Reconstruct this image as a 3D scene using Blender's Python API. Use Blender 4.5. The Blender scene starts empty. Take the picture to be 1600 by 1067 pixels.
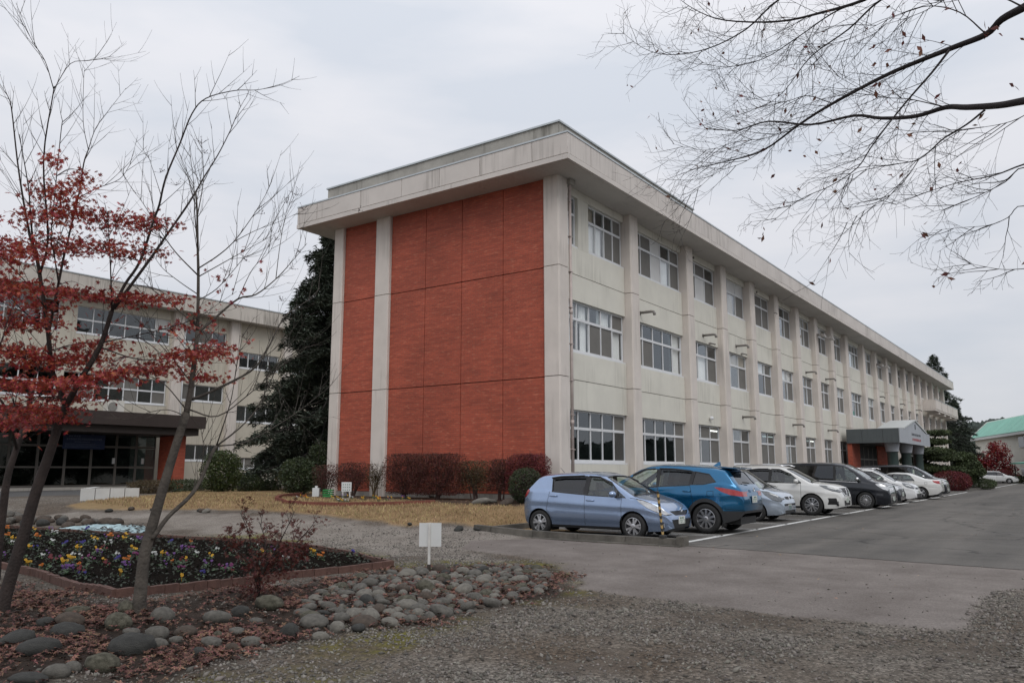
import bpy, bmesh, math, random
import numpy as np
from mathutils import Vector, Matrix

random.seed(7)
RNG = np.random.default_rng(11)
R = math.radians
scene = bpy.context.scene
col = scene.collection

# ------------------------------------------------------------------ camera
H = 1.55
PITCH = math.atan((735 - 533.5) / 1248.0)
YAW = R(35.45)
cd = bpy.data.cameras.new('camera')
cam = bpy.data.objects.new('camera', cd)
col.objects.link(cam)
cam.location = (0, 0, H)
cam.rotation_euler = (math.pi / 2 + PITCH, 0, YAW - math.pi / 2)
cd.sensor_width = 36.0
cd.lens = 36.0 * 1248.0 / 1600.0
cd.clip_start = 0.1
cd.clip_end = 3000
scene.camera = cam

# ------------------------------------------------------------------ sky, sun, exposure
SUN_EL, SUN_AZ = R(44), R(-132)          # azimuth measured from +X towards +Y
w = bpy.data.worlds.new('World')
scene.world = w
w.use_nodes = True
nt = w.node_tree
nt.nodes.clear()
N = nt.nodes.new
out = N('ShaderNodeOutputWorld')
sky = N('ShaderNodeTexSky'); sky.sky_type = 'NISHITA'; sky.sun_disc = False
sky.sun_elevation = SUN_EL
sky.sun_rotation = math.pi / 2 - SUN_AZ
bg1 = N('ShaderNodeBackground'); bg1.inputs[1].default_value = 0.1
nt.links.new(sky.outputs[0], bg1.inputs[0])
tc = N('ShaderNodeTexCoord')
sep = N('ShaderNodeSeparateXYZ'); nt.links.new(tc.outputs['Generated'], sep.inputs[0])
mp = N('ShaderNodeMapping'); mp.inputs['Scale'].default_value = (1.6, 1.6, 6.0)
mp.inputs['Location'].default_value = (0.35, 0.1, 0.42)
nt.links.new(tc.outputs['Generated'], mp.inputs[0])
cn = N('ShaderNodeTexNoise'); cn.inputs['Scale'].default_value = 1.5
cn.inputs['Detail'].default_value = 5; cn.inputs['Roughness'].default_value = 0.5
nt.links.new(mp.outputs[0], cn.inputs['Vector'])
cr = N('ShaderNodeValToRGB')
cr.color_ramp.elements[0].position = 0.36; cr.color_ramp.elements[0].color = (0.62, 0.655, 0.72, 1)
cr.color_ramp.elements[1].position = 0.56; cr.color_ramp.elements[1].color = (0.745, 0.75, 0.79, 1)
nt.links.new(cn.outputs['Fac'], cr.inputs[0])
# CIE-like overcast brightening towards the zenith
mr = N('ShaderNodeMapRange'); mr.inputs['From Min'].default_value = 0.0; mr.inputs['From Max'].default_value = 1.0
mr.inputs['To Min'].default_value = 0.90; mr.inputs['To Max'].default_value = 1.50
nt.links.new(sep.outputs['Z'], mr.inputs['Value'])
bg2 = N('ShaderNodeBackground')
nt.links.new(cr.outputs[0], bg2.inputs[0]); nt.links.new(mr.outputs[0], bg2.inputs[1])
mx = N('ShaderNodeMixShader'); mx.inputs[0].default_value = 0.93
nt.links.new(bg1.outputs[0], mx.inputs[1]); nt.links.new(bg2.outputs[0], mx.inputs[2])
nt.links.new(mx.outputs[0], out.inputs[0])

sl = bpy.data.lights.new('sun', 'SUN')
sl.energy = 1.05; sl.angle = R(35); sl.color = (1.0, 0.97, 0.93)
sun = bpy.data.objects.new('sun', sl); col.objects.link(sun)
sd = Vector((math.cos(SUN_EL) * math.cos(SUN_AZ), math.cos(SUN_EL) * math.sin(SUN_AZ), math.sin(SUN_EL)))
sun.rotation_euler = sd.to_track_quat('Z', 'Y').to_euler()
sun.location = sd * 60

scene.view_settings.view_transform = 'Standard'
scene.view_settings.look = 'None'
scene.view_settings.exposure = 0.0
scene.view_settings.gamma = 1.0
scene.view_settings.use_curve_mapping = False

# ------------------------------------------------------------------ placing: photo pixel -> place in the world
CP, SP = math.cos(PITCH), math.sin(PITCH)
def ray(px, py):
    r = px - 800; d = py - 533.5
    h = 1248 * CP + d * SP; z = 1248 * SP - d * CP
    return Vector((h * math.cos(YAW) + r * math.sin(YAW), h * math.sin(YAW) - r * math.cos(YAW), z))
def atD(px, py, D):
    a = ray(px, py); t = D / math.hypot(a.x, a.y)
    return Vector((a.x * t, a.y * t, H + a.z * t))
def sstep(a, b, v):
    t = np.clip((v - a) / (b - a), 0, 1)
    return t * t * (3 - 2 * t)
def terrain(x, y):
    """height of the ground: the yard rises 0.6 m from the car park to the buildings"""
    x = np.asarray(x, float); y = np.asarray(y, float)
    xe = x + 0.35 * (y - 13)
    r = sstep(12.5, 20.5, xe)
    k = sstep(15.6, 16.0, x)
    m = (1 - k) * sstep(9.5, 13.5, y) + k * sstep(12.3, 13.3, y)
    g = 0.62 * r * m
    # low mound of earth under the rock bed and the trees
    g = g + 0.10 * np.exp(-(((x - 4.6) / 1.8) ** 2 + ((y - 9.2) / 1.6) ** 2))
    return g
def T(x, y): return float(terrain(x, y))
def onG(px, py):
    a = ray(px, py); t = 0.002
    p = None
    for i in range(4000):
        p = Vector((a.x * t, a.y * t, H + a.z * t))
        if p.z <= T(p.x, p.y): break
        t *= 1.003
    return p

# ------------------------------------------------------------------ mesh helpers
class MB:
    def __init__(s): s.v = []; s.f = []
    def add(s, v, f):
        n = len(s.v); s.v += [tuple(p) for p in v]; s.f += [tuple(i + n for i in q) for q in f]; return s
    def box(s, x0, x1, y0, y1, z0, z1):
        return s.add([(x0,y0,z0),(x1,y0,z0),(x1,y1,z0),(x0,y1,z0),(x0,y0,z1),(x1,y0,z1),(x1,y1,z1),(x0,y1,z1)],
            [(3,2,1,0),(4,5,6,7),(0,1,5,4),(1,2,6,5),(2,3,7,6),(3,0,4,7)])
    def cbox(s, x0, x1, y0, y1, z0, z1, b=0.02):
        """box with its four upright edges chamfered"""
        o = [(x0+b,y0),(x1-b,y0),(x1,y0+b),(x1,y1-b),(x1-b,y1),(x0+b,y1),(x0,y1-b),(x0,y0+b)]
        return s.prism([(p[0],p[1]) for p in o], z0, z1)
    def prism(s, poly, z0, z1):
        n = len(poly)
        v = [(p[0],p[1],z0) for p in poly] + [(p[0],p[1],z1) for p in poly]
        f = [tuple(range(n-1,-1,-1)), tuple(range(n,2*n))] + [(i,(i+1)%n,n+(i+1)%n,n+i) for i in range(n)]
        return s.add(v, f)
    def quad(s, a, b, c, d): return s.add([a,b,c,d], [(0,1,2,3)])
    def tube(s, pts, rad, n=8, cap=True):
        P = [Vector(p) for p in pts]; m = len(P)
        if not hasattr(rad, '__len__'): rad = [rad]*m
        v = []; f = []; up = None
        for i in range(m):
            t = (P[min(i+1,m-1)] - P[max(i-1,0)])
            if t.length < 1e-9: t = Vector((0,0,1))
            t.normalize()
            if up is None: up = t.orthogonal().normalized()
            up = up - t*up.dot(t)
            if up.length < 1e-5: up = t.orthogonal()
            up.normalize(); b = t.cross(up)
            for k in range(n):
                a = 2*math.pi*k/n
                v.append(P[i] + (up*math.cos(a) + b*math.sin(a))*rad[i])
        for i in range(m-1):
            for k in range(n):
                f.append((i*n+k, i*n+(k+1)%n, (i+1)*n+(k+1)%n, (i+1)*n+k))
        if cap:
            f.append(tuple(range(n-1,-1,-1))); f.append(tuple(range((m-1)*n, m*n)))
        return s.add(v, f)
    def lathe(s, prof, n=16, c=(0,0,0), axis='z'):
        """prof: (radius, height) pairs"""
        v = []; f = []; m = len(prof)
        for r, h in prof:
            for k in range(n):
                a = 2*math.pi*k/n
                p = (r*math.cos(a), r*math.sin(a), h)
                if axis == 'y': p = (p[0], p[2], p[1])
                v.append((p[0]+c[0], p[1]+c[1], p[2]+c[2]))
        for i in range(m-1):
            for k in range(n):
                q = (i*n+k, i*n+(k+1)%n, (i+1)*n+(k+1)%n, (i+1)*n+k)
                f.append(q if axis != 'y' else q[::-1])
        return s.add(v, f)
    def build(s, name, m, parent=None, smooth=False, kind=None, local=False, mats=None, fm=None):
        me = bpy.data.meshes.new(name)
        off = Vector((0,0,0))
        if parent is not None and not local:
            off = world_loc(parent)
        me.from_pydata([(p[0]-off.x, p[1]-off.y, p[2]-off.z) for p in s.v], [], s.f)
        for q in (mats or [m]): me.materials.append(q)
        if fm is not None: me.polygons.foreach_set('material_index', fm)
        if smooth: me.polygons.foreach_set('use_smooth', [True]*len(me.polygons))
        me.update()
        return link(name, me, parent, kind)
def world_loc(o):
    p = Vector((0,0,0))
    while o is not None:
        p += o.location; o = o.parent
    return p
def link(name, me, parent=None, kind=None):
    o = bpy.data.objects.new(name, me); col.objects.link(o)
    if parent is not None: o.parent = parent
    if kind: o['kind'] = kind
    return o
def tag(o, label, cat, group=None):
    o['label'] = label; o['category'] = cat
    if group: o['group'] = group
    return o
def thing(name, label, cat, loc=(0,0,0), rz=0.0, group=None):
    o = bpy.data.objects.new(name, None); col.objects.link(o)
    o.location = loc; o.rotation_euler = (0,0,rz)
    o.empty_display_size = 0.2
    return tag(o, label, cat, group)
def npmesh(name, V, F, m, parent=None, kind=None, smooth=False, local=False):
    """V (n,3) array, F (k,3|4) array"""
    me = bpy.data.meshes.new(name)
    V = np.asarray(V, np.float32)
    if parent is not None and not local: V = V - np.array(world_loc(parent), np.float32)
    F = np.asarray(F, np.int32); k = F.shape[1]
    me.vertices.add(len(V)); me.vertices.foreach_set('co', V.ravel())
    me.loops.add(F.size); me.loops.foreach_set('vertex_index', F.ravel())
    me.polygons.add(len(F)); me.polygons.foreach_set('loop_start', np.arange(0, F.size, k, dtype=np.int32))
    me.polygons.foreach_set('loop_total', np.full(len(F), k, np.int32))
    if smooth: me.polygons.foreach_set('use_smooth', np.ones(len(F), bool))
    me.materials.append(m)
    me.update(calc_edges=True)
    return link(name, me, parent, kind)
def rotmats(n, tilt=None, rng=RNG):
    """random rotations; tilt = max lean from upright in radians (None: any way round)"""
    if tilt is None:
        q = rng.normal(size=(n,4)); q /= np.linalg.norm(q,axis=1,keepdims=True)
        w_,x,y,z = q.T
        return np.stack([np.stack([1-2*(y*y+z*z),2*(x*y-z*w_),2*(x*z+y*w_)],-1),
                         np.stack([2*(x*y+z*w_),1-2*(x*x+z*z),2*(y*z-x*w_)],-1),
                         np.stack([2*(x*z-y*w_),2*(y*z+x*w_),1-2*(x*x+y*y)],-1)],1)
    a = rng.uniform(0,2*np.pi,n); b = rng.uniform(-tilt,tilt,n); c = rng.uniform(-tilt,tilt,n)
    ca,sa,cb,sb,cc,sc = np.cos(a),np.sin(a),np.cos(b),np.sin(b),np.cos(c),np.sin(c)
    Z = np.zeros(n); O = np.ones(n)
    Rz = np.stack([np.stack([ca,-sa,Z],-1),np.stack([sa,ca,Z],-1),np.stack([Z,Z,O],-1)],1)
    Rx = np.stack([np.stack([O,Z,Z],-1),np.stack([Z,cb,-sb],-1),np.stack([Z,sb,cb],-1)],1)
    Ry = np.stack([np.stack([cc,Z,sc],-1),np.stack([Z,O,Z],-1),np.stack([-sc,Z,cc],-1)],1)
    return Rx @ Ry @ Rz
def scatter(tv, tf, pos, rot, scl):
    """copies of a small template into one big mesh"""
    tv = np.asarray(tv, float); tf = np.asarray(tf, int); pos = np.asarray(pos, float)
    n = len(pos); scl = np.asarray(scl, float)
    if scl.ndim == 1: scl = np.repeat(scl[:,None],3,1)
    V = tv[None] * scl[:,None,:]
    V = np.einsum('nij,nkj->nki', rot, V) + pos[:,None,:]
    F = tf[None] + (np.arange(n)*len(tv))[:,None,None]
    return V.reshape(-1,3), F.reshape(-1,tf.shape[1])
PHI = (1+5**.5)/2
_iv = np.array([(-1,PHI,0),(1,PHI,0),(-1,-PHI,0),(1,-PHI,0),(0,-1,PHI),(0,1,PHI),(0,-1,-PHI),(0,1,-PHI),(PHI,0,-1),(PHI,0,1),(-PHI,0,-1),(-PHI,0,1)],float)
ICO_V = _iv/np.linalg.norm(_iv[0])
ICO_F = np.array([(0,11,5),(0,5,1),(0,1,7),(0,7,10),(0,10,11),(1,5,9),(5,11,4),(11,10,2),(10,7,6),(7,1,8),(3,9,4),(3,4,2),(3,2,6),(3,6,8),(3,8,9),(4,9,5),(2,4,11),(6,2,10),(8,6,7),(9,8,1)])

# ------------------------------------------------------------------ materials
MATS = {}
def mat(name, c, rough=0.7, var=0.12, scale=3.0, bump=0.0, bscale=40.0, metal=0.0, coat=0.0, spec=0.5,
        island=0.0, c2=None, streak=0.0, detail=4.0, sss=0.0, trans=0.0, dist=0.02):
    if name in MATS: return MATS[name]
    m = bpy.data.materials.new(name); m.use_nodes = True
    t = m.node_tree; n = t.nodes; L = t.links.new
    p = n['Principled BSDF']
    p.inputs['Roughness'].default_value = rough; p.inputs['Metallic'].default_value = metal
    p.inputs['Specular IOR Level'].default_value = spec
    p.inputs['Coat Weight'].default_value = coat; p.inputs['Coat Roughness'].default_value = 0.04
    tcn = n.new('ShaderNodeTexCoord'); oi = n.new('ShaderNodeObjectInfo')
    ad = n.new('ShaderNodeVectorMath'); ad.operation = 'ADD'
    sc = n.new('ShaderNodeVectorMath'); sc.operation = 'SCALE'; sc.inputs['Scale'].default_value = 37.0
    cx = n.new('ShaderNodeCombineXYZ'); 
    for k in range(3): L(oi.outputs['Random'], cx.inputs[k])
    L(cx.outputs[0], sc.inputs[0]); L(tcn.outputs['Object'], ad.inputs[0]); L(sc.outputs[0], ad.inputs[1])
    vec = ad.outputs[0]
    no = n.new('ShaderNodeTexNoise'); no.inputs['Scale'].default_value = scale; no.inputs['Detail'].default_value = detail
    no.inputs['Roughness'].default_value = 0.6
    L(vec, no.inputs['Vector'])
    mxn = n.new('ShaderNodeMix'); mxn.data_type = 'RGBA'
    a = tuple(min(1, x*(1-var)) for x in c); b = tuple(min(1, x*(1+var)) for x in (c2 or c))
    mxn.inputs['A'].default_value = (*a,1); mxn.inputs['B'].default_value = (*b,1)
    rm = n.new('ShaderNodeMapRange'); rm.inputs['From Min'].default_value = 0.32; rm.inputs['From Max'].default_value = 0.68
    L(no.outputs['Fac'], rm.inputs['Value']); L(rm.outputs[0], mxn.inputs['Factor'])
    colr = mxn.outputs['Result']
    if streak > 0:      # rain streaks running down
        mpn = n.new('ShaderNodeMapping'); mpn.inputs['Scale'].default_value = (9,9,0.5); L(vec, mpn.inputs[0])
        ns = n.new('ShaderNodeTexNoise'); ns.inputs['Scale'].default_value = 1.0; ns.inputs['Detail'].default_value = 5
        L(mpn.outputs[0], ns.inputs['Vector'])
        nb = n.new('ShaderNodeTexNoise'); nb.inputs['Scale'].default_value = 0.5; L(vec, nb.inputs['Vector'])
        mm = n.new('ShaderNodeMath'); mm.operation = 'MULTIPLY'; L(ns.outputs['Fac'], mm.inputs[0]); L(nb.outputs['Fac'], mm.inputs[1])
        r2 = n.new('ShaderNodeMapRange'); r2.inputs['From Min'].default_value = 0.27; r2.inputs['From Max'].default_value = 0.42
        r2.inputs['To Max'].default_value = streak
        L(mm.outputs[0], r2.inputs['Value'])
        m2 = n.new('ShaderNodeMix'); m2.data_type = 'RGBA'; m2.inputs['B'].default_value = (c[0]*.38,c[1]*.37,c[2]*.35,1)
        L(r2.outputs[0], m2.inputs['Factor']); L(colr, m2.inputs['A']); colr = m2.outputs['Result']
    if island > 0:
        ge = n.new('ShaderNodeNewGeometry')
        hs = n.new('ShaderNodeHueSaturation'); 
        r3 = n.new('ShaderNodeMapRange'); r3.inputs['To Min'].default_value = 1-island; r3.inputs['To Max'].default_value = 1+island
        L(ge.outputs['Random Per Island'], r3.inputs['Value']); L(r3.outputs[0], hs.inputs['Value'])
        mh = n.new('ShaderNodeMath'); mh.operation = 'MULTIPLY_ADD'; mh.inputs[1].default_value = 7.31; mh.inputs[2].default_value = 0.0
        fr = n.new('ShaderNodeMath'); fr.operation = 'FRACT'; L(ge.outputs['Random Per Island'], mh.inputs[0]); L(mh.outputs[0], fr.inputs[0])
        r4 = n.new('ShaderNodeMapRange'); r4.inputs['To Min'].default_value = 0.5-0.035*min(1,island*2); r4.inputs['To Max'].default_value = 0.5+0.035*min(1,island*2)
        L(fr.outputs[0], r4.inputs['Value']); L(r4.outputs[0], hs.inputs['Hue'])
        L(colr, hs.inputs['Color']); colr = hs.outputs[0]
    L(colr, p.inputs['Base Color'])
    if bump > 0:
        nb2 = n.new('ShaderNodeTexNoise'); nb2.inputs['Scale'].default_value = bscale; nb2.inputs['Detail'].default_value = 5
        L(vec, nb2.inputs['Vector'])
        bp = n.new('ShaderNodeBump'); bp.inputs['Strength'].default_value = bump; bp.inputs['Distance'].default_value = dist
        L(nb2.outputs['Fac'], bp.inputs['Height']); L(bp.outputs[0], p.inputs['Normal'])
    if trans > 0:        # light through thin leaves
        tr = n.new('ShaderNodeBsdfTranslucent'); L(colr, tr.inputs[0])
        ms = n.new('ShaderNodeMixShader'); ms.inputs[0].default_value = trans
        L(p.outputs[0], ms.inputs[1]); L(tr.outputs[0], ms.inputs[2]); L(ms.outputs[0], n['Material Output'].inputs[0])
    MATS[name] = m
    return m
def glass(name, tint, refl=0.06, rough=0.01):
    if name in MATS: return MATS[name]
    m = bpy.data.materials.new(name); m.use_nodes = True
    t = m.node_tree; n = t.nodes; L = t.links.new; n.clear()
    o = n.new('ShaderNodeOutputMaterial'); tr = n.new('ShaderNodeBsdfTransparent'); tr.inputs[0].default_value = (*tint,1)
    gl = n.new('ShaderNodeBsdfGlossy'); gl.inputs['Roughness'].default_value = rough; gl.inputs[0].default_value = (.95,.97,1,1)
    fr = n.new('ShaderNodeFresnel'); ge = n.new('ShaderNodeNewGeometry')
    io = n.new('ShaderNodeMath'); io.operation = 'MULTIPLY_ADD'; io.inputs[1].default_value = 1/1.52-1.52; io.inputs[2].default_value = 1.52   # same on both faces of the sheet
    L(ge.outputs['Backfacing'], io.inputs[0]); L(io.outputs[0], fr.inputs[0])
    # gentle waviness of the panes
    no = n.new('ShaderNodeTexNoise'); no.inputs['Scale'].default_value = 1.3; tcn = n.new('ShaderNodeTexCoord'); L(tcn.outputs['Object'], no.inputs['Vector'])
    bp = n.new('ShaderNodeBump'); bp.inputs['Strength'].default_value = 0.12; bp.inputs['Distance'].default_value = 0.02
    L(no.outputs['Fac'], bp.inputs['Height']); L(bp.outputs[0], gl.inputs['Normal'])
    ma = n.new('ShaderNodeMath'); ma.operation = 'ADD'; ma.inputs[1].default_value = refl; ma.use_clamp = True
    L(fr.outputs[0], ma.inputs[0])
    ms = n.new('ShaderNodeMixShader'); L(ma.outputs[0], ms.inputs[0]); L(tr.outputs[0], ms.inputs[1]); L(gl.outputs[0], ms.inputs[2])
    L(ms.outputs[0], o.inputs[0])
    MATS[name] = m
    return m
def emit(name, c, s):
    m = bpy.data.materials.new(name); m.use_nodes = True
    p = m.node_tree.nodes['Principled BSDF']
    p.inputs['Emission Color'].default_value = (*c,1); p.inputs['Emission Strength'].default_value = s
    return m
# ================================================================== ground
def poly_mask(X, Y, poly):
    inside = np.zeros(X.shape, bool); n = len(poly)
    for i in range(n):
        x0,y0 = poly[i]; x1,y1 = poly[(i+1)%n]
        c = ((y0 > Y) != (y1 > Y)) & (X < (x1-x0)*(Y-y0)/((y1-y0) if y1 != y0 else 1e-9)+x0)
        inside ^= c
    return inside
def poly_dist(X, Y, poly):
    """signed distance, positive inside"""
    d = np.full(X.shape, 1e9); n = len(poly)
    for i in range(n):
        x0,y0 = poly[i]; x1,y1 = poly[(i+1)%n]
        dx,dy = x1-x0,y1-y0; l = dx*dx+dy*dy+1e-12
        t = np.clip(((X-x0)*dx+(Y-y0)*dy)/l,0,1)
        d = np.minimum(d, np.hypot(X-x0-t*dx, Y-y0-t*dy))
    return np.where(poly_mask(X,Y,poly), d, -d)
def vnoise(X, Y, s, seed=0):
    """smooth value noise"""
    g = np.random.default_rng(seed).random((64,64))
    x = X*s; y = Y*s
    xi = np.floor(x).astype(int); yi = np.floor(y).astype(int); fx = x-xi; fy = y-yi
    fx = fx*fx*(3-2*fx); fy = fy*fy*(3-2*fy)
    a = g[xi%64,yi%64]; b = g[(xi+1)%64,yi%64]; c = g[xi%64,(yi+1)%64]; d = g[(xi+1)%64,(yi+1)%64]
    return a*(1-fx)*(1-fy)+b*fx*(1-fy)+c*(1-fx)*fy+d*fx*fy
def fb(X, Y, s, seed=0):
    return (vnoise(X,Y,s,seed)+.5*vnoise(X,Y,s*2.1,seed+1)+.25*vnoise(X,Y,s*4.3,seed+2))/1.75
def gpts(*px): return [(p.x, p.y) for p in (onG(*q) for q in px)]

PAVE = gpts((1062,846),(1150,849),(1300,858),(1600,878)) + [(15.5,-6),(11.6,-6)] + gpts((1600,922),(1560,925),(1500,986),(1350,975),(1200,960),(1050,940),(905,921),(905,905),(860,882),(800,868),(720,858),(740,845),(860,842),(960,850))
LAWN = gpts((1000,835),(800,828),(760,829),(640,823),(560,812),(480,803),(400,798),(300,797),(200,798),(112,796),(108,789),(180,780),(240,776)) + [(24.5,36.0),(30,34),(40,30),(40,25),(21.2,25),(21.2,13.4),(18.5,12.4)]
LITTER = gpts((0,1067),(250,1067),(420,1020),(560,985),(700,968),(800,945),(870,925),(900,905),(850,888),(760,886),(610,893),(180,940),(0,905)) + [(0.5,12.5),(-2,9)]
MOSS = gpts((300,1067),(420,1025),(600,985),(760,962),(900,930),(915,900),(850,880),(620,872),(420,838),(330,836),(250,842),(620,890),(700,900),(860,905),(880,925),(700,975),(560,1015),(450,1067))
DRIVE = gpts((720,862),(860,846),(800,829),(640,826),(480,807),(300,800),(130,800),(60,806),(60,812),(250,815),(330,834),(430,846),(560,862),(640,872),(760,884),(870,893))
MULCH = [(18.7,13.2),(21.2,13.2),(21.2,25),(18.2,25),(18.0,21),(18.35,18),(18.3,16.5),(18.25,15.0)]

def axis(lo, a, b, hi, fine, grow=1.18):
    mid = list(np.arange(a, b+1e-6, fine)); l = []; s = fine; x = a
    while x > lo: s *= grow; x -= s; l.append(x)
    r = []; s = fine; x = mid[-1]
    while x < hi: s *= grow; x += s; r.append(x)
    return np.array(l[::-1]+mid+r)
gx = axis(-700, 1.5, 23.0, 1500, 0.09); gy = axis(-900, -2.0, 26.0, 900, 0.09)
GX, GY = np.meshgrid(gx, gy, indexing='ij')
GZ = terrain(GX, GY)
near = np.exp(-((GX-8)**2+(GY-6)**2)/400)
GZ = GZ + near*((fb(GX,GY,.9,3)-.5)*.05 + (fb(GX,GY,5,5)-.5)*.018)
dp = poly_dist(GX,GY,PAVE); nz = fb(GX,GY,1.4,9)-.5
m_pave = sstep(-.05,.05, dp + nz*.26)
# the paving feathers into the gravel drive on its west side
west = sstep(13.2, 10.0, GX-0.0*GY) * sstep(6.2, 8.2, GY)
m_pave = m_pave*(1-west*sstep(.35,.65,fb(GX,GY,.7,21)))
GZ = GZ*(1-m_pave*sstep(16,12,GY)) + (terrain(GX,GY)+.012)*m_pave*sstep(16,12,GY)
m_lawn = sstep(-.10,.12, poly_dist(GX,GY,LAWN)+nz*.5)
m_lit = sstep(-.35,.35, poly_dist(GX,GY,LITTER)+nz*.9)
m_moss = sstep(-.25,.5, poly_dist(GX,GY,MOSS)+(fb(GX,GY,1.1,33)-.5)*1.7)
m_drv = sstep(-.3,.5, poly_dist(GX,GY,DRIVE)+nz*1.4)
m_mul = sstep(-.15,.2, poly_dist(GX,GY,MULCH)+nz*.8)
m_asph = sstep(0,.3,poly_dist(GX,GY,[(8,31.5),(17.5,31.2),(17.2,33.5),(24,36.4),(24,41.3),(-40,41.3),(-40,31.8)])+nz*.3)
GZ = GZ + .03*m_lawn*(1-m_mul)
nx, ny = len(gx), len(gy)
ii = np.arange(nx*ny).reshape(nx,ny)
GF = np.stack([ii[:-1,:-1],ii[1:,:-1],ii[1:,1:],ii[:-1,1:]],-1).reshape(-1,4)

def ground_material():
    m = bpy.data.materials.new('ground_mix'); m.use_nodes = True
    t = m.node_tree; n = t.nodes; L = t.links.new; p = n['Principled BSDF']
    ge = n.new('ShaderNodeNewGeometry'); pos = ge.outputs['Position']
    def noise(s, d=5, r=.6):
        k = n.new('ShaderNodeTexNoise'); k.inputs['Scale'].default_value = s; k.inputs['Detail'].default_value = d
        k.inputs['Roughness'].default_value = r; L(pos, k.inputs['Vector']); return k.outputs['Fac']
    def ramp(f, stops):
        k = n.new('ShaderNodeValToRGB'); e = k.color_ramp.elements
        while len(e) < len(stops): e.new(.5)
        for q,(a,c) in zip(e, stops): q.position = a; q.color = (*c,1)
        L(f, k.inputs[0]); return k.outputs[0]
    def mixc(f, a, b, mode='MIX'):
        k = n.new('ShaderNodeMix'); k.data_type = 'RGBA'; k.blend_type = mode
        if isinstance(f, float): k.inputs['Factor'].default_value = f
        else: L(f, k.inputs['Factor'])
        L(a, k.inputs['A']); L(b, k.inputs['B']); return k.outputs['Result']
    def attr(a):
        k = n.new('ShaderNodeAttribute'); k.attribute_name = a; return k.outputs['Fac']
    vo = n.new('ShaderNodeTexVoronoi'); vo.inputs['Scale'].default_value = 34; L(pos, vo.inputs['Vector'])
    vo2 = n.new('ShaderNodeTexVoronoi'); vo2.inputs['Scale'].default_value = 70; L(pos, vo2.inputs['Vector'])
    grav = ramp(vo.outputs['Color'], [(0,(.062,.054,.046)),(.5,(.150,.134,.116)),(1,(.31,.28,.245))])
    patch = ramp(noise(.45,4), [(.38,(.60,.51,.43)),(.60,(1,.99,.97))])
    grav = mixc(1.0, grav, patch, 'MULTIPLY')
    dirt = ramp(noise(2.2,6), [(.3,(.062,.049,.039)),(.7,(.150,.124,.100))])
    grav = mixc(ramp(noise(.8,5), [(.50,(0,0,0)),(.62,(.85,.85,.85))]), grav, dirt)
    pave = ramp(noise(1.1,7,.65), [(.3,(.125,.106,.094)),(.55,(.180,.157,.142)),(.75,(.23,.203,.184))])
    pave = mixc(ramp(noise(60,3), [(.45,(0,0,0)),(.8,(.35,.35,.35))]), pave, ramp(vo2.outputs['Color'], [(0,(.09,.083,.078)),(1,(.27,.25,.235))]))
    lawn = ramp(noise(1.6,7,.7), [(.3,(.19,.122,.060)),(.5,(.285,.190,.098)),(.72,(.36,.25,.14))])
    lawn = mixc(ramp(noise(.5,4), [(.5,(0,0,0)),(.75,(.55,.55,.55))]), lawn, ramp(noise(20,3), [(.3,(.16,.125,.050)),(.7,(.28,.22,.10))]))
    soil = ramp(noise(6,6), [(.3,(.014,.010,.007)),(.55,(.032,.021,.015)),(.75,(.058,.037,.027))])
    moss = ramp(noise(5,6), [(.3,(.065,.054,.018)),(.6,(.150,.138,.024)),(.8,(.20,.18,.05))])
    asph = ramp(noise(1.5,6), [(.3,(.085,.084,.084)),(.7,(.125,.123,.12))])
    mulch = ramp(noise(8,6), [(.3,(.036,.025,.018)),(.7,(.115,.074,.050))])
    drv = mixc(1.0, ramp(noise(1.3,6), [(.3,(.225,.198,.170)),(.7,(.32,.29,.255))]), ramp(vo2.outputs['Color'], [(0,(.55,.55,.55)),(1,(1.25,1.25,1.25))]), 'MULTIPLY')
    grav = mixc(attr('drive'), grav, drv)
    c = mixc(attr('asph'), grav, asph)
    mo = n.new('ShaderNodeMath'); mo.operation = 'MULTIPLY'; L(attr('moss'), mo.inputs[0])
    L(ramp(noise(2.5,5), [(.36,(.2,.2,.2)),(.56,(1,1,1))]), mo.inputs[1])
    c = mixc(mo.outputs[0], c, moss)
    c = mixc(attr('litter'), c, soil)
    c = mixc(attr('lawn'), c, lawn)
    c = mixc(attr('mulch'), c, mulch)
    c = mixc(attr('pave'), c, pave)
    gr_ = mixc(1.0, c, ramp(noise(55,3,.7), [(.30,(.62,.62,.62)),(.68,(1.30,1.30,1.30))]), 'MULTIPLY'); L(gr_, p.inputs['Base Color']); p.inputs['Roughness'].default_value = .92; p.inputs['Specular IOR Level'].default_value = .25
    # relief: strong on gravel, weak on paving
    ad = n.new('ShaderNodeMath'); ad.operation = 'MULTIPLY'; L(vo.outputs['Distance'], ad.inputs[0]); ad.inputs[1].default_value = -1.0
    a2 = n.new('ShaderNodeMath'); a2.operation = 'ADD'; L(ad.outputs[0], a2.inputs[0]); L(noise(45,4), a2.inputs[1])
    bp = n.new('ShaderNodeBump'); bp.inputs['Distance'].default_value = .022
    inv = n.new('ShaderNodeMapRange'); inv.inputs['To Min'].default_value = .85; inv.inputs['To Max'].default_value = .12
    L(attr('pave'), inv.inputs['Value']); L(inv.outputs[0], bp.inputs['Strength'])
    L(a2.outputs[0], bp.inputs['Height']); L(bp.outputs[0], p.inputs['Normal'])
    return m
ground = npmesh('ground', np.stack([GX,GY,GZ],-1).reshape(-1,3), GF, ground_material(), kind='structure', smooth=True)
for nm, a in (('pave',m_pave),('lawn',m_lawn),('litter',m_lit),('moss',m_moss),('mulch',m_mul),('drive',m_drv),('asph',m_asph)):
    at = ground.data.attributes.new(nm, 'FLOAT', 'POINT'); at.data.foreach_set('value', a.astype(np.float32).ravel())
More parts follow.
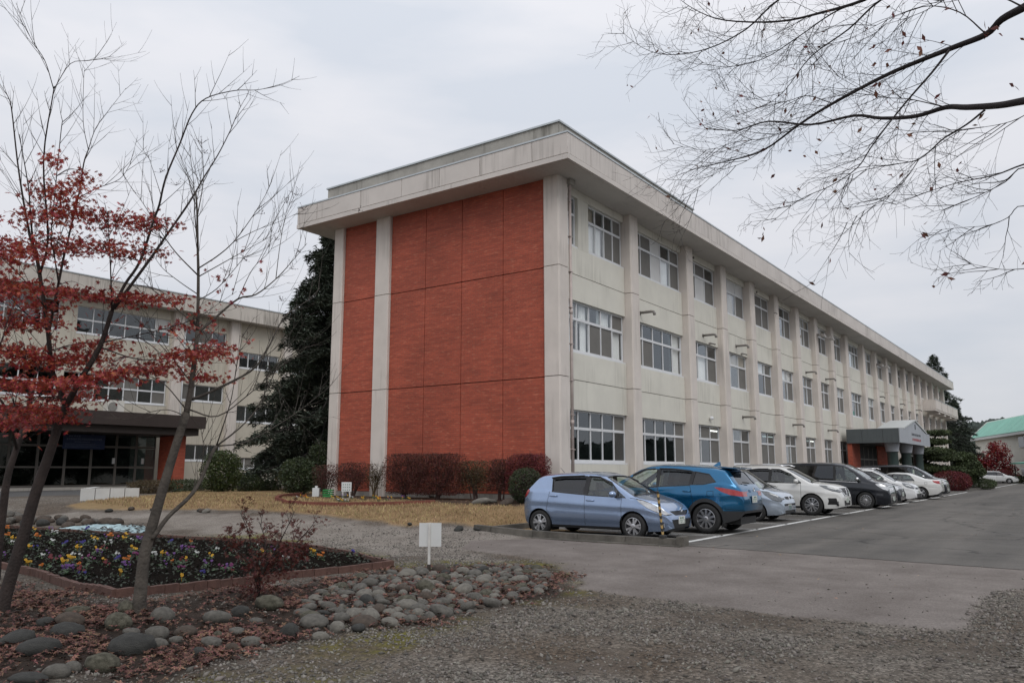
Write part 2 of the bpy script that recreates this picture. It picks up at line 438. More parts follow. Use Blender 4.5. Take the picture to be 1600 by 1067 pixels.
def gz(x, y):
    """height of the built ground sheet"""
    i = np.clip(np.searchsorted(gx, x)-1, 0, nx-2); j = np.clip(np.searchsorted(gy, y)-1, 0, ny-2)
    fx = (x-gx[i])/(gx[i+1]-gx[i]); fy = (y-gy[j])/(gy[j+1]-gy[j])
    return GZ[i,j]*(1-fx)*(1-fy)+GZ[i+1,j]*fx*(1-fy)+GZ[i,j+1]*(1-fx)*fy+GZ[i+1,j+1]*fx*fy
def gmask(M, x, y):
    i = np.clip(np.searchsorted(gx, x)-1, 0, nx-2); j = np.clip(np.searchsorted(gy, y)-1, 0, ny-2)
    return M[i,j]

# ---- asphalt of the car park and the road beside it
def asphalt_material():
    m = bpy.data.materials.new('asphalt'); m.use_nodes = True
    t = m.node_tree; n = t.nodes; L = t.links.new; p = n['Principled BSDF']
    ge = n.new('ShaderNodeNewGeometry')
    def noise(s,d=5,r=.6,st=None):
        k = n.new('ShaderNodeTexNoise'); k.inputs['Scale'].default_value = s; k.inputs['Detail'].default_value = d; k.inputs['Roughness'].default_value = r
        if st:
            q = n.new('ShaderNodeMapping'); q.inputs['Scale'].default_value = st; L(ge.outputs['Position'], q.inputs[0]); L(q.outputs[0], k.inputs['Vector'])
        else: L(ge.outputs['Position'], k.inputs['Vector'])
        return k.outputs['Fac']
    def ramp(f, stops):
        k = n.new('ShaderNodeValToRGB'); e = k.color_ramp.elements
        while len(e) < len(stops): e.new(.5)
        for q,(a,c) in zip(e, stops): q.position = a; q.color = (*c,1)
        L(f, k.inputs[0]); return k.outputs[0]
    base = ramp(noise(.35,6), [(.3,(.104,.096,.086)),(.7,(.148,.138,.126))])
    sp = ramp(noise(130,2), [(.35,(.72,.72,.72)),(.7,(1.25,1.25,1.25))])
    k = n.new('ShaderNodeMix'); k.data_type = 'RGBA'; k.blend_type = 'MULTIPLY'; k.inputs['Factor'].default_value = 1; L(base,k.inputs['A']); L(sp,k.inputs['B'])
    lane = ramp(noise(1,4,.5,(.05,.9,1)), [(.42,(.80,.80,.80)),(.6,(1.06,1.05,1.04))])
    k2 = n.new('ShaderNodeMix'); k2.data_type = 'RGBA'; k2.blend_type = 'MULTIPLY'; k2.inputs['Factor'].default_value = 1; L(k.outputs['Result'],k2.inputs['A']); L(lane,k2.inputs['B'])
    vc = n.new('ShaderNodeTexVoronoi'); vc.feature = 'DISTANCE_TO_EDGE'; vc.inputs['Scale'].default_value = .22
    dv = n.new('ShaderNodeVectorMath'); dv.operation = 'ADD'; nv = n.new('ShaderNodeTexNoise'); nv.inputs['Scale'].default_value = 1.1; nv.inputs['Detail'].default_value = 6; L(ge.outputs['Position'], nv.inputs['Vector'])
    L(ge.outputs['Position'], dv.inputs[0]); L(nv.outputs['Color'], dv.inputs[1]); L(dv.outputs[0], vc.inputs['Vector'])
    crk = ramp(vc.outputs['Distance'], [(.0,(.35,.35,.35)),(.010,(1,1,1))])
    stn = ramp(noise(.9,6,.7), [(.30,(.74,.74,.75)),(.46,(1,1,1)),(.72,(1.10,1.09,1.07))])
    k3 = n.new('ShaderNodeMix'); k3.data_type = 'RGBA'; k3.blend_type = 'MULTIPLY'; k3.inputs['Factor'].default_value = 1; L(k2.outputs['Result'],k3.inputs['A']); L(crk,k3.inputs['B'])
    k4 = n.new('ShaderNodeMix'); k4.data_type = 'RGBA'; k4.blend_type = 'MULTIPLY'; k4.inputs['Factor'].default_value = 1; L(k3.outputs['Result'],k4.inputs['A']); L(stn,k4.inputs['B'])
    L(k4.outputs['Result'], p.inputs['Base Color']); p.inputs['Roughness'].default_value = .85; p.inputs['Specular IOR Level'].default_value = .35
    bp = n.new('ShaderNodeBump'); bp.inputs['Strength'].default_value = .5; bp.inputs['Distance'].default_value = .008
    L(noise(160,3), bp.inputs['Height']); L(bp.outputs[0], p.inputs['Normal'])
    return m
M_ASPH = asphalt_material()
# irregular near edge where the asphalt meets the pale paving
edge = [(15.95,6.95)] + gpts((1150,859),(1300,870),(1450,881),(1600,892)) + [(13.8,-4),(11.5,-14)]
edge2 = []
for (x0,y0),(x1,y1) in zip(edge, edge[1:]):
    for k in range(12):
        f = k/12; j = random.uniform(-.035,.035); l = math.hypot(x1-x0,y1-y0); edge2.append((x0+(x1-x0)*f-(y1-y0)/l*j, y0+(y1-y0)*f+(x1-x0)/l*j))
park = [(15.95,12.3)] + edge2 + [(11.5,-14.1),(11.5,-40),(420,-40),(420,14.0),(112,14.0),(112,26),(108.9,26),(108.9,12.3)]
mb = MB(); zs = .018
bmx = bmesh.new(); bmx.faces.new([bmx.verts.new((x,y,zs)) for x,y in park]); bmesh.ops.triangulate(bmx, faces=bmx.faces[:])
me = bpy.data.meshes.new('car_park'); bmx.to_mesh(me); bmx.free(); me.materials.append(M_ASPH)
for pl in me.polygons:
    if pl.normal.z < 0: pl.flip()
link('car_park', me, None, 'structure')

# ---- painted lines
M_LINE = mat('line_paint', (.62,.62,.60), .8, .22, 2.5, .2, 90)
def line(x0,y0,x1,y1,wd,nm,z=.0225):
    d = Vector((x1-x0,y1-y0,0)).normalized(); q = Vector((-d.y,d.x,0))*wd/2
    n_ = max(1,int(math.hypot(x1-x0,y1-y0)/1.0)); mb = MB()
    for k in range(n_):
        a = Vector((x0,y0,z)).lerp(Vector((x1,y1,z)),k/n_); b = Vector((x0,y0,z)).lerp(Vector((x1,y1,z)),(k+1)/n_)
        j0 = q*(1+.0); mb.quad(a-j0,b-j0,b+j0,a+j0)
    return mb.build(nm, M_LINE, None, kind='structure')
line(16.25,7.24,56.0,7.24,.15,'parking_edge_line')
line(57.2,7.24,66.5,7.24,.15,'parking_edge_line')
line(80,7.0,140,7.0,.15,'parking_edge_line')
for k in range(20):
    x = 18.75+2.53*k
    for dx in (-.17,.17):
        line(x+dx,7.33,x+dx,12.1,.055,'parking_bay_line')
    # rounded hairpin end
    mb = MB(); pts = []
    for s in range(9):
        a = math.pi*s/8; pts.append((math.cos(a)*.1975, -math.sin(a)*.12))
    for (a,b),(c,d) in zip(pts,pts[1:]):
        f = .145/.1975
        mb.quad((x+a,7.33+b,.0225),(x+c,7.33+d,.0225),(x+c*f,7.33+d*f*.6,.0225),(x+a*f,7.33+b*f*.6,.0225))
    mb.build('parking_bay_line', M_LINE, None, kind='structure')

# ---- concrete kerb on the west side of the car park (split into its cast lengths)
M_KERB = mat('old_concrete', (.105,.096,.082), .9, .35, 3, .5, 30, streak=.6)
kerb = thing('concrete_kerb', 'low weathered concrete kerb beside the light blue hatchback', 'kerb', (15.8,7.0,0))
yy = 7.02; k = 0
while yy < 12.3:
    y1 = min(yy+1.2, 12.35); zb = .16
    mb = MB()
    za, zc = T(15.6,yy), T(15.6,y1)
    mb.add([(15.70,yy,-.1),(15.92,yy,-.1),(15.92,y1-.012,-.1),(15.70,y1-.012,-.1),(15.72,yy,zb+za*.6),(15.90,yy,zb+za*.6),(15.90,y1-.012,zb+zc*.6),(15.72,y1-.012,zb+zc*.6)],
        [(3,2,1,0),(4,5,6,7),(0,1,5,4),(1,2,6,5),(2,3,7,6),(3,0,4,7)])
    mb.build('kerb_block', M_KERB, kerb); yy = y1
mb = MB(); mb.box(15.55,15.70,6.9,12.3,-.1,.035); mb.build('footing', M_KERB, kerb)
mb = MB()
for i in range(9):
    a = math.pi*i/8
mb.prism([(15.66,6.86),(15.94,6.86),(15.94,7.015),(15.66,7.015)], -.1, .21)
mb.build('end_block', M_KERB, kerb)
# planting strip kerb behind the parking bays
mb = MB(); mb.box(15.95,108.8,12.3,12.42,-.05,.17); mb.build('kerb_strip', M_KERB, None, kind='structure')
# ================================================================== main school building
M_PANEL = mat('painted_panel', (.655,.635,.560), .8, .06, .8, .12, 60, streak=.24)
M_PIL = mat('painted_pilaster', (.63,.575,.525), .8, .07, .9, .12, 60, streak=.30)
M_FASC = mat('fascia_paint', (.60,.555,.515), .75, .07, .7, .1, 50, streak=.42)
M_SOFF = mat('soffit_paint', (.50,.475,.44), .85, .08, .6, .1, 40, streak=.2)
M_PARA = mat('parapet_render', (.36,.345,.31), .9, .2, .8, .3, 20, streak=.75)
M_CAP = mat('metal_coping', (.50,.53,.54), .45, .08, 2, metal=.6)
M_ALU = mat('white_aluminium', (.66,.67,.68), .4, .05, 3, metal=.0)
M_PIPE = mat('drain_pipe_plastic', (.47,.40,.37), .6, .10, 3, streak=.4)
M_DARK = mat('dark_metal', (.04,.038,.036), .6, .2, 5)
M_GREYM = mat('grey_vent_metal', (.22,.205,.19), .55, .15, 6)
M_ROOM = mat('room_wall', (.30,.29,.26), .9, .1, 1)
M_CEIL = mat('room_ceiling', (.45,.44,.42), .9, .1, 1)
M_ROOF = mat('roof_felt', (.20,.20,.19), .9, .2, 1)
M_PLINTH = mat('plinth_concrete', (.34,.32,.29), .9, .2, 2, .3, 30, streak=.5)
G_WIN = glass('window_glass', (.90,.93,.93), .03)
G_WINC = glass('clear_window_glass', (.97,.98,.98), .0)
G_WIN2 = glass('window_glass_dark', (.36,.42,.43), .05)
M_SCREEN = mat('insect_screen', (.155,.148,.135), .75, .08, 2)
M_CURT = mat('white_curtain', (.85,.85,.83), .9, .05, 2)
M_CURTB = mat('beige_curtain', (.50,.45,.37), .9, .08, 2)
M_PAPER = mat('white_panel', (.58,.58,.57), .6, .05, 2)
M_TUBE = emit('fluorescent_tube', (1,.98,.92), 3.0)

def brick_material():
    m = bpy.data.materials.new('brick_tile'); m.use_nodes = True
    t = m.node_tree; n = t.nodes; L = t.links.new; p = n['Principled BSDF']
    ge = n.new('ShaderNodeNewGeometry'); sp = n.new('ShaderNodeSeparateXYZ'); L(ge.outputs['Position'], sp.inputs[0])
    a = n.new('ShaderNodeMath'); a.operation = 'ADD'; L(sp.outputs['X'], a.inputs[0]); L(sp.outputs['Y'], a.inputs[1])
    cb = n.new('ShaderNodeCombineXYZ'); L(a.outputs[0], cb.inputs[0]); L(sp.outputs['Z'], cb.inputs[1])
    b = n.new('ShaderNodeTexBrick'); L(cb.outputs[0], b.inputs['Vector'])
    b.inputs['Scale'].default_value = 1; b.inputs['Brick Width'].default_value = .235; b.inputs['Row Height'].default_value = .068
    b.inputs['Mortar Size'].default_value = .006; b.inputs['Mortar Smooth'].default_value = .3; b.inputs['Bias'].default_value = -.2
    b.inputs['Color1'].default_value = (.420,.085,.044,1); b.inputs['Color2'].default_value = (.330,.064,.035,1); b.inputs['Mortar'].default_value = (.20,.075,.052,1)
    no = n.new('ShaderNodeTexNoise'); no.inputs['Scale'].default_value = .55; no.inputs['Detail'].default_value = 6; L(ge.outputs['Position'], no.inputs['Vector'])
    r = n.new('ShaderNodeMapRange'); r.inputs['From Min'].default_value = .3; r.inputs['From Max'].default_value = .7; r.inputs['To Min'].default_value = .80; r.inputs['To Max'].default_value = 1.14; L(no.outputs['Fac'], r.inputs['Value'])
    # single tiles fired lighter
    mp_ = n.new('ShaderNodeMapping'); mp_.inputs['Scale'].default_value = (4.3,14.7,1); L(cb.outputs[0], mp_.inputs[0])
    wn = n.new('ShaderNodeTexNoise'); wn.inputs['Scale'].default_value = 1.0; wn.inputs['Detail'].default_value = 1; L(mp_.outputs[0], wn.inputs['Vector'])
    r2 = n.new('ShaderNodeMapRange'); r2.inputs['From Min'].default_value = .58; r2.inputs['From Max'].default_value = .74; r2.inputs['To Max'].default_value = .6; L(wn.outputs['Fac'], r2.inputs['Value'])
    mx_ = n.new('ShaderNodeMix'); mx_.data_type = 'RGBA'; mx_.inputs['B'].default_value = (.50,.17,.10,1); L(r2.outputs[0], mx_.inputs['Factor']); L(b.outputs['Color'], mx_.inputs['A'])
    st_ = n.new('ShaderNodeMapping'); st_.inputs['Scale'].default_value = (.9,9.0,1); L(cb.outputs[0], st_.inputs[0])
    sn = n.new('ShaderNodeTexNoise'); sn.inputs['Scale'].default_value = 1; sn.inputs['Detail'].default_value = 6; L(st_.outputs[0], sn.inputs['Vector'])
    sr = n.new('ShaderNodeMapRange'); sr.inputs['From Min'].default_value = .35; sr.inputs['From Max'].default_value = .6; sr.inputs['To Min'].default_value = .84; sr.inputs['To Max'].default_value = 1.06; L(sn.outputs['Fac'], sr.inputs['Value'])
    mu = n.new('ShaderNodeMath'); mu.operation = 'MULTIPLY'; L(r.outputs[0], mu.inputs[0]); L(sr.outputs[0], mu.inputs[1])
    hs = n.new('ShaderNodeHueSaturation'); L(mu.outputs[0], hs.inputs['Value']); L(mx_.outputs['Result'], hs.inputs['Color']); L(hs.outputs[0], p.inputs['Base Color'])
    p.inputs['Roughness'].default_value = .7
    bp = n.new('ShaderNodeBump'); bp.inputs['Strength'].default_value = .5; bp.inputs['Distance'].default_value = .006; bp.invert = True
    L(b.outputs['Fac'], bp.inputs['Height']); L(bp.outputs[0], p.inputs['Normal'])
    return m
M_BRICK = brick_material()

X0, YF, YB = 21.27, 13.28, 23.95       # near corner of the pilasters, back corner of the end wall
YW = 13.58                             # face of the wall panels
XE = 108.5
school = thing('school_building', 'long three-storey cream school block with brick-tiled end wall', 'building', (X0,YF,0))
def B(nm, m, *boxes, parent=school):
    for b in boxes: o = MB().box(*b).build(nm, m, parent)
    return o

PS = [26.39,31.71,35.72,39.75,43.78,47.75,51.8,55.8,59.85,65.3,69.7,74.1,78.4,82.5,86.6,90.8,95.0,99.2,103.4,107.85]
PW = .65
J1, J2 = 4.52, 8.12
ZT = 11.16
# pilasters, cast in three lengths
def pilaster(x, wd, parent=school, y0=YF, y1=YW+.2):
    for a,b in ((.3,J1-.012),(J1+.012,J2-.012),(J2+.012,ZT)):
        MB().cbox(x,x+wd,y0,y1,a,b,.05).build('pilaster', M_PIL, parent)
for x in PS: pilaster(x, PW)
for a,b in ((.3,J1-.012),(J1+.012,J2-.012),(J2+.012,ZT)):
    MB().cbox(X0,X0+.62,YF,13.9,a,b,.05).build('pilaster', M_PIL, school)
    MB().cbox(X0,X0+.5,20.87,21.61,a,b,.03).build('pilaster', M_PIL, school)
    MB().cbox(X0,X0+.5,23.43,YB,a,b,.03).build('pilaster', M_PIL, school)
# brick tile panels of the end wall with open joints
for a,b in ((.80,J1-.014),(J1+.014,J2-.014),(J2+.014,ZT)):
    for y0,y1 in ((13.9,15.61),(15.61,17.42),(17.42,19.13),(19.13,20.87),(21.61,23.43)):
        B('brick_panel', M_BRICK, (X0+.13,X0+.3,y0+.012,y1-.012,a,b))
B('wall_core', M_DARK, (X0+.24,X0+.46,13.7,23.8,.3,ZT-.01))
B('plinth', M_PLINTH, (X0+.07,X0+.45,13.92,20.85,0,.785),(X0+.07,X0+.45,21.63,23.41,0,.785))

# ---- wall panels and windows of the long front
SILL = (1.80,5.47,9.11); HEAD = (3.53,7.22,10.87)
TUBES = []
def curtain_mesh(x0,x1,z0,z1,y,amp=.03,wl=.12):
    n_ = max(4,int((x1-x0)/wl*4)); mb = MB(); v = []; f = []
    ph = random.random()*6
    for i in range(n_+1):
        x = x0+(x1-x0)*i/n_; yy = y+amp*math.sin(ph+2*math.pi*(x-x0)/wl)+.01*math.sin(9*x)
        v += [(x,yy,z0),(x,yy,z1)]
    for i in range(n_): f.append((2*i,2*i+2,2*i+3,2*i+1))
    return mb.add(v,f)
def window(x0,x1,z0,z1,ncol,yw,parent,kinds=None,fine=True,tr=.655,nrow=2,lead=0.0,ledge=.09):
    """aluminium window: frame with mullions and transom; panes, blinds and curtains are its pieces"""
    f = MB(); fw = .045; d0,d1 = yw,yw+.07
    f.box(x0,x1,d0,d1,z0,z0+.06); f.box(x0,x1,d0,d1,z1-.05,z1)
    f.box(x0,x0+fw,d0,d1,z0+.06,z1-.05); f.box(x1-fw,x1,d0,d1,z0+.06,z1-.05)
    f.box(x0-.02,x1+.02,yw-ledge,yw+.0,z0-.035,z0+.012)            # sill
    zt = z0+(z1-z0)*tr
    if nrow == 2: f.box(x0+fw,x1-fw,d0-.004,d1,zt-.045,zt+.045)
    xs = [x0+(x1-x0)*i/ncol for i in range(ncol+1)]
    if lead: xs = [x0]+[x0+lead+(x1-x0-lead)*i/(ncol-1) for i in range(ncol)]
    rows = [(z0+.06,zt-.045),(zt+.045,z1-.05)] if nrow == 2 else [(z0+.06,z1-.05)]
    for x in xs[1:-1]:
        for a,b in rows: f.box(x-.026,x+.026,d0+.003,d1,a,b)
    # sash rails of the sliding lights
    a,b = rows[0]
    for i in range(ncol):
        l = xs[i]+(.045 if i == 0 else .026); r = xs[i+1]-(.045 if i == ncol-1 else .026)
        f.box(l,r,d0+.02,d1-.01,a,a+.05)
    o = f.build('window', M_ALU, parent)
    off = []
    glz = MB(); scr = MB()
    for i in range(ncol):
        l = xs[i]+(.045 if i == 0 else .026); r = xs[i+1]-(.045 if i == ncol-1 else .026)
        for q,(a,b) in enumerate(rows):
            if q == 0: a += .05
            kd = (kinds[q][i] if kinds else random.choice('cccccsdk')) if True else 'c'
            y = yw+.035
            if kd == 's':
                MB().box(l,r,y-.004,y+.004,a,b).build('insect_screen', M_SCREEN, o); continue
            if kd == 'p':
                MB().box(l,r,y-.004,y+.004,a,b).build('blank_panel', M_PAPER, o); continue
            if fine: MB().box(l,r,y,y+.006,a,b).build('pane', G_WIN2 if kd == 'd' else (G_WINC if kd in 'kbh' else G_WIN), o)
            
            if kd == 'g': curtain_mesh(l-.03,r+.03,a-.1,b+.06,y+.12).build('curtain', mat('green_curtain',(.16,.34,.24),.9,.1,2), o)
            if kd in 'kbh':
                ll = l+(r-l)*.45 if kd == 'h' else l-.03
                curtain_mesh(ll,r+.03,a-.1,b+.06,y+.12).build('curtain', M_CURTB if kd == 'b' else M_CURT, o)
    if not fine: MB().box(x0+.02,x1-.02,yw+.045,yw+.052,z0+.02,z1-.02).build('pane', G_WIN2 if random.random() < .5 else G_WIN, o)
    return o
YG = YW+.11
def panel(x0,x1,z0,z1,parent=school,y0=YW):
    return MB().box(x0,x1,y0,y0+.2,z0,z1).build('wall_panel', M_PANEL, parent)
edges = [X0+.62]+[e for x in PS for e in (x,x+PW)]
BAYS = [(edges[2*i],edges[2*i+1]) for i in range(len(PS))]
K1 = {(0,0):('ddddds'[:5],'dddds'),(0,1):('khssk','khcks'),
      (1,0):('dddds','dddds'),(1,1):('ssddk','ddddk'),(1,2):('sspks','ssp'+'cs')}
for bi,(a,b) in enumerate(BAYS):
    fine = bi < 9
    wide = (b-a) > 4.2 or bi == 0
    nc = 5 if wide else 3
    a0 = a+.02; b0 = b-.02
    canopy_bay = 8 <= bi <= 9
    zl = .30
    panel(a0,b0,zl,SILL[0]-.04)
    panel(a0,b0,HEAD[0]+.005,J1-.012); panel(a0,b0,J1+.012,SILL[1]-.04)
    panel(a0,b0,HEAD[1]+.005,J2-.012); panel(a0,b0,J2+.012,SILL[2]-.04)
    panel(a0,b0,HEAD[2]+.005,ZT)
    MB().box(a-.0,b+.0,YW+.2,YW+.24,.3,SILL[0]-.04).box(a,b,YW+.2,YW+.24,HEAD[0]+.01,SILL[1]-.05).box(a,b,YW+.2,YW+.24,HEAD[1]+.01,SILL[2]-.05).box(a,b,YW+.2,YW+.24,HEAD[2]+.01,ZT).build('wall_backing', M_DARK, school)
    for fl in range(3):
        if bi in (9,) and fl == 0: pass
        ks = K1.get((bi,fl))
        if not ks:
            pool = 'ddcss' if fl == 0 else ('cdskkbc' if fl == 1 else 'sscpkdb')
            lo = ''.join(random.choice(pool) for _ in range(nc)); up = ''.join(random.choice('ddcs' if fl == 0 else pool) for _ in range(nc))
            lo = lo[:-1]+'s'
            ks = (lo,up)
        if bi == 0 and fl == 2:
            window(22.28,22.98,SILL[2],HEAD[2],1,YG,school,('k','c'),True)
            panel(21.91,22.26,SILL[2]-.035,HEAD[2],y0=YW+.002); panel(23.0,23.72,SILL[2]-.035,HEAD[2],y0=YW+.002)
            window(23.74,b-.04,SILL[2],HEAD[2],4,YG,school,('kkss','bccs'),True)
            continue
        if bi == 0:
            window(22.2,b-.04,SILL[fl],HEAD[fl],5,YG,school,ks,True)
            panel(21.91,22.18,SILL[fl]-.035,HEAD[fl],y0=YW+.002)
            continue
        window(a+.06,b-.03,SILL[fl],HEAD[fl],nc,YG,school,ks,fine)
# rooms behind the glass
B('floor_slab', M_CEIL, (X0+.5,XE-.2,YW+.25,22.5,.55,.72),(X0+.5,XE-.2,YW+.25,22.5,4.1,4.34),(X0+.5,XE-.2,YW+.25,22.5,7.72,7.96))
B('inner_wall', M_ROOM, (X0+.5,XE-.3,17.6,17.75,.72,4.1),(X0+.5,XE-.3,17.6,17.75,4.34,7.72),(X0+.5,XE-.3,17.6,17.75,7.96,11.0))
for x in [PS[1]+.3,PS[3]+.3,PS[5]+.3,PS[7]+.3,PS[9]+.3,PS[11]+.3,PS[13]+.3]:
    B('inner_wall', M_ROOM, (x,x+.12,YW+.3,17.6,.72,4.1),(x,x+.12,YW+.3,17.6,4.34,7.72),(x,x+.12,YW+.3,17.6,7.96,11.0))
for bi in (3,4,5,6,7):
    a,b = BAYS[bi]
    for y in (14.6,16.0):
        MB().box(a+.4,b-.4,y,y+.10,3.42,3.47).build('ceiling_lamp', M_TUBE, school)
# back and far walls, roof
B('back_wall', M_PANEL, (X0+.5,XE,YB-.25,YB-.02,.0,ZT),(XE-.2,XE,YW+.2,YB-.27,0,ZT))
OV = .95
B('roof_slab', M_ROOF, (X0-OV+.16,XE+.84,YF-OV+.16,YB+1.0,11.30,12.0))
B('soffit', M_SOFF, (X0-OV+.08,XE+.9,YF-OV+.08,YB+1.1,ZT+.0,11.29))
# fascia: drip band, panels and coping
B('drip_band', M_FASC, (X0-OV-.02,X0-OV+.1,YF-OV-.02,YB+1.18,11.17,11.335),(X0-OV+.1,XE+.95,YF-OV-.02,YF-OV+.1,11.17,11.335))
fx = [20.32,21.77,23.47,25.12,26.87,28.78,30.45,32.2,34.1,36.0]
while fx[-1] < XE+.4: fx.append(fx[-1]+1.85)
fx[-1] = XE+.95
for a,b in zip(fx,fx[1:]):
    B('fascia_panel', M_FASC, (a+.011 if a > 20.4 else a+.05,b-.011,YF-OV,YF-OV+.05,11.36,12.03))
fy = [12.33,13.68,15.81,17.6,19.4,21.53,23.97,25.13]
for a,b in zip(fy,fy[1:]):
    B('fascia_panel', M_FASC, (X0-OV,X0-OV+.05,a+.011 if a > 12.4 else a,b-.011,11.365,12.03))
B('fascia_core', M_DARK, (X0-OV+.06,X0-OV+.14,YF-OV+.06,YB+1.1,11.3,12.02),(X0-OV+.15,XE+.9,YF-OV+.06,YF-OV+.14,11.3,12.02))
B('coping', M_CAP, (X0-OV-.02,X0-OV+.25,YF-OV-.02,YB+1.2,12.035,12.09),(X0-OV+.26,XE+.97,YF-OV-.02,YF-OV+.25,12.035,12.09))
# raised parapet of the stair head
B('parapet', M_PARA, (20.97,32.0,13.05,24.1,12.0,12.80))
B('parapet_coping', M_CAP, (20.92,32.05,13.0,24.15,12.80,12.86))
# ---- rainwater pipes with brackets and hoppers
for x in (X0+.74,PS[1]+PW+.09,PS[3]+PW+.09,PS[5]+PW+.09,PS[7]+PW+.09,PS[9]+PW+.09,PS[11]+PW+.09,PS[13]+PW+.09,PS[15]+PW+.09):
    y = YW-.10 if x > 22.2 else YF+.02
    mb = MB(); mb.tube([(x,y,.3),(x,y,10.85)],.052,10); mb.tube([(x,y,10.8),(x,y,10.95),(x-.03,y-.05,11.1),(x-.05,y-.1,11.16)],.055,8)
    for z in (3.0,6.6): mb.tube([(x,y,z),(x,y,z+.14)],.062,10)
    o = mb.build('drain_pipe', M_PIPE, school, smooth=True)
    for z in (1.1,2.2,3.3,4.4,5.6,6.8,8.0,9.2,10.4):
        MB().box(x-.12,x+.08,y-.058,y+.1,z,z+.025).build('bracket', M_PIPE, o)
    MB().box(x-.20,x+.10,y-.16,y+.12,10.98,11.155).build('hopper', M_PARA, o)
# ---- flue pipes sticking out of the wall
for x,z in ((27.6,7.57),(33.9,7.55),(38.1,7.6),(38.6,4.14),(50.2,7.5),(54.8,7.5),(54.6,4.13),(46.9,4.14),(70.6,7.5),(79.5,7.5),(88.5,7.5)):
    mb = MB(); mb.tube([(x,YW+.05,z),(x,YW-.5,z),(x,YW-.58,z-.02),(x,YW-.62,z-.08),(x,YW-.62,z-.15)],.055,10)
    mb.tube([(x,YW-.0,z),(x,YW-.02,z)],.09,10)
    mb.build('flue_pipe', M_GREYM, school, smooth=True)
for x,z in ((34.6,7.33),(38.8,7.35)):
    mb = MB(); mb.box(x-.05,x+.05,YW-.12,YW,z-.1,z-.02); mb.tube([(x,YW-.12,z-.06),(x+.02,YW-.3,z-.12)],.035,8); mb.build('camera', M_GREYM, school)
mb = MB(); mb.lathe([(.02,0),(.09,.02),(.1,.08),(.06,.15),(0.005,.17)],12,(34.3,YW-.1,3.78)); mb.build('dome_lamp', M_ALU, school, smooth=True)
for x in (43.5,):
    mb = MB(); mb.tube([(x,YW-.32,10.1),(x,YW-.42,10.1),(x,YW-.47,10.02)],.03,8); mb.build('speaker_bracket', M_GREYM, school)
for x,z in ((36.4,10.95),(33.1,10.98),(40.3,10.95),(41.6,10.95)):
    mb = MB(); mb.tube([(x,YW+.02,z),(x,YW-.05,z)],.055,10); mb.build('air_vent', M_GREYM, school)
def flood(x):
    o = MB(); o.box(x-.08,x+.08,YF-.16,YF+.0,10.0,10.14); o.tube([(x,YF-.1,10.05),(x+.3,YF-.5,9.95)],.03,8); 
    ob = o.build('flood_lamp', M_GREYM, school)
    for k in (0,1):
        c = Vector((x+.05+.75*k,YF-.35-.3*k,9.95-.1*k))
        m_ = MB(); m_.add([c+Vector(q) for q in ((-.28,-.2,-.1),(.28,-.2,-.1),(.28,.12,.02),(-.28,.12,.02),(-.2,-.12,.14),(.2,-.12,.14),(.2,.08,.18),(-.2,.08,.18))],
            [(3,2,1,0),(4,5,6,7),(0,1,5,4),(1,2,6,5),(2,3,7,6),(3,0,4,7)])
        m_.build('lamp_head', M_GREYM, ob)
flood(52.15); flood(69.9)
# ---- balcony at the far end
bz0,bz1 = 7.62,8.76
B('balcony_slab', M_PIL, (91.6,109.2,12.12,13.27,bz0,bz0+.16))
B('balcony_panel', M_PIL, (91.6,91.74,12.14,13.27,bz0+.17,bz1))
xx = 91.62
while xx < 109.0:
    x1 = min(xx+4.3,109.2); B('balcony_panel', M_PIL, (xx+.15 if xx > 92 else xx+.13,x1-.1,12.08,12.2,bz0+.17,bz1)); xx = x1
    B('balcony_bracket', M_PIL, (x1-1.6,x1-.5,12.2,13.25,bz0-.22,bz0-.01))
B('balcony_rail', M_CAP, (91.58,109.25,12.05,12.23,bz1+.005,bz1+.05))

# ---- entrance canopy
M_CANO = mat('dark_grey_panel', (.085,.098,.102), .45, .1, 1, streak=.3)
M_CANW = mat('silver_white_panel', (.36,.38,.41), .5, .05, 1)
M_COLG = mat('green_grey_column', (.045,.066,.062), .35, .15, 2)
M_RED = mat('red_text', (.40,.03,.03), .7); M_INK = mat('dark_text', (.06,.07,.08), .7)
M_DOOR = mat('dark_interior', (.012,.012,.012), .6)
ent = thing('entrance_canopy', 'dark grey flat entrance canopy with white gabled front and green columns', 'canopy', (57.8,13.2,0))
cx0,cx1,cy0,cy1,cz0,cz1 = 57.8,70.2,9.9,13.2,3.38,4.32
for a,b in ((cy0+.02,10.9),(10.9,12.2),(12.2,cy1)):
    B('side_panel', M_CANO, (cx0,cx0+.06,a+.008,b-.008,cz0,cz1), parent=ent)
for k in range(4):
    B('front_panel', M_CANW, (cx0+3.1*k+.006,cx0+3.1*k+3.094,cy0-.04,cy0+.015,cz0,cz1), parent=ent)
B('slab', M_CANO, (cx0+.08,cx1-.06,cy0+.03,cy1,cz0+.05,cz1-.02), parent=ent)
gc = 64.0; mb = MB()
mb.add([(gc-4.6,cy0-.02,cz1),(gc+4.6,cy0-.02,cz1),(gc,cy0-.02,5.02),(gc-4.6,cy0+1.5,cz1),(gc+4.6,cy0+1.5,cz1),(gc,cy0+1.5,5.02)],[(0,1,2),(5,4,3),(0,3,4,1)])
mb.build('gable', M_CANW, ent)
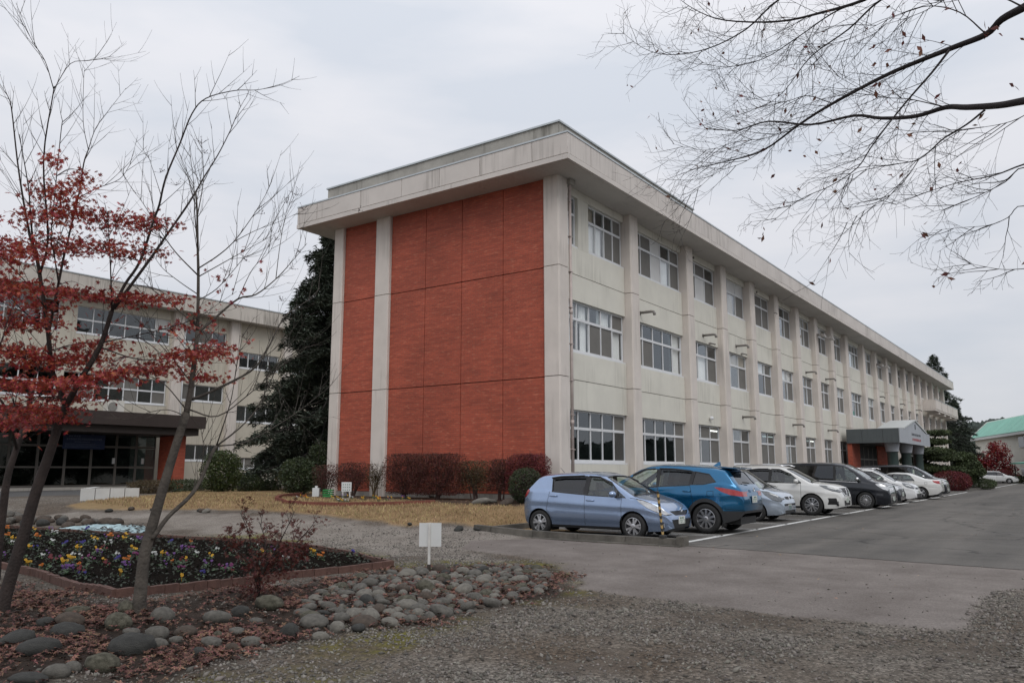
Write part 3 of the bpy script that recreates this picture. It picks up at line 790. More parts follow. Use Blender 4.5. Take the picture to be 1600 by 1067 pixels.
for s in (-1,1):
    mb = MB(); mb.add([(gc+s*4.8,cy0-.08,cz1+.0),(gc,cy0-.08,5.07),(gc,cy0+1.6,5.07),(gc+s*4.8,cy0+1.6,cz1+.0),(gc+s*4.8,cy0-.08,cz1+.09),(gc,cy0-.08,5.17),(gc,cy0+1.6,5.17),(gc+s*4.8,cy0+1.6,cz1+.09)],
        [(0,1,2,3),(7,6,5,4),(0,4,5,1),(1,5,6,2),(2,6,7,3),(3,7,4,0)]); mb.build('gable_roof', mat('white_sheet',(.52,.54,.53),.5,.05), ent)
B('emblem', M_INK, (gc-.12,gc+.12,cy0-.045,cy0-.021,4.48,4.82), parent=ent)
# two rows of lettering, too small in the photograph to read
def strokes(mb, x0, x1, z0, z1, y, n, axis='x', seed=3):
    rr = random.Random(seed); wd = (x1-x0)/n
    for i in range(n):
        a = x0+i*wd; 
        for q in range(3):
            zz = z0+(z1-z0)*(q+.5)/3+rr.uniform(-.02,.02)*(z1-z0); mb.box(a+wd*.12,a+wd*rr.uniform(.6,.88),y-.008,y,zz-(z1-z0)*.06,zz+(z1-z0)*.06)
        for q in range(2):
            xx_ = a+wd*rr.uniform(.15,.8); mb.box(xx_-wd*.05,xx_+wd*.05,y-.008,y,z0+rr.uniform(0,.3)*(z1-z0),z1-rr.uniform(0,.3)*(z1-z0))
mb = MB(); strokes(mb,62.2,66.0,3.98,4.16,cy0-.042,14,seed=2); mb.build('lettering', M_INK, ent)
mb = MB(); strokes(mb,62.4,66.0,3.62,3.82,cy0-.042,12,seed=5); mb.build('lettering', M_RED, ent)
for x in (59.0,64.0,69.0):
    mb = MB(); mb.lathe([(.46,.0),(.46,.12),(.36,.2),(.34,2.7),(.40,2.78)],20,(x,10.6,.02)); mb.build('column', M_COLG, ent, smooth=True)
    mb = MB(); mb.lathe([(.40,2.79),(.42,2.95),(.47,3.2),(.50,3.42)],20,(x,10.6,.02)); mb.build('capital', M_CANW, ent, smooth=True)
B('entrance_wall', M_BRICK, (57.9,60.2,12.9,13.2,.1,3.4), parent=ent); B('entrance_wall', M_BRICK, (66.0,69.9,12.9,13.2,.1,3.4), parent=ent)
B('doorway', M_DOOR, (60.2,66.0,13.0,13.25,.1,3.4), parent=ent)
for k in range(5): B('door_frame', M_GREYM, (60.2+1.45*k-.04,60.2+1.45*k+.04,12.95,12.995,.1,3.2), parent=ent)
B('door_rail', M_GREYM, (60.24,65.96,12.952,12.993,2.3,2.4), parent=ent)
# ================================================================== classroom block on the left
LX0,LX1,LY = -6.0,40.0,44.3
M_LWALL = mat('warm_cream_wall', (.53,.49,.41), .85, .06, .8, .12, 50, streak=.25)
M_LFAS = mat('left_fascia', (.52,.48,.43), .8, .08, .7, .1, 50, streak=.55)
lb = thing('classroom_block', 'cream three-storey classroom block behind the red maple, partly hidden', 'building', (LX0,LY,.6))
def LBX(nm, m, *boxes, parent=lb):
    if nm != 'door':
        for b in boxes: o = MB().box(*b).build(nm, m, parent)
        return o
    mb = MB()
    for b in boxes: mb.box(*b)
    return mb.build(nm, m, parent)
LP = [(-1.1,.7),(2.9,.7),(6.9,.7),(10.9,.7),(14.9,.7),(20.6,.5),(26.85,.65),(30.77,.72),(35.0,.7),(39.2,.7)]
for x,wd in LP:
    if x == 20.6: continue
    MB().cbox(x,x+wd,LY-.28,LY+.2,.5,11.05,.04).build('pilaster', M_PIL, lb)
def lwin(x0,x1,z0,z1,nc,nrow,kinds):
    window(x0,x1,z0,z1,nc,LY+.1,lb,kinds,False,.52,nrow,ledge=.12)
holes = []
def lw(x0,x1,z0,z1,nc,nrow=2,k=None):
    k = k or tuple(''.join(random.choice('dddsc') for _ in range(nc)) for _ in range(nrow))
    lwin(x0,x1,z0,z1,nc,nrow,k); holes.append((x0,x1,z0,z1))
for a,b in ((-6,-1.2),(-.3,2.8),(3.7,6.8),(7.7,10.8)):
    lw(a,b,5.38,6.95,4); lw(a,b,9.0,10.6,4)
lw(11.75,14.75,5.38,6.95,4); lw(11.75,14.75,9.0,10.6,4)
lw(15.75,20.4,5.38,6.98,5); lw(15.75,20.3,9.0,10.65,5)
lw(20.75,26.7,5.36,6.85,7,2,('ssddsds','cddssdk')); lw(21.2,26.72,8.98,10.5,6,2,('ddcggg','dddcgp'))
lw(27.68,30.62,5.74,6.76,3,1); lw(27.68,30.62,9.32,10.2,3,1)
lw(28.1,30.6,2.12,3.12,3,1)
lw(31.6,34.8,8.12,9.2,4,1); lw(31.6,34.8,4.62,5.7,4,1); lw(31.75,34.75,1.63,2.38,4,1)
lw(35.9,39.0,8.12,9.2,4,1); lw(35.9,39.0,4.62,5.7,4,1)
# wall pieces around the openings
cuts = sorted(set([LX0,LX1]+[h[0] for h in holes]+[h[1] for h in holes]))
for a,b in zip(cuts,cuts[1:]):
    if b-a < .02: continue
    mid = (a+b)/2; hs = sorted((h[2],h[3]) for h in holes if h[0] <= mid <= h[1]); z = .5
    for z0,z1 in hs:
        if z0 > z: MB().box(a,b,LY,LY+.25,z,z0).build('wall_panel', M_LWALL, lb)
        z = z1
    MB().box(a,b,LY,LY+.25,z,11.05).build('wall_panel', M_LWALL, lb)
LBX('inner_wall', M_DARK, (LX0+.2,LX1-.2,LY+2.5,LY+2.6,.6,11.0))
LBX('floor_slab', M_ROOM, (LX0+.2,LX1-.2,LY+.3,LY+2.5,4.0,4.2),(LX0+.2,LX1-.2,LY+.3,LY+2.5,7.6,7.8))
LBX('side_wall', M_LWALL, (LX1-.25,LX1,LY+.26,LY+10,.5,11.05),(LX0,LX0+.25,LY+.26,LY+10,.5,11.05),(LX0+.26,LX1-.26,LY+9.8,LY+10,.5,11.05))
LBX('roof_slab', M_ROOF, (LX0,LX1+.8,LY-.80,LY+10.8,11.30,11.9))
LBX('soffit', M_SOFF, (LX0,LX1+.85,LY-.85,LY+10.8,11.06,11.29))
x = LX0
while x < LX1+.8:
    x1 = min(x+2.05,LX1+.9); LBX('fascia_panel', M_LFAS, (x+.006,x1-.006,LY-.92,LY-.86,11.05,12.0)); x = x1
LBX('coping', M_CAP, (LX0,LX1+.95,LY-.96,LY-.7,12.005,12.06))
for x in (27.62,):
    mb = MB(); mb.tube([(x,LY-.12,.6),(x,LY-.12,11.0)],.055,8); mb.build('drain_pipe', M_ALU, lb, smooth=True)
# air conditioner on the canopy roof
M_AC = mat('ac_casing', (.64,.62,.57), .6, .06, 3)
ac = thing('air_conditioner', 'beige outdoor air conditioner unit on the brown canopy roof', 'air conditioner', (23.0,43.2,4.5))
mb = MB(); mb.box(22.55,23.5,43.0,43.4,4.55,5.35); mb.build('casing', M_AC, ac)
mb = MB(); mb.tube([(22.85,42.995,4.98),(22.85,42.97,4.98)],.25,20); mb.build('fan_grille', mat('grille_grey',(.24,.23,.21),.6,.2,20), ac)
mb = MB(); mb.box(22.6,22.7,43.0,43.4,4.47,4.549); mb.box(23.35,23.45,43.0,43.4,4.47,4.549); mb.build('foot', M_DARK, ac)
# ---- brown entrance canopy
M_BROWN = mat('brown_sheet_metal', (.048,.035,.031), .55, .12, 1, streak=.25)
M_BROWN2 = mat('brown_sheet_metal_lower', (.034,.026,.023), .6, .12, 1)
pc = thing('entrance_porch', 'wide dark brown entrance porch with glazed doors and brick pier', 'porch', (26,39.2,.62))
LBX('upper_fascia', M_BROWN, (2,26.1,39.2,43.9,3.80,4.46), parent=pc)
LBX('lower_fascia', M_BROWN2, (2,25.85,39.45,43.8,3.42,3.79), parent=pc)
LBX('brick_pier', M_BRICK, (24.95,25.6,40.2,41.7,.62,3.41), parent=pc)
LBX('brick_pier', M_BRICK, (13.2,14.0,40.2,41.0,.62,3.41), parent=pc)
LBX('step', M_PLINTH, (2,24.7,40.3,44.0,.58,.74), parent=pc)
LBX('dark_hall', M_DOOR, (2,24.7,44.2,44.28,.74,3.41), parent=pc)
M_DFRAME = mat('bronze_door_frame', (.11,.10,.09), .5)
xs = [14.2,15.6,17.3,18.6,19.9,21.2,22.5,23.6,24.7]
for a,b in zip(xs,xs[1:]):
    o = LBX('door', M_DFRAME, (a,a+.06,41.6,41.66,.74,3.4),(b-.065,b-.005,41.6,41.66,.74,3.4),(a+.06,b-.065,41.6,41.66,2.72,2.82),(a+.06,b-.065,41.6,41.66,1.68,1.76),(a+.06,b-.065,41.6,41.66,.74,.84), parent=pc)
    LBX('pane', G_WIN2, (a+.07,b-.07,41.62,41.63,.85,1.67), parent=o)
    LBX('pane', G_WIN2, (a+.07,b-.07,41.62,41.63,1.77,2.71), parent=o)
    LBX('pane', G_WIN2, (a+.07,b-.07,41.62,41.63,2.83,3.39), parent=o)
for x in (19.0,22.3,23.9): LBX('notice', M_PAPER, (x,x+.14,41.57,41.59,1.9,2.2), parent=pc)
# blue notice board hung in the porch; its lettering is too dark to read in the photograph
M_BLUE = mat('blue_board', (.012,.025,.075), .6, .1, 2); M_PALE = mat('pale_lettering', (.16,.19,.26), .7)
bs = thing('blue_banner', 'dark blue banner with rows of pale lettering hung in the porch', 'banner', (20.6,41.2,2.75))
LBX('board', M_BLUE, (19.55,21.65,41.2,41.23,2.62,3.35), parent=bs)
mb = MB(); strokes(mb,19.8,20.4,3.22,3.29,41.198,5,seed=8); strokes(mb,19.7,21.5,3.06,3.17,41.198,17,seed=9); strokes(mb,20.1,20.9,2.95,3.01,41.198,9,seed=10)
for k in range(4): strokes(mb,19.65,21.4-.2*(k%2),2.70+.055*k,2.73+.055*k,41.198,24,seed=20+k)
mb.build('lettering', M_PALE, bs)
LBX('cord', M_DARK, (19.7,19.71,41.21,41.22,3.35,3.42),(21.5,21.51,41.21,41.22,3.35,3.42), parent=bs)
# white raised planter wall by the porch
M_WHITEW = mat('white_planter', (.50,.50,.48), .8, .1, 2, streak=.5)
A_, B_ = onG(124,783), onG(208,779)
pl = thing('planter_wall', 'low white painted planter wall in front of the porch', 'planter', (A_.x,A_.y,A_.z))
d = (B_-A_); d.z = 0; d.normalize(); nrm = Vector((-d.y,d.x,0)); ln = 1.8
k = 0
while k < 4:
    a = A_+d*(ln/4*k+.01); b = A_+d*(ln/4*(k+1)-.01); mb = MB(); z0 = T(a.x,a.y)-.1
    mb.add([a+Vector((0,0,-.15)),b+Vector((0,0,-.15)),b+nrm*.22+Vector((0,0,-.15)),a+nrm*.22+Vector((0,0,-.15)),a+Vector((0,0,.42)),b+Vector((0,0,.42)),b+nrm*.22+Vector((0,0,.42)),a+nrm*.22+Vector((0,0,.42))],
        [(3,2,1,0),(4,5,6,7),(0,1,5,4),(1,2,6,5),(2,3,7,6),(3,0,4,7)]); mb.build('wall_block', M_WHITEW, pl); k += 1
mb = MB(); a = A_; 
mb.add([a+Vector((0,0,-.15)),a+d*.22+Vector((0,0,-.15)),a+nrm*3.2+d*.22+Vector((0,0,-.15)),a+nrm*3.2+Vector((0,0,-.15)),a+Vector((0,0,.415)),a+d*.22+Vector((0,0,.415)),a+nrm*3.2+d*.22+Vector((0,0,.415)),a+nrm*3.2+Vector((0,0,.415))],
    [(3,2,1,0),(4,5,6,7),(0,1,5,4),(1,2,6,5),(2,3,7,6),(3,0,4,7)])
for q in range(len(mb.v)): mb.v[q] = tuple(Vector(mb.v[q])+nrm*.23)
mb.build('wall_block', M_WHITEW, pl)

# ================================================================== hall with the green roof
M_GREEN = mat('green_roof_sheet', (.15,.42,.31), .5, .08, .6)
M_GYM = mat('hall_wall', (.66,.63,.55), .85, .06, .8, streak=.15)
hl = thing('sports_hall', 'cream hall with a green metal roof beyond the car park', 'building', atD(1515.5,750,150))
c0 = atD(1515.5,685,150); ang = YAW-math.atan((1188-800)/1264.0)
d = Vector((-math.cos(ang),-math.sin(ang),0)); n_ = Vector((d.y,-d.x,0))   # towards the camera; away to the side
if n_.dot(Vector((c0.x,c0.y,0))) < 0: n_ = -n_
PRF_ = [(0,0),(2.7,2.5),(9.9,4.0),(18,5.0),(22,5.3)]; M_HALLW = mat('hall_white_board',(.60,.60,.58),.6,.05)
ez = c0.z; Lh = 44; Dp = 22; rise = 4.6
def P(a,b,z): q = Vector((c0.x,c0.y,0))+d*a+n_*b; return (q.x,q.y,z)
mb = MB()
for a0,b0,a1,b1 in ((.5,.6,Lh,.6),(.5,.6,.5,22)):
    mb.add([P(a0,b0,-.1),P(a1,b1,-.1),P(a1,b1,ez-.35),P(a0,b0,ez-.35)],[(0,1,2,3)])
mb.add([P(.5,.6,ez-.35),P(.5,22,ez-.35)]+[P(.5,max(.6,q[0]),ez+q[1]-.3) for q in PRF_[::-1]],[tuple(range(7))])
mb.build('wall', M_GYM, hl)
PRF = [(0,0),(2.7,2.5),(9.9,4.0),(18,5.0),(22,5.3)]       # low vaulted roof
for k in range(13):      # standing-seam sheets
    a0 = k*Lh/13+.03; a1 = (k+1)*Lh/13-.03
    for (b0,h0),(b1,h1) in zip(PRF,PRF[1:]):
        mb = MB(); mb.add([P(a0,b0,ez+h0),P(a1,b0,ez+h0),P(a1,b1,ez+h1),P(a0,b1,ez+h1),P(a0,b0,ez+h0-.1),P(a1,b0,ez+h0-.1),P(a1,b1,ez+h1-.1),P(a0,b1,ez+h1-.1)],
            [(0,1,2,3),(7,6,5,4),(0,4,5,1),(1,5,6,2),(2,6,7,3),(3,7,4,0)]); mb.build('roof_sheet', M_GREEN, hl)
mb = MB(); mb.add([P(-.05,0,ez-.42),P(Lh,0,ez-.42),P(Lh,0,ez+.02),P(-.05,0,ez+.02),P(-.05,.6,ez-.42),P(Lh,.6,ez-.42),P(Lh,.6,ez-.1),P(-.05,.6,ez-.1)],[(0,1,2,3),(4,0,3,7),(0,4,5,1)]); mb.build('eaves_board', M_HALLW, hl)
for (b0,h0),(b1,h1) in zip(PRF,PRF[1:]):
    mb = MB(); mb.add([P(-.25,b0,ez+h0-.35),P(-.25,b1,ez+h1-.35),P(.0,b1,ez+h1-.35),P(.0,b0,ez+h0-.35),P(-.25,b0,ez+h0+.12),P(-.25,b1,ez+h1+.12),P(.0,b1,ez+h1+.12),P(.0,b0,ez+h0+.12)],[(0,1,2,3),(7,6,5,4),(0,4,5,1),(1,5,6,2),(2,6,7,3),(3,7,4,0)]); mb.build('verge_board', M_HALLW, hl)
for a in (23.5,32):
    for z0,z1,wd in ((4.6,6.0,2.6),(.9,1.9,2.0)):
        mb = MB(); mb.add([P(a,.5,z0),P(a+wd,.5,z0),P(a+wd,.5,z1),P(a,.5,z1)],[(0,1,2,3)]); o = mb.build('window', M_ALU, hl)
        mb = MB(); mb.add([P(a+.12,.47,z0+.1),P(a+wd-.12,.47,z0+.1),P(a+wd-.12,.47,z1-.1),P(a+.12,.47,z1-.1)],[(0,1,2,3)]); mb.build('pane', mat('dark_glass',(.02,.025,.03),.08), o)
mb = MB(); mb.add([P(30,-2.4,2.5),P(43,-2.4,2.5),P(43,.5,2.8),P(30,.5,2.8),P(30,-2.4,2.35),P(43,-2.4,2.35),P(43,.5,2.65),P(30,.5,2.65)],[(0,1,2,3),(7,6,5,4),(0,4,5,1),(1,5,6,2),(2,6,7,3),(3,7,4,0)]); mb.build('lean_to_roof', M_GREEN, hl)
for a in (31,36,42): 
    q = P(a,-2.2,0); mb = MB(); mb.tube([(q[0],q[1],0),(q[0],q[1],2.1)],.06,8); mb.build('post', M_DARK, hl)
# ================================================================== cars
def paint(name, c, metal=.35, rough=.32):
    m = mat(name, c, rough, .03, 2, metal=metal, coat=1.0)
    return m
M_TYRE = mat('tyre_rubber', (.018,.018,.018), .8, .2, 20)
M_RIM = mat('alloy_rim', (.55,.55,.56), .3, .05, 4, metal=.85)
M_RIMD = mat('dark_alloy', (.06,.06,.065), .35, .05, 4, metal=.6)
M_TRIM = mat('black_trim', (.016,.016,.017), .45, .1, 8)
M_CLAD = mat('grey_cladding', (.030,.031,.033), .6, .1, 8)
M_CHROME = mat('chrome', (.72,.72,.73), .12, .02, 3, metal=1)
M_LAMP = mat('headlamp', (.58,.59,.60), .12, .25, 22, coat=1, metal=.4)
M_LAMPD = mat('smoked_headlamp', (.16,.17,.18), .1, .3, 22, coat=1, metal=.4)
M_TAIL = mat('tail_lamp', (.34,.012,.014), .12, .25, 14, coat=1)
M_PLATE = mat('number_plate', (.66,.68,.64), .5, .04, 5)
M_PLATEG = mat('plate_green', (.03,.13,.07), .6)
M_SEAT = mat('car_seat', (.16,.15,.135), .9, .1, 6)
M_SEATB = mat('car_seat_beige', (.30,.27,.22), .9, .1, 6)
G_CAR = glass('car_glass', (.78,.86,.80), .05)
G_CARD = glass('privacy_glass', (.10,.11,.11), .03)

def smooth_curve(pts, xs, k=.05):
    px = [p[0] for p in pts]; pz = [p[1] for p in pts]
    acc = np.zeros(len(xs)); ws = 0
    for o in np.linspace(-1,1,9):
        w_ = 1-abs(o)*.8; acc += w_*np.interp(xs+o*k, px, pz); ws += w_
    return acc/ws

def car_body(S):
    L = S['L']; W = S['W']; hx = L/2
    xs = np.unique(np.concatenate([np.linspace(-hx,hx,60), -hx+np.array([.012,.03,.06,.10,.15]), hx-np.array([.012,.03,.06,.10,.15])]))
    zt = smooth_curve(S['top'], xs); zb = smooth_curve(S['bot'], xs, .04)
    bl = smooth_curve(S['belt'], xs, .1)
    ef, er = hx-xs, xs+hx
    Wx = W*(1-S.get('kf',.26)*np.clip(1-ef/S.get('lf',.75),0,1)**2.2-S.get('kr',.16)*np.clip(1-er/S.get('lr',.55),0,1)**2.2)
    for e in (ef,er): Wx = Wx-.05*np.clip(1-e/.06,0,1)**2
    tan = S.get('tan',.36)
    NA,NB,NC = 15,7,8
    rings = []
    for i,x in enumerate(xs):
        top = zt[i]; b = zb[i]; be = min(bl[i], top-.07)
        be = max(be, b+.05)
        ze = max(be+.002, top-S.get('crown',.10)); pts = []
        for j in range(NA):
            u = j/(NA-1); z = b+(be-b)*u
            f = 1-.085*max(0,1-u/.5)**1.7 if u < .5 else 1-.052*((u-.5)/.5)**1.6
            # shoulder crease
            f += .012*math.exp(-((u-.74)/.07)**2) - .010*math.exp(-((u-.54)/.11)**2)
            pts.append((Wx[i]*f,z))
        wb = pts[-1][0]
        for j in range(1,NB+1):
            u = j/NB; z = be+(ze-be)*u
            pts.append((wb-(.018 if j > 0 else 0)*min(1,(ze-be)*6)-tan*(ze-be)*(u*.82+.18*u*u),z))
        we = pts[-1][0]
        for j in range(1,NC+1):
            a = math.pi/2*j/NC
            pts.append((we*math.cos(a)**.85 if j < NC else 0.0, ze+(top-ze)*math.sin(a)**.8))
        rings.append([(x,y,z) for y,z in pts])
    bm = bmesh.new(); M = len(rings[0])
    vr = [[bm.verts.new(p) for p in r] for r in rings]
    vl = [[bm.verts.new((p[0],-p[1],p[2])) if p[1] > 1e-6 else vr[i][j] for j,p in enumerate(r)] for i,r in enumerate(rings)]
    for i in range(len(xs)-1):
        for j in range(M-1):
            q = [vr[i][j],vr[i+1][j],vr[i+1][j+1],vr[i][j+1]]; bm.faces.new(q[::-1])
            q = [vl[i][j],vl[i+1][j],vl[i+1][j+1],vl[i][j+1]]
            bm.faces.new(q)
    for i,fl in ((0,1),(len(xs)-1,0)):
        for j in range(M-1):
            q = [vr[i][j],vr[i][j+1],vl[i][j+1],vl[i][j]]
            q = list(dict.fromkeys(q))
            if len(q) >= 3:
                f = bm.faces.new(q if fl else q[::-1])
    bmesh.ops.recalc_face_normals(bm, faces=bm.faces[:])
    return bm

def inpoly(p, poly):
    x,y = p; c = False; n = len(poly)
    for i in range(n):
        x0,y0 = poly[i]; x1,y1 = poly[(i+1)%n]
        if (y0 > y) != (y1 > y) and x < (x1-x0)*(y-y0)/(y1-y0)+x0: c = not c
    return c
def cutpoly(bm, poly, ax, idx, cond, lay):
    """cut an outline into the shell and mark the faces inside it"""
    a,b = ax; o = 3-a-b
    lo = (min(p[0] for p in poly)-.03, min(p[1] for p in poly)-.03); hi = (max(p[0] for p in poly)+.03, max(p[1] for p in poly)+.03)
    def near(src=None):
        r = []
        for f in (bm.faces if src is None else src):
            c = [v.co for v in f.verts]
            if max(q[a] for q in c) < lo[0] or min(q[a] for q in c) > hi[0] or max(q[b] for q in c) < lo[1] or min(q[b] for q in c) > hi[1]: continue
            if cond(f.calc_center_median(), f.normal): r.append(f)
        return r
    fs = near()
    for i in range(len(poly)):
        p,q = poly[i],poly[(i+1)%len(poly)]
        d = (q[0]-p[0],q[1]-p[1]); n = [0,0,0]; n[a] = -d[1]; n[b] = d[0]
        if abs(n[a])+abs(n[b]) < 1e-6: continue
        co = [0,0,0]; co[a] = p[0]; co[b] = p[1]
        g = set(fs)
        for f in fs: g.update(f.edges); g.update(f.verts)
        ret = bmesh.ops.bisect_plane(bm, geom=list(g), dist=1e-4, plane_co=co, plane_no=n)
        fs = near(set([e for e in ret['geom'] if isinstance(e, bmesh.types.BMFace) and e.is_valid]+[f for f in fs if f.is_valid]))
    for f in fs:
        c = f.calc_center_median()
        if inpoly((c[a],c[b]), poly): f[lay] = idx

def wheel_parts(parent, x, y, side, r, wd, style, rim_m, proto):
    """proto: cache of shared meshes"""
    key = (r,style,rim_m.name)
    if key not in proto:
        t = MB(); rr = r*.66 if style != 'sedan' else r*.64
        t.lathe([(rr,-wd/2+.015),(rr+.015,-wd/2),(r-.03,-wd/2+.002),(r-.006,-wd/2+.03),(r,-wd/2+.06),(r,wd/2-.06),(r-.006,wd/2-.03),(r-.03,wd/2-.002),(rr+.015,wd/2),(rr,wd/2-.015)],36,(0,0,0),'y')
        me1 = t.build('tyre', M_TYRE, smooth=True); 
        q = MB(); yo = -wd/2+.012       # outer face at -y
        q.lathe([(rr-.012,yo+.10),(rr-.010,yo),(rr+.004,yo+.004),(rr+.004,wd/2-.02)],36,(0,0,0),'y')
        ns = {'five':5,'ten':10,'multi':16,'sedan':5,'six':6}[style]
        for k in range(ns):
            for dd in ((-.10,.10) if style in ('five','six') else (0,)):
                a = 2*math.pi*k/ns+dd*1.0; a2 = 2*math.pi*k/ns+dd*2.2
                hw = .020 if style in ('five','six') else (.024 if style != 'multi' else .012)
                if style == 'sedan': hw = .036
                c0_ = Vector((math.cos(a),0,math.sin(a))); c1_ = Vector((math.cos(a2),0,math.sin(a2))); tn = Vector((-math.sin(a),0,math.cos(a)))
                p0 = c0_*.045; p1 = c1_*(rr-.005)
                q.add([p0+tn*hw+Vector((0,yo+.008,0)),p0-tn*hw+Vector((0,yo+.008,0)),p1-tn*hw*1.1+Vector((0,yo+.012,0)),p1+tn*hw*1.1+Vector((0,yo+.012,0)),
                       p0+tn*hw*1.3+Vector((0,yo+.05,0)),p0-tn*hw*1.3+Vector((0,yo+.05,0)),p1-tn*hw*1.3+Vector((0,yo+.05,0)),p1+tn*hw*1.3+Vector((0,yo+.05,0))],
                      [(0,1,2,3),(4,7,6,5),(0,4,5,1),(1,5,6,2),(2,6,7,3),(3,7,4,0)])
        q.lathe([(.001,yo-.004),(.03,yo-.004),(.06,yo+.006),(.065,yo+.04)],20,(0,0,0),'y')
        me2 = q.build('rim', rim_m); 
        b = MB(); b.lathe([(.001,yo+.075),(rr-.013,yo+.08)],24,(0,0,0),'y'); me3 = b.build('brake_disc', M_RIMD)
        proto[key] = [o.data for o in (me1,me2,me3)]
        for o in (me1,me2,me3): bpy.data.objects.remove(o)
    w_ = bpy.data.objects.new('wheel', None); col.objects.link(w_); w_.parent = parent; w_.empty_display_size = .1
    w_.location = (x,y,r); w_.rotation_euler = (0,random.uniform(0,6.28),0 if side < 0 else math.pi)
    if side > 0: w_.rotation_euler = (0,random.uniform(0,6.28),math.pi)
    for nm,me in zip(('tyre','rim','brake_disc'),proto[key]): link(nm, me, w_)
PROTO = {}

def make_car(name, label, loc, rz, S, pm, group='cars parked in the school car park', cat='car'):
    c = thing(name, label, cat, loc, rz, group)
    bm = car_body(S); lay = bm.faces.layers.int.new('part')
    parts = {}            # idx -> (name, material, inset, split sides)
    idx = [0]
    def reg(nm, m, inset=0.0, split=True): idx[0] += 1; parts[idx[0]] = (nm,m,inset,split); return idx[0]
    r = S['r']; hx = S['L']/2
    side = lambda c_,n_: abs(n_.y) > .25 or abs(c_.y) > S['W']*.72
    # lower cladding band
    if S.get('clad'):
        i = reg('cladding', M_CLAD, 0, False)
        zc = S['clad']; cutpoly(bm, [(-hx-.1,0),(hx+.1,0),(hx+.1,zc),(-hx-.1,zc)], (0,2), i, lambda a,b: True, lay)
        for wx in S['wheels']:
            cutpoly(bm, [(wx+(r+.13)*math.cos(a),r+(r+.13)*math.sin(a)) for a in np.linspace(-.2,math.pi+.2,18)], (0,2), i, side, lay)
    else:
        zc = min(z for x_,z in S['bot'])+.075
        i = reg('sill_trim', M_TRIM, 0, True); x0,x1 = S['wheels'][0]+r,S['wheels'][1]-r
        cutpoly(bm, [(x0,0),(x1,0),(x1,zc),(x0,zc)], (0,2), i, side, lay)
    # wheel openings
    hole = reg('hole', None)
    for wx in S['wheels']:
        cutpoly(bm, [(wx+(r+.05)*math.cos(a),r*.98+(r+.05)*math.sin(a)) for a in np.linspace(-.55,math.pi+.55,22)], (0,2), hole, side, lay)
    gm = {'c':G_CAR,'d':G_CARD}
    for k,(kind,poly) in enumerate(S['win']):
        # dark seal round the glass
        cx_ = sum(p[0] for p in poly)/len(poly); cz_ = sum(p[1] for p in poly)/len(poly)
        big = [(cx_+(p[0]-cx_)*1.0+.028*np.sign(p[0]-cx_), cz_+(p[1]-cz_)+.024*np.sign(p[1]-cz_)) for p in poly]
        i0 = reg('window_seal', M_TRIM); cutpoly(bm, big, (0,2), i0, side, lay)
        i1 = reg('side_window', gm[kind], .012); cutpoly(bm, poly, (0,2), i1, side, lay)
    def pillar(fw, rw):
        a_ = sorted(sorted(fw)[:2], key=lambda p_:p_[1]); b_ = sorted(sorted(rw)[-2:], key=lambda p_:p_[1])
        if a_[0][0]-b_[0][0] > .3: return
        i0 = reg('pillar_trim', M_TRIM); cutpoly(bm, [(b_[0][0]+.02,b_[0][1]-.02),(a_[0][0]-.02,a_[0][1]-.02),(a_[1][0]-.02,a_[1][1]+.015),(b_[1][0]+.02,b_[1][1]+.015)], (0,2), i0, side, lay)
    pillar(S['win'][0][1], S['win'][1][1])
    if len(S['win']) > 2 and S['win'][2][0] == 'd': pillar(S['win'][1][1], S['win'][2][1])
    i0 = reg('screen_seal', M_TRIM, 0, False); p = S['ws']
    cutpoly(bm, [(p[0]-.02,-p[1]-.03),(p[0]-.02,p[1]+.03),(p[2]+.05,p[3]+.03),(p[2]+.05,-p[3]-.03)], (0,1), i0, lambda a,n_: n_.z > .1 and a.z > S['wsz'], lay)
    i1 = reg('windscreen', G_CAR, .012, False)
    cutpoly(bm, [(p[0],-p[1]),(p[0],p[1]),(p[2],p[3]),(p[2],-p[3])], (0,1), i1, lambda a,n_: n_.z > .1 and a.z > S['wsz'], lay)
    y0,z0,y1,z1,xr = S['rw']
    i1 = reg('rear_window', gm[S.get('rwk','d')], .012, False)
    cutpoly(bm, [(-y0,z0),(y0,z0),(y1,z1),(-y1,z1)], (1,2), i1, lambda a,n_: a.x < xr, lay)
    for poly,m in S.get('head',()):
        hx_ = sum(p_[0] for p_ in poly)/len(poly); hz_ = sum(p_[1] for p_ in poly)/len(poly)
        i0 = reg('headlight_bezel', M_TRIM); cutpoly(bm, [(hx_+(p_[0]-hx_)*1.03+.004*np.sign(p_[0]-hx_),hz_+(p_[1]-hz_)*1.08+.006*np.sign(p_[1]-hz_)) for p_ in poly], (0,2), i0, lambda a,n_: a.x > 0 and abs(a.y) > S.get('hy',.42), lay)
        i1 = reg('headlight', m, -.004); cutpoly(bm, poly, (0,2), i1, lambda a,n_: a.x > 0 and abs(a.y) > S.get('hy',.42), lay)
    for poly in S.get('tail',()):
        i1 = reg('tail_light', M_TAIL, -.005); cutpoly(bm, poly, (0,2), i1, lambda a,n_: a.x < 0 and abs(a.y) > S.get('ty',.42), lay)
    for nm,poly,m in S.get('front',()):
        i1 = reg(nm, m, .015, False); cutpoly(bm, poly, (1,2), i1, lambda a,n_: a.x > hx-.45 and n_.x > .1, lay)
    for nm,poly,m in S.get('rear',()):
        i1 = reg(nm, m, .004, False); cutpoly(bm, poly, (1,2), i1, lambda a,n_: a.x < -hx+.5 and n_.x < -.1, lay)
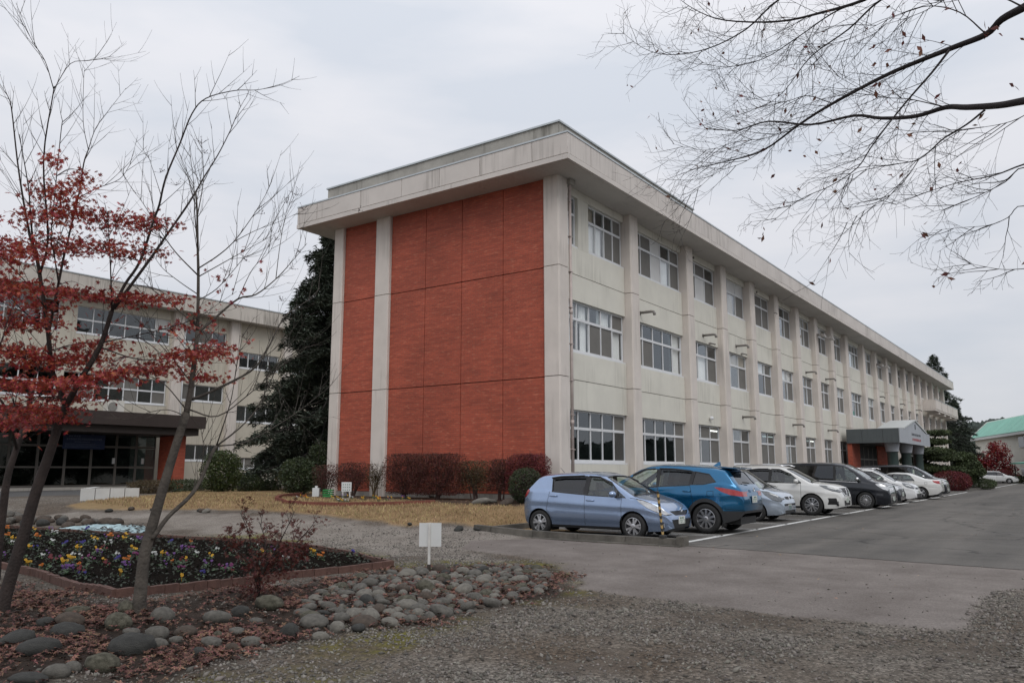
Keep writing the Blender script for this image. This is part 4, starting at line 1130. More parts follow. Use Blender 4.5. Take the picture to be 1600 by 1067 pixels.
    # shut lines of the doors, bonnet and tailgate
    if S.get('seams'):
        i1 = reg('shut_line', M_TRIM, .004, False)
        for (xa,za),(xb,zb_) in S['seams']:
            dx,dz = xb-xa,zb_-za; l = math.hypot(dx,dz); nx_,nz_ = -dz/l*.005,dx/l*.005
            # only painted faces may become seams
            cutpoly(bm, [(xa+nx_,za+nz_),(xb+nx_,zb_+nz_),(xb-nx_,zb_-nz_),(xa-nx_,za-nz_)], (0,2), i1, lambda a,n_: abs(n_.y) > .4, lay)
    bm.normal_update()
    # split the shell into the body and its pieces
    groups = {}
    for f in bm.faces:
        k = f[lay]
        if k == hole: continue
        sd = 0
        if k and parts[k][3]: sd = 1 if f.calc_center_median().y > 0 else -1
        groups.setdefault((k,sd),[]).append(f)
    body = None
    for (k,sd),fs in sorted(groups.items(), key=lambda t: t[0]):
        nm,m,ins,_ = ('body',pm,0,0) if k == 0 else parts[k]
        vid = {}; vs = []; ff = []
        for f in fs:
            q = []
            for v in f.verts:
                if v not in vid: vid[v] = len(vs); vs.append(v.co - v.normal*ins)
                q.append(vid[v])
            ff.append(q)
        mb = MB(); mb.v = [tuple(v) for v in vs]; mb.f = ff
        mb.build(nm, m, c, smooth=True, local=True)
    bm.free()
    # underside, wheel housings
    W = S['W']; zbm = min(z for x_,z in S['bot'])
    mb = MB(); w0,w1 = S['wheels']
    mb.box(-hx+.15,hx-.15,-W*.60,W*.60,zbm-.01,zbm+.16); mb.box(w0+r+.06,w1-r-.06,-W*.90,W*.90,zbm+.012,zbm+.15)
    mb.build('underbody', M_TRIM, c, local=True)
    for wx in S['wheels']:
        for s in (-1,1):
            mb = MB(); n_ = 18; v = []; f = []
            for k in range(n_+1):
                a = -.5+(math.pi+1.0)*k/n_
                for y in (s*W*.52,s*(W-.07)): v.append((wx+(r+.055)*math.cos(a),y,r*.98+(r+.055)*math.sin(a)))
            for k in range(n_): f.append((2*k,2*k+1,2*k+3,2*k+2))
            mb.add(v,f); mb.add([(wx-r,s*W*.52,zbm),(wx+r,s*W*.52,zbm),(wx+r,s*W*.52,2*r),(wx-r,s*W*.52,2*r)],[(0,1,2,3)])
            mb.build('wheel_housing', M_TRIM, c, local=True)
            wheel_parts(c, wx, s*(W-.115), s, r, .2, S.get('rim','five'), S.get('rimm',M_RIM), PROTO)
    # seats, dashboard
    sm = S.get('seatm',M_SEAT); fz = zbm+.2; bz = S['belt'][len(S['belt'])//2][1]
    def seat(x,y,w_,nm):
        mb = MB()
        mb.add([(x-.25,y-w_,fz+.12),(x+.27,y-w_,fz+.14),(x+.27,y+w_,fz+.14),(x-.25,y+w_,fz+.12),(x-.22,y-w_,fz+.28),(x+.27,y-w_*.95,fz+.34),(x+.27,y+w_*.95,fz+.34),(x-.22,y+w_,fz+.28)],[(3,2,1,0),(4,5,6,7),(0,1,5,4),(1,2,6,5),(2,3,7,6),(3,0,4,7)])
        tp = bz+.10
        mb.add([(x-.28,y-w_,fz+.25),(x-.12,y-w_,fz+.25),(x-.12,y+w_,fz+.25),(x-.28,y+w_,fz+.25),(x-.46,y-w_*.8,tp),(x-.35,y-w_*.8,tp),(x-.35,y+w_*.8,tp),(x-.46,y+w_*.8,tp)],[(3,2,1,0),(4,5,6,7),(0,1,5,4),(1,2,6,5),(2,3,7,6),(3,0,4,7)])
        for hy in ((0,) if w_ < .4 else (-w_*.6,w_*.6)):
            mb.add([(x-.46,y+hy-.11,tp+.04),(x-.37,y+hy-.11,tp+.04),(x-.37,y+hy+.11,tp+.04),(x-.46,y+hy+.11,tp+.04),(x-.48,y+hy-.09,tp+.2),(x-.40,y+hy-.09,tp+.2),(x-.40,y+hy+.09,tp+.2),(x-.48,y+hy+.09,tp+.2)],[(3,2,1,0),(4,5,6,7),(0,1,5,4),(1,2,6,5),(2,3,7,6),(3,0,4,7)])
            mb.tube([(x-.42,y+hy,tp-.02),(x-.42,y+hy,tp+.06)],.012,6)
        mb.build(nm, sm, c, local=True)
    sx = S.get('sx',.15)
    seat(sx,-.37,.25,'seat'); seat(sx,.37,.25,'seat'); seat(sx-.85,0,W*.68,'rear_seat')
    mb = MB(); dx = S['ws'][2]; mb.add([(dx-.50,-W*.8,bz-.35),(dx-.42,-W*.8,bz-.02),(dx-.02,-W*.78,bz-.03),(dx-.02,-W*.78,bz-.4),(dx-.50,W*.8,bz-.35),(dx-.42,W*.8,bz-.02),(dx-.02,W*.78,bz-.03),(dx-.02,W*.78,bz-.4)],[(0,1,2,3),(7,6,5,4),(0,4,5,1),(1,5,6,2),(2,6,7,3),(3,7,4,0)]); mb.build('dashboard', M_TRIM, c, local=True)
    mb = MB(); sc_ = Vector((dx-.62,-.37,bz-.02)); mb.tube([sc_+Vector((.06*math.sin(a),.18*math.cos(a),.17*math.sin(a))) for a in np.linspace(0,2*math.pi,17)],.014,6,False); mb.build('steering_wheel', M_TRIM, c, local=True)
    # door mirrors
    mx_ = S['mir']
    for s in (-1,1):
        mb = MB(); y = s*(W+.10)
        pr = [(-.035,.075,.055),(.0,.10,.075),(.05,.10,.075),(.09,.065,.05),(.105,.02,.02)]
        for i,(dx_,hw,hh) in enumerate(pr):
            for k in range(10):
                a = 2*math.pi*k/10; mb.v.append((mx_[0]+dx_,y+hw*math.cos(a),mx_[1]+hh*math.sin(a)))
        for i in range(len(pr)-1):
            for k in range(10): mb.f.append((i*10+k,i*10+(k+1)%10,(i+1)*10+(k+1)%10,(i+1)*10+k))
        mb.f.append(tuple(range(9,-1,-1))); mb.f.append(tuple(range(40,50)))
        o = mb.build('door_mirror', S.get('mirm',pm), c, smooth=True, local=True)
        m2 = MB(); m2.tube([(mx_[0]+.02,s*(W-.07),mx_[1]-.06),(mx_[0]+.03,s*(W+.06),mx_[1]-.035)],[.035,.025],8); m2.build('mirror_arm', M_TRIM, o, local=True)
    # door handles
    for hx_,hz in S['handles']:
        for s in (-1,1):
            mb = MB(); y = W*.992
            mb.tube([(hx_-.10,s*(y-.02),hz),(hx_-.085,s*(y+.022),hz+.004),(hx_+.085,s*(y+.022),hz+.004),(hx_+.10,s*(y-.02),hz)],.014,8)
            mb.build('door_handle', S.get('handm',pm), c, smooth=True, local=True)
    # number plate and badge
    def plate(x,z,f,tilt=0):
        mb = MB(); mb.box(min(x,x+f*.012),max(x,x+f*.012),-.165,.165,z-.0825,z+.0825)
        o = mb.build('number_plate', M_PLATE, c, local=True); g = MB(); xx_ = x+f*.0125; e = f*.002
        for a,b,z0_,z1_ in ((-.10,-.03,z+.025,z+.062),(.0,.09,z+.025,z+.062)):
            for q in range(3):
                yy_ = a+(b-a)*(q+.5)/3; g.box(min(xx_,xx_+e),max(xx_,xx_+e),yy_-.009,yy_+.009,z0_,z1_)
        for q in range(4):
            yy_ = -.105+.065*q+(.02 if q > 1 else 0); hh = (z-.065,z+.008)
            g.box(min(xx_,xx_+e),max(xx_,xx_+e),yy_-.020,yy_+.020,hh[1]-.014,hh[1])
            sgn = 1 if q%2 else -1
            g.box(min(xx_,xx_+e),max(xx_,xx_+e),yy_+sgn*.008,yy_+sgn*.020,hh[0],hh[1]-.014)
            if q in (1,3): g.box(min(xx_,xx_+e),max(xx_,xx_+e),yy_-.020,yy_+.020,hh[0],hh[0]+.014)
        g.build('plate_lettering', M_PLATEG, o, local=True)
    plate(S['fp'][0],S['fp'][1],1); plate(S['rp'][0],S['rp'][1],-1)
    if 'badge' in S:
        for x,z,f in S['badge']:
            mb = MB(); mb.tube([(x,.055*math.cos(a)*1.2,z+.045*math.sin(a)) for a in np.linspace(0,2*math.pi,17)],.008,6,False)
            mb.tube([(x,.03*math.cos(a),z+.03*math.sin(a)) for a in np.linspace(0,2*math.pi,13)],.006,6,False); mb.build('badge', M_CHROME, c, local=True)
    # wipers
    p = S['ws']
    for y_ in (-.35,.2): MB().tube([(p[2]+.03,y_+.35,S['wsb']+.02),(p[2]-.05,y_-.1,S['wsb']+.07)],.009,6).build('wiper', M_TRIM, c, local=True)
    for fn in S.get('extra',()): fn(c, S, pm)
    return c

def fogs(c,S,pm):
    for s in (-1,1):
        x,y,z = S['fog']
        mb = MB(); mb.tube([(x-.05,s*y,z),(x+.012,s*y,z)],.05,14); o = mb.build('fog_light', M_LAMP, c, local=True)
        mb = MB(); mb.tube([(x-.05,s*y,z),(x+.005,s*y,z)],.085,14); mb.build('fog_surround', M_TRIM, o, local=True)
def aerial(c,S,pm):
    x,z = S['aer']; mb = MB(); mb.tube([(x,0,z),(x-.02,0,z+.02),(x-.13,0,z+.14)],[.014,.008,.004],6); mb.build('aerial', M_TRIM, c, local=True)
def fin(c,S,pm):
    x,z = S['aer']; mb = MB(); mb.add([(x-.1,-.03,z-.01),(x+.1,-.02,z-.01),(x+.1,.02,z-.01),(x-.1,.03,z-.01),(x-.10,-.006,z+.09),(x-.06,-.006,z+.09),(x-.06,.006,z+.09),(x-.10,.006,z+.09)],[(3,2,1,0),(4,5,6,7),(0,1,5,4),(1,2,6,5),(2,3,7,6),(3,0,4,7)]); mb.build('aerial_fin', pm, c, local=True)
def rails(c,S,pm):
    for s in (-1,1):
        mb = MB(); z = S['railz']; y = S['raily']; mb.tube([(-1.5,s*y,z-.07),(-1.35,s*y,z),(.2,s*y,z+.005),(.42,s*y,z-.06)],.018,8); mb.build('roof_rail', S.get('railm',M_CHROME), c, smooth=True, local=True)
def spoiler(c,S,pm):
    x,z,w_ = S['spo']; mb = MB(); mb.add([(x-.26,-w_,z-.045),(x+.16,-w_*1.02,z-.01),(x+.16,w_*1.02,z-.01),(x-.26,w_,z-.045),(x-.26,-w_,z-.02),(x+.16,-w_*1.02,z+.02),(x+.16,w_*1.02,z+.02),(x-.26,w_,z-.02)],[(3,2,1,0),(4,5,6,7),(0,1,5,4),(1,2,6,5),(2,3,7,6),(3,0,4,7)]); mb.build('roof_spoiler', pm, c, local=True)
def visor(c,S,pm):
    for (kind,poly) in S['win'][:2]:
        pts = sorted([p for p in poly if p[1] > 1.2], key=lambda p:p[0])
        for s in (-1,1):
            mb = MB(); zmx = S['belt'][1][1]
            mb.tube([(p[0],s*(S['W']*.975-S.get('tan',.36)*(p[1]-zmx)*.97+.012),p[1]+.02) for p in pts],.022,6); mb.build('rain_visor', M_TRIM, c, local=True)
def side_trim(c,S,pm):
    z = S['trimz']
    for s in (-1,1):
        mb = MB(); mb.tube([(x,s*(S['W']*.988+.004),zz) for x,zz in z],.012,6); mb.build('chrome_strip', M_CHROME, c, local=True)
def wiper_r(c,S,pm):
    x,y,z = S['rwip']; mb = MB(); mb.tube([(x-.03,0,z),(x-.02,y*.5,z+.02),(x+.02,y,z+.03)],.014,6); mb.build('rear_wiper', M_TRIM, c, local=True)

HATCH = dict(L=3.885,W=.8475,r=.295,wheels=(-1.3875,1.1225),
  top=[(-1.95,.60),(-1.93,.86),(-1.86,1.03),(-1.70,1.20),(-1.50,1.40),(-1.36,1.455),(-.9,1.495),(-.4,1.51),(.05,1.495),(.32,1.44),(.72,1.22),(1.08,1.015),(1.22,.965),(1.5,.895),(1.72,.80),(1.85,.69),(1.915,.58),(1.95,.45)],
  bot=[(-1.95,.42),(-1.85,.28),(-1.6,.22),(1.5,.19),(1.8,.20),(1.95,.27)],
  belt=[(-1.95,1.04),(-1.2,1.03),(-.2,.965),(.7,.925),(1.2,.90),(1.95,.75)],
  win=[('c',[(-.06,.975),(-.03,1.375),(.26,1.36),(.50,1.245),(.70,1.10),(.70,.945)]),('d',[(-1.02,1.045),(-1.06,1.33),(-.8,1.365),(-.16,1.385),(-.19,.985)]),('c',[(.75,.945),(.75,1.055),(.93,.935)])],
  ws=(.38,.54,1.12,.70),wsz=.93,wsb=1.0,rw=(.50,1.09,.46,1.36,-1.3),
  head=[([(1.22,.885),(1.36,.862),(1.55,.80),(1.76,.70),(1.90,.575),(1.84,.555),(1.66,.625),(1.46,.715),(1.32,.80)],M_LAMP)],
  tail=[[(-1.96,.99),(-1.76,1.09),(-1.70,1.04),(-1.78,.93),(-1.96,.83)]],ty=.5,
  front=[('grille',[(-.50,.635),(.50,.635),(.30,.535),(-.30,.535)],M_TRIM),('lower_grille',[(-.52,.45),(.52,.45),(.40,.255),(-.40,.255)],M_TRIM)],
  rear=[],handles=[(.03,.845),(-.98,.93)],mir=(.66,1.0),fp=(1.935,.43),rp=(-1.96,.72),badge=[(1.93,.655,1)],
  seams=[((-.12,.28),(-.12,.98)),((.84,.30),(.84,.93)),((-1.18,.62),(-1.10,1.04)),((-1.02,.40),(-1.18,.62)),((1.05,.92),(1.24,.90))],
  fog=(1.80,.63,.33),aer=(-1.15,1.46),extra=(fogs,aerial,visor),kf=.32,lf=.85,sx=.05)
SUV = dict(L=4.54,W=.92,r=.362,wheels=(-1.36,1.34),clad=.40,
  top=[(-2.28,.62),(-2.27,.95),(-2.22,1.10),(-2.08,1.26),(-1.90,1.50),(-1.80,1.58),(-1.5,1.635),(-.8,1.69),(-.1,1.705),(.25,1.675),(.50,1.60),(.95,1.36),(1.30,1.16),(1.46,1.11),(1.95,1.02),(2.15,.92),(2.24,.78),(2.28,.6)],
  bot=[(-2.28,.52),(-2.15,.36),(-1.8,.26),(1.8,.24),(2.1,.26),(2.28,.36)],
  belt=[(-2.28,1.18),(-1.4,1.20),(-.3,1.115),(.7,1.075),(1.3,1.05),(2.28,.9)],
  win=[('c',[(-.03,1.125),(.0,1.555),(.30,1.54),(.62,1.395),(1.0,1.135),(1.0,1.095)]),('d',[(-.92,1.18),(-.98,1.50),(-.5,1.55),(-.12,1.56),(-.12,1.135)]),('d',[(-1.62,1.27),(-1.42,1.43),(-1.08,1.495),(-1.02,1.195),(-1.30,1.205)])],
  ws=(.50,.58,1.36,.74),wsz=1.08,wsb=1.13,rw=(.60,1.19,.50,1.50,-1.6),
  head=[([(1.70,1.0),(1.95,.98),(2.2,.86),(2.2,.80),(1.95,.85)],M_LAMP)],
  tail=[[(-2.30,1.00),(-2.10,1.06),(-1.80,1.115),(-1.60,1.13),(-1.78,1.02),(-2.0,.94),(-2.30,.90)]],ty=.36,
  front=[('grille',[(-.5,.85),(.5,.85),(.3,.55),(-.3,.55)],M_TRIM)],
  rear=[('bumper_insert',[(-.9,.30),(.9,.30),(.9,.56),(-.9,.56)],M_CLAD)],
  handles=[(.10,.98),(-.88,1.02)],mir=(.86,1.14),fp=(2.275,.55),rp=(-2.295,.83),badge=[(-2.285,1.06,-1)],
  seams=[((-.08,.42),(-.08,1.12)),((1.02,.42),(1.02,1.08)),((-1.05,.75),(-.96,1.17)),((-.88,.45),(-1.05,.75)),((-1.75,.62),(-2.25,.58)),((-1.42,.90),(-1.42,1.03)),((-1.58,.90),(-1.58,1.03)),((-1.42,1.03),(-1.58,1.03)),((-1.42,.90),(-1.58,.90))],
  aer=(-1.35,1.66),spo=(-1.80,1.615,.56),rwip=(-2.14,.3,1.21),extra=(fin,spoiler,visor,wiper_r),rim='ten',kr=.22,lr=.7,sx=.2)
BOXY = dict(L=3.995,W=.8475,r=.29,wheels=(-1.41,1.19),
  top=[(-2.0,.6),(-1.99,1.1),(-1.93,1.5),(-1.8,1.64),(-1.3,1.68),(-.3,1.69),(.3,1.66),(.55,1.58),(1.0,1.25),(1.33,1.03),(1.48,.98),(1.75,.90),(1.90,.80),(1.97,.66),(2.0,.5)],
  bot=[(-2.0,.35),(-1.8,.22),(1.6,.19),(1.85,.20),(2.0,.26)],
  belt=[(-2.0,1.0),(0,.96),(.9,.92),(1.4,.89),(2.0,.75)],
  win=[('c',[(-.2,.98),(-.2,1.52),(.36,1.50),(.72,1.25),(.95,.97)]),('d',[(-1.7,1.0),(-1.7,1.5),(-.3,1.53),(-.3,.98)])],
  ws=(.52,.56,1.38,.69),wsz=.95,wsb=1.02,rw=(.55,1.05,.55,1.45,-1.7),
  head=[([(1.38,.90),(1.55,.89),(1.80,.80),(1.955,.70),(1.92,.60),(1.70,.66),(1.50,.78)],M_LAMPD)],
  front=[('grille',[(-.34,.74),(.34,.74),(.30,.66),(-.30,.66)],M_TRIM),('middle_grille',[(-.56,.535),(.56,.535),(.54,.475),(-.54,.475)],M_TRIM),('lower_grille',[(-.52,.34),(.52,.34),(.50,.24),(-.50,.24)],M_TRIM)],
  handles=[(-.05,.85)],mir=(.9,1.04),fp=(1.985,.42),rp=(-2.0,.8),badge=[(1.975,.70,1)],seams=[((-.25,.28),(-.25,.96)),((1.0,.3),(1.0,.92))],sx=.2,kf=.24,lf=.7)
XT = dict(SUV,L=4.64,W=.91,wheels=(-1.36,1.345),clad=0,
  top=[(-2.33,.7),(-2.31,1.05),(-2.2,1.3),(-1.95,1.55),(-1.7,1.64),(-.9,1.70),(-.2,1.715),(.22,1.69),(.5,1.60),(.95,1.35),(1.28,1.16),(1.45,1.125),(1.95,1.06),(2.18,.97),(2.28,.80),(2.33,.6)],
  bot=[(-2.33,.5),(-2.1,.34),(-1.8,.26),(1.8,.24),(2.1,.25),(2.33,.32)],
  win=[('c',[(-.05,1.125),(-.02,1.56),(.28,1.55),(.60,1.41),(.98,1.15),(.98,1.105)]),('d',[(-.95,1.16),(-.98,1.52),(-.5,1.57),(-.14,1.57),(-.14,1.13)]),('d',[(-1.7,1.25),(-1.5,1.46),(-1.1,1.52),(-1.05,1.17)])],
  ws=(.48,.58,1.34,.74),head=[([(1.62,1.02),(1.80,1.015),(2.05,.95),(2.27,.86),(2.24,.80),(2.02,.84),(1.80,.92)],M_LAMPD)],tail=[],
  front=[('grille',[(-.55,.93),(.55,.93),(.34,.66),(-.34,.66)],M_TRIM),('chrome_v',[(-.46,.93),(-.33,.93),(-.10,.70),(.10,.70),(.33,.93),(.46,.93),(.16,.665),(-.16,.665)],M_CHROME),('lower_grille',[(-.42,.50),(.42,.50),(.40,.34),(-.40,.34)],M_TRIM),('bumper_slot',[(-.86,.60),(-.76,.60),(-.74,.38),(-.84,.38)],M_TRIM),('bumper_slot',[(.76,.60),(.86,.60),(.84,.38),(.74,.38)],M_TRIM)],
  rear=[],fp=(2.325,.52),rp=(-2.33,.9),badge=[(2.30,.86,1)],seams=[((-.10,.36),(-.10,1.12)),((1.0,.36),(1.0,1.1)),((-1.05,.75),(-.98,1.17))],
  fog=(2.20,.70,.42),railz=1.73,raily=.60,extra=(fogs,rails,visor),rim='six',rimm=M_RIM,mir=(.86,1.17),kf=.27,lf=.8)
VAN = dict(L=4.92,W=.925,r=.335,wheels=(-1.45,1.55),
  top=[(-2.46,.6),(-2.45,1.2),(-2.38,1.65),(-2.2,1.82),(-1.8,1.86),(-.5,1.885),(.35,1.87),(.75,1.80),(1.2,1.55),(1.65,1.22),(1.85,1.13),(2.2,1.06),(2.36,.96),(2.43,.8),(2.46,.55)],
  bot=[(-2.46,.35),(-2.2,.22),(2.0,.18),(2.3,.17),(2.46,.24)],
  belt=[(-2.46,1.22),(-1,1.17),(.5,1.10),(1.5,1.05),(2.46,.9)],
  win=[('c',[(.42,1.13),(.42,1.70),(.75,1.67),(1.12,1.44),(1.38,1.16),(1.38,1.09)]),('d',[(-1.05,1.20),(-1.05,1.74),(.32,1.73),(.32,1.14)]),('d',[(-2.25,1.26),(-2.15,1.68),(-1.2,1.73),(-1.15,1.21)])],
  ws=(.72,.60,1.70,.76),wsz=1.08,wsb=1.2,rw=(.6,1.25,.55,1.65,-2.0),
  head=[([(1.95,1.0),(2.1,1.02),(2.30,.94),(2.42,.84),(2.40,.72),(2.2,.80),(2.02,.92)],M_LAMP)],
  front=[('grille',[(-.55,.93),(.55,.93),(.60,.42),(-.60,.42)],M_CHROME),('lower_grille',[(-.5,.36),(.5,.36),(.45,.24),(-.45,.24)],M_TRIM)],
  handles=[(.52,.98),(.18,.98)],mir=(1.28,1.19),mirm=M_CHROME,fp=(2.462,.40),rp=(-2.46,.9),badge=[(2.455,.76,1)],
  seams=[((.37,.3),(.37,1.12)),((1.42,.3),(1.42,1.07)),((-1.1,.3),(-1.1,1.18))],trimz=[(-2.2,1.215),(-1,1.155),(.5,1.085),(1.3,1.045)],
  extra=(side_trim,),rim='multi',sx=.7,kf=.20,lf=.6,crown=.09,tan=.22)
MPV = dict(BOXY,L=4.40,W=.90,r=.31,wheels=(-1.35,1.33),
  top=[(-2.2,.6),(-2.18,1.1),(-2.05,1.5),(-1.85,1.60),(-1,1.64),(-.1,1.64),(.3,1.58),(.75,1.36),(1.2,1.08),(1.4,1.02),(1.8,.95),(2.05,.83),(2.15,.68),(2.2,.5)],
  bot=[(-2.2,.35),(-2,.22),(1.9,.18),(2.2,.25)],belt=[(-2.2,1.06),(0,1.0),(1.0,.96),(2.2,.78)],
  win=[('c',[(-.1,1.02),(-.1,1.49),(.28,1.46),(.6,1.28),(.95,1.01)]),('d',[(-1.1,1.04),(-1.1,1.49),(-.2,1.50),(-.2,1.02)]),('d',[(-1.95,1.1),(-1.8,1.43),(-1.2,1.48),(-1.2,1.05)])],
  ws=(.33,.58,1.26,.74),wsz=.98,wsb=1.05,
  head=[([(1.60,.93),(1.85,.90),(2.12,.78),(2.10,.66),(1.85,.72),(1.68,.82)],M_LAMPD)],
  front=[('grille',[(-.50,.72),(.50,.72),(.48,.63),(-.48,.63)],M_TRIM),('lower_grille',[(-.62,.42),(.62,.42),(.55,.25),(-.55,.25)],M_TRIM)],fp=(2.19,.50),rp=(-2.2,.8),badge=[(2.18,.68,1)],mir=(.86,1.06),seams=[((-.15,.3),(-.15,1.0)),((.98,.3),(.98,.98))],railz=1.65,raily=.6,extra=(rails,))
SEDAN = dict(L=4.73,W=.90,r=.325,wheels=(-1.41,1.44),
  top=[(-2.37,.55),(-2.355,.85),(-2.30,1.02),(-2.2,1.06),(-1.75,1.09),(-1.55,1.14),(-1.05,1.34),(-.75,1.41),(-.2,1.44),(.15,1.42),(.4,1.35),(.85,1.12),(1.15,.98),(1.35,.945),(1.9,.86),(2.2,.72),(2.33,.6),(2.37,.45)],
  bot=[(-2.37,.42),(-2.2,.28),(-1.9,.22),(1.9,.19),(2.2,.2),(2.37,.28)],
  belt=[(-2.37,1.0),(-1.2,.98),(0,.93),(1.0,.90),(2.37,.72)],
  win=[('c',[(.02,.945),(.04,1.325),(.22,1.315),(.5,1.18),(.80,.945)]),('c',[(-1.12,1.0),(-.88,1.24),(-.68,1.31),(-.06,1.335),(-.06,.955)])],
  ws=(.38,.56,1.20,.72),wsz=.9,wsb=.97,rw=(.62,1.10,.5,1.33,-.8),rwk='c',
  tail=[[(-2.40,.96),(-2.18,1.0),(-1.98,1.01),(-2.06,.90),(-2.2,.84),(-2.40,.80)]],ty=.45,
  rear=[('chrome_bar',[(-.4,.905),(.4,.905),(.4,.875),(-.4,.875)],M_CHROME)],
  handles=[(.15,.82),(-.95,.85)],mir=(.70,1.0),fp=(2.36,.45),rp=(-2.385,.74),badge=[(-2.375,.95,-1)],
  seams=[((-.01,.3),(-.01,.95)),((.9,.3),(.9,.92)),((-1.12,.7),(-1.08,1.0)),((-1.0,.4),(-1.12,.7)),((-1.62,.92),(-1.74,.92)),((-1.62,.80),(-1.74,.80)),((-1.62,.80),(-1.62,.92)),((-1.74,.80),(-1.74,.92)),((-1.8,.66),(-2.36,.62))],rim='sedan',kr=.24,lr=.7,sx=.1,seatm=M_SEATB)
WAGON = dict(SEDAN,L=4.36,W=.85,r=.30,wheels=(-1.36,1.24),
  top=[(-2.18,.55),(-2.17,.9),(-2.08,1.1),(-1.85,1.34),(-1.65,1.42),(-1.0,1.47),(-.2,1.475),(.2,1.44),(.5,1.31),(.9,1.08),(1.15,.98),(1.4,.93),(1.85,.83),(2.08,.7),(2.18,.45)],
  bot=[(-2.18,.4),(-2,.26),(1.8,.2),(2.18,.28)],belt=[(-2.18,1.05),(-1,1.0),(0,.95),(1.0,.90),(2.18,.74)],
  win=[('c',[(.02,.965),(.02,1.36),(.22,1.35),(.5,1.22),(.82,.95)]),('d',[(-.95,1.01),(-.98,1.36),(-.06,1.37),(-.06,.97)]),('d',[(-1.85,1.10),(-1.72,1.31),(-1.06,1.36),(-1.03,1.02)])],
  ws=(.42,.54,1.18,.70),rw=(.5,1.08,.45,1.34,-1.6),tail=[],rear=[],head=[([(1.55,.86),(1.75,.85),(2.08,.70),(2.06,.62),(1.8,.70)],M_LAMPD)],
  fp=(2.18,.45),rp=(-2.18,.8),badge=[],seams=[((-.01,.3),(-.01,.95)),((.9,.3),(.9,.92))])

FWD, BWD = -math.pi/2, math.pi/2
Zp = .02
P_LB = paint('light_blue_metallic', (.30,.39,.56), .75, .24)
P_BL = paint('deep_blue_metallic', (.010,.135,.285), .75, .22)
P_IB = paint('ice_blue_metallic', (.46,.53,.62), .6, .26)
P_WH = paint('pearl_white', (.70,.70,.68), .1)
P_WW = paint('plain_white', (.72,.73,.73), .0)
P_BK = paint('black_metallic', (.008,.010,.016), .2)
P_DK = paint('dark_grey_metallic', (.03,.032,.038), .4)
make_car('parked_car','light blue five-door hatchback beside the concrete kerb, nearest of the row',(17.34,9.555,Zp),FWD,HATCH,P_LB)
make_car('parked_car','blue crossover parked tail-out with black wheel-arch cladding and red tail lamps',(20.05,9.14,Zp),BWD,SUV,P_BL)
make_car('parked_car','pale ice-blue boxy compact, its nose showing behind the blue crossover',(25.45,9.58,Zp),FWD,BOXY,P_IB)
make_car('parked_car','pearl white crossover with black V-shaped grille and dark-spoked wheels, nose out',(29.85,9.24,Zp),FWD,XT,P_WH)
make_car('parked_car','large black minivan with chrome strip under its windows, nose out',(36.3,9.05,Zp),FWD,VAN,P_BK)
make_car('parked_car','black compact car squeezed between the black minivan and a white people carrier',(39.6,9.0,Zp),FWD,dict(MPV,head=[([(1.60,.93),(1.85,.90),(2.12,.78),(2.10,.66),(1.85,.72),(1.68,.82)],M_LAMP)],front=[('grille',[(-.60,.72),(.60,.72),(.58,.40),(-.58,.40)],M_TRIM),('lower_grille',[(-.55,.30),(.55,.30),(.5,.22),(-.5,.22)],M_CHROME)]),P_BK)
make_car('parked_car','white people carrier with dark headlamps parked next to the white saloon',(44.0,9.05,Zp),FWD,MPV,P_WW)
make_car('parked_car','white four-door saloon parked tail-out, last of the row before the red bush',(49.65,8.90,Zp),BWD,SEDAN,P_WH)
make_car('parked_car','dark grey minivan behind the white saloon, only roof and windscreen showing',(54.3,9.3,Zp),FWD,VAN,P_DK)
make_car('parked_car','white estate car standing alone at the far end of the car park',(114.0,9.0,Zp),FWD,WAGON,P_WW)
# ================================================================== trees and shrubs
M_BARKM = mat('maple_bark', (.030,.021,.018), .9, .4, 6, .9, 40)
M_BARKG = mat('grey_bark', (.068,.058,.048), .9, .4, 7, .9, 35)
M_BARKZ = mat('zelkova_bark', (.030,.024,.024), .9, .25, 8, .4, 50)
M_TWIGM = mat('maple_twig', (.055,.028,.032), .85, .2, 6)
M_LEAFR = mat('maple_leaf', (.25,.030,.028), .6, .25, 2.0, island=.45, c2=(.34,.06,.035), trans=.35)
M_LEAFD = mat('dark_maple_leaf', (.105,.026,.020), .65, .25, 3, island=.4, trans=.3)
M_LITTER = mat('fallen_leaf', (.085,.032,.023), .8, .3, 3, island=.65, c2=(.15,.075,.052))
M_LEAFB = mat('brown_leaf', (.16,.062,.045), .7, .3, 5, island=.4, trans=.25)
M_GREEN_D = mat('evergreen_leaf', (.042,.058,.022), .5, .35, 3, island=.5, trans=.15)
M_GREEN_C = mat('cedar_needles', (.062,.078,.055), .75, .35, 1.2, island=.5)
M_GREEN_P = mat('pine_needles', (.046,.064,.022), .65, .3, 1.2, island=.35)
M_GREEN_B = mat('bright_leaf', (.055,.075,.022), .5, .3, 2, island=.4, trans=.2)
M_REDH = mat('red_hedge_leaf', (.098,.032,.023), .7, .3, 2, island=.4, trans=.2)
M_REDH2 = mat('crimson_hedge_leaf', (.130,.020,.021), .7, .3, 2, island=.4, trans=.2)
M_BRNH = mat('brown_hedge_leaf', (.085,.060,.028), .7, .3, 2, island=.4, trans=.2)
M_REDT = mat('scarlet_leaf', (.20,.015,.016), .65, .3, 2, island=.4, trans=.25)

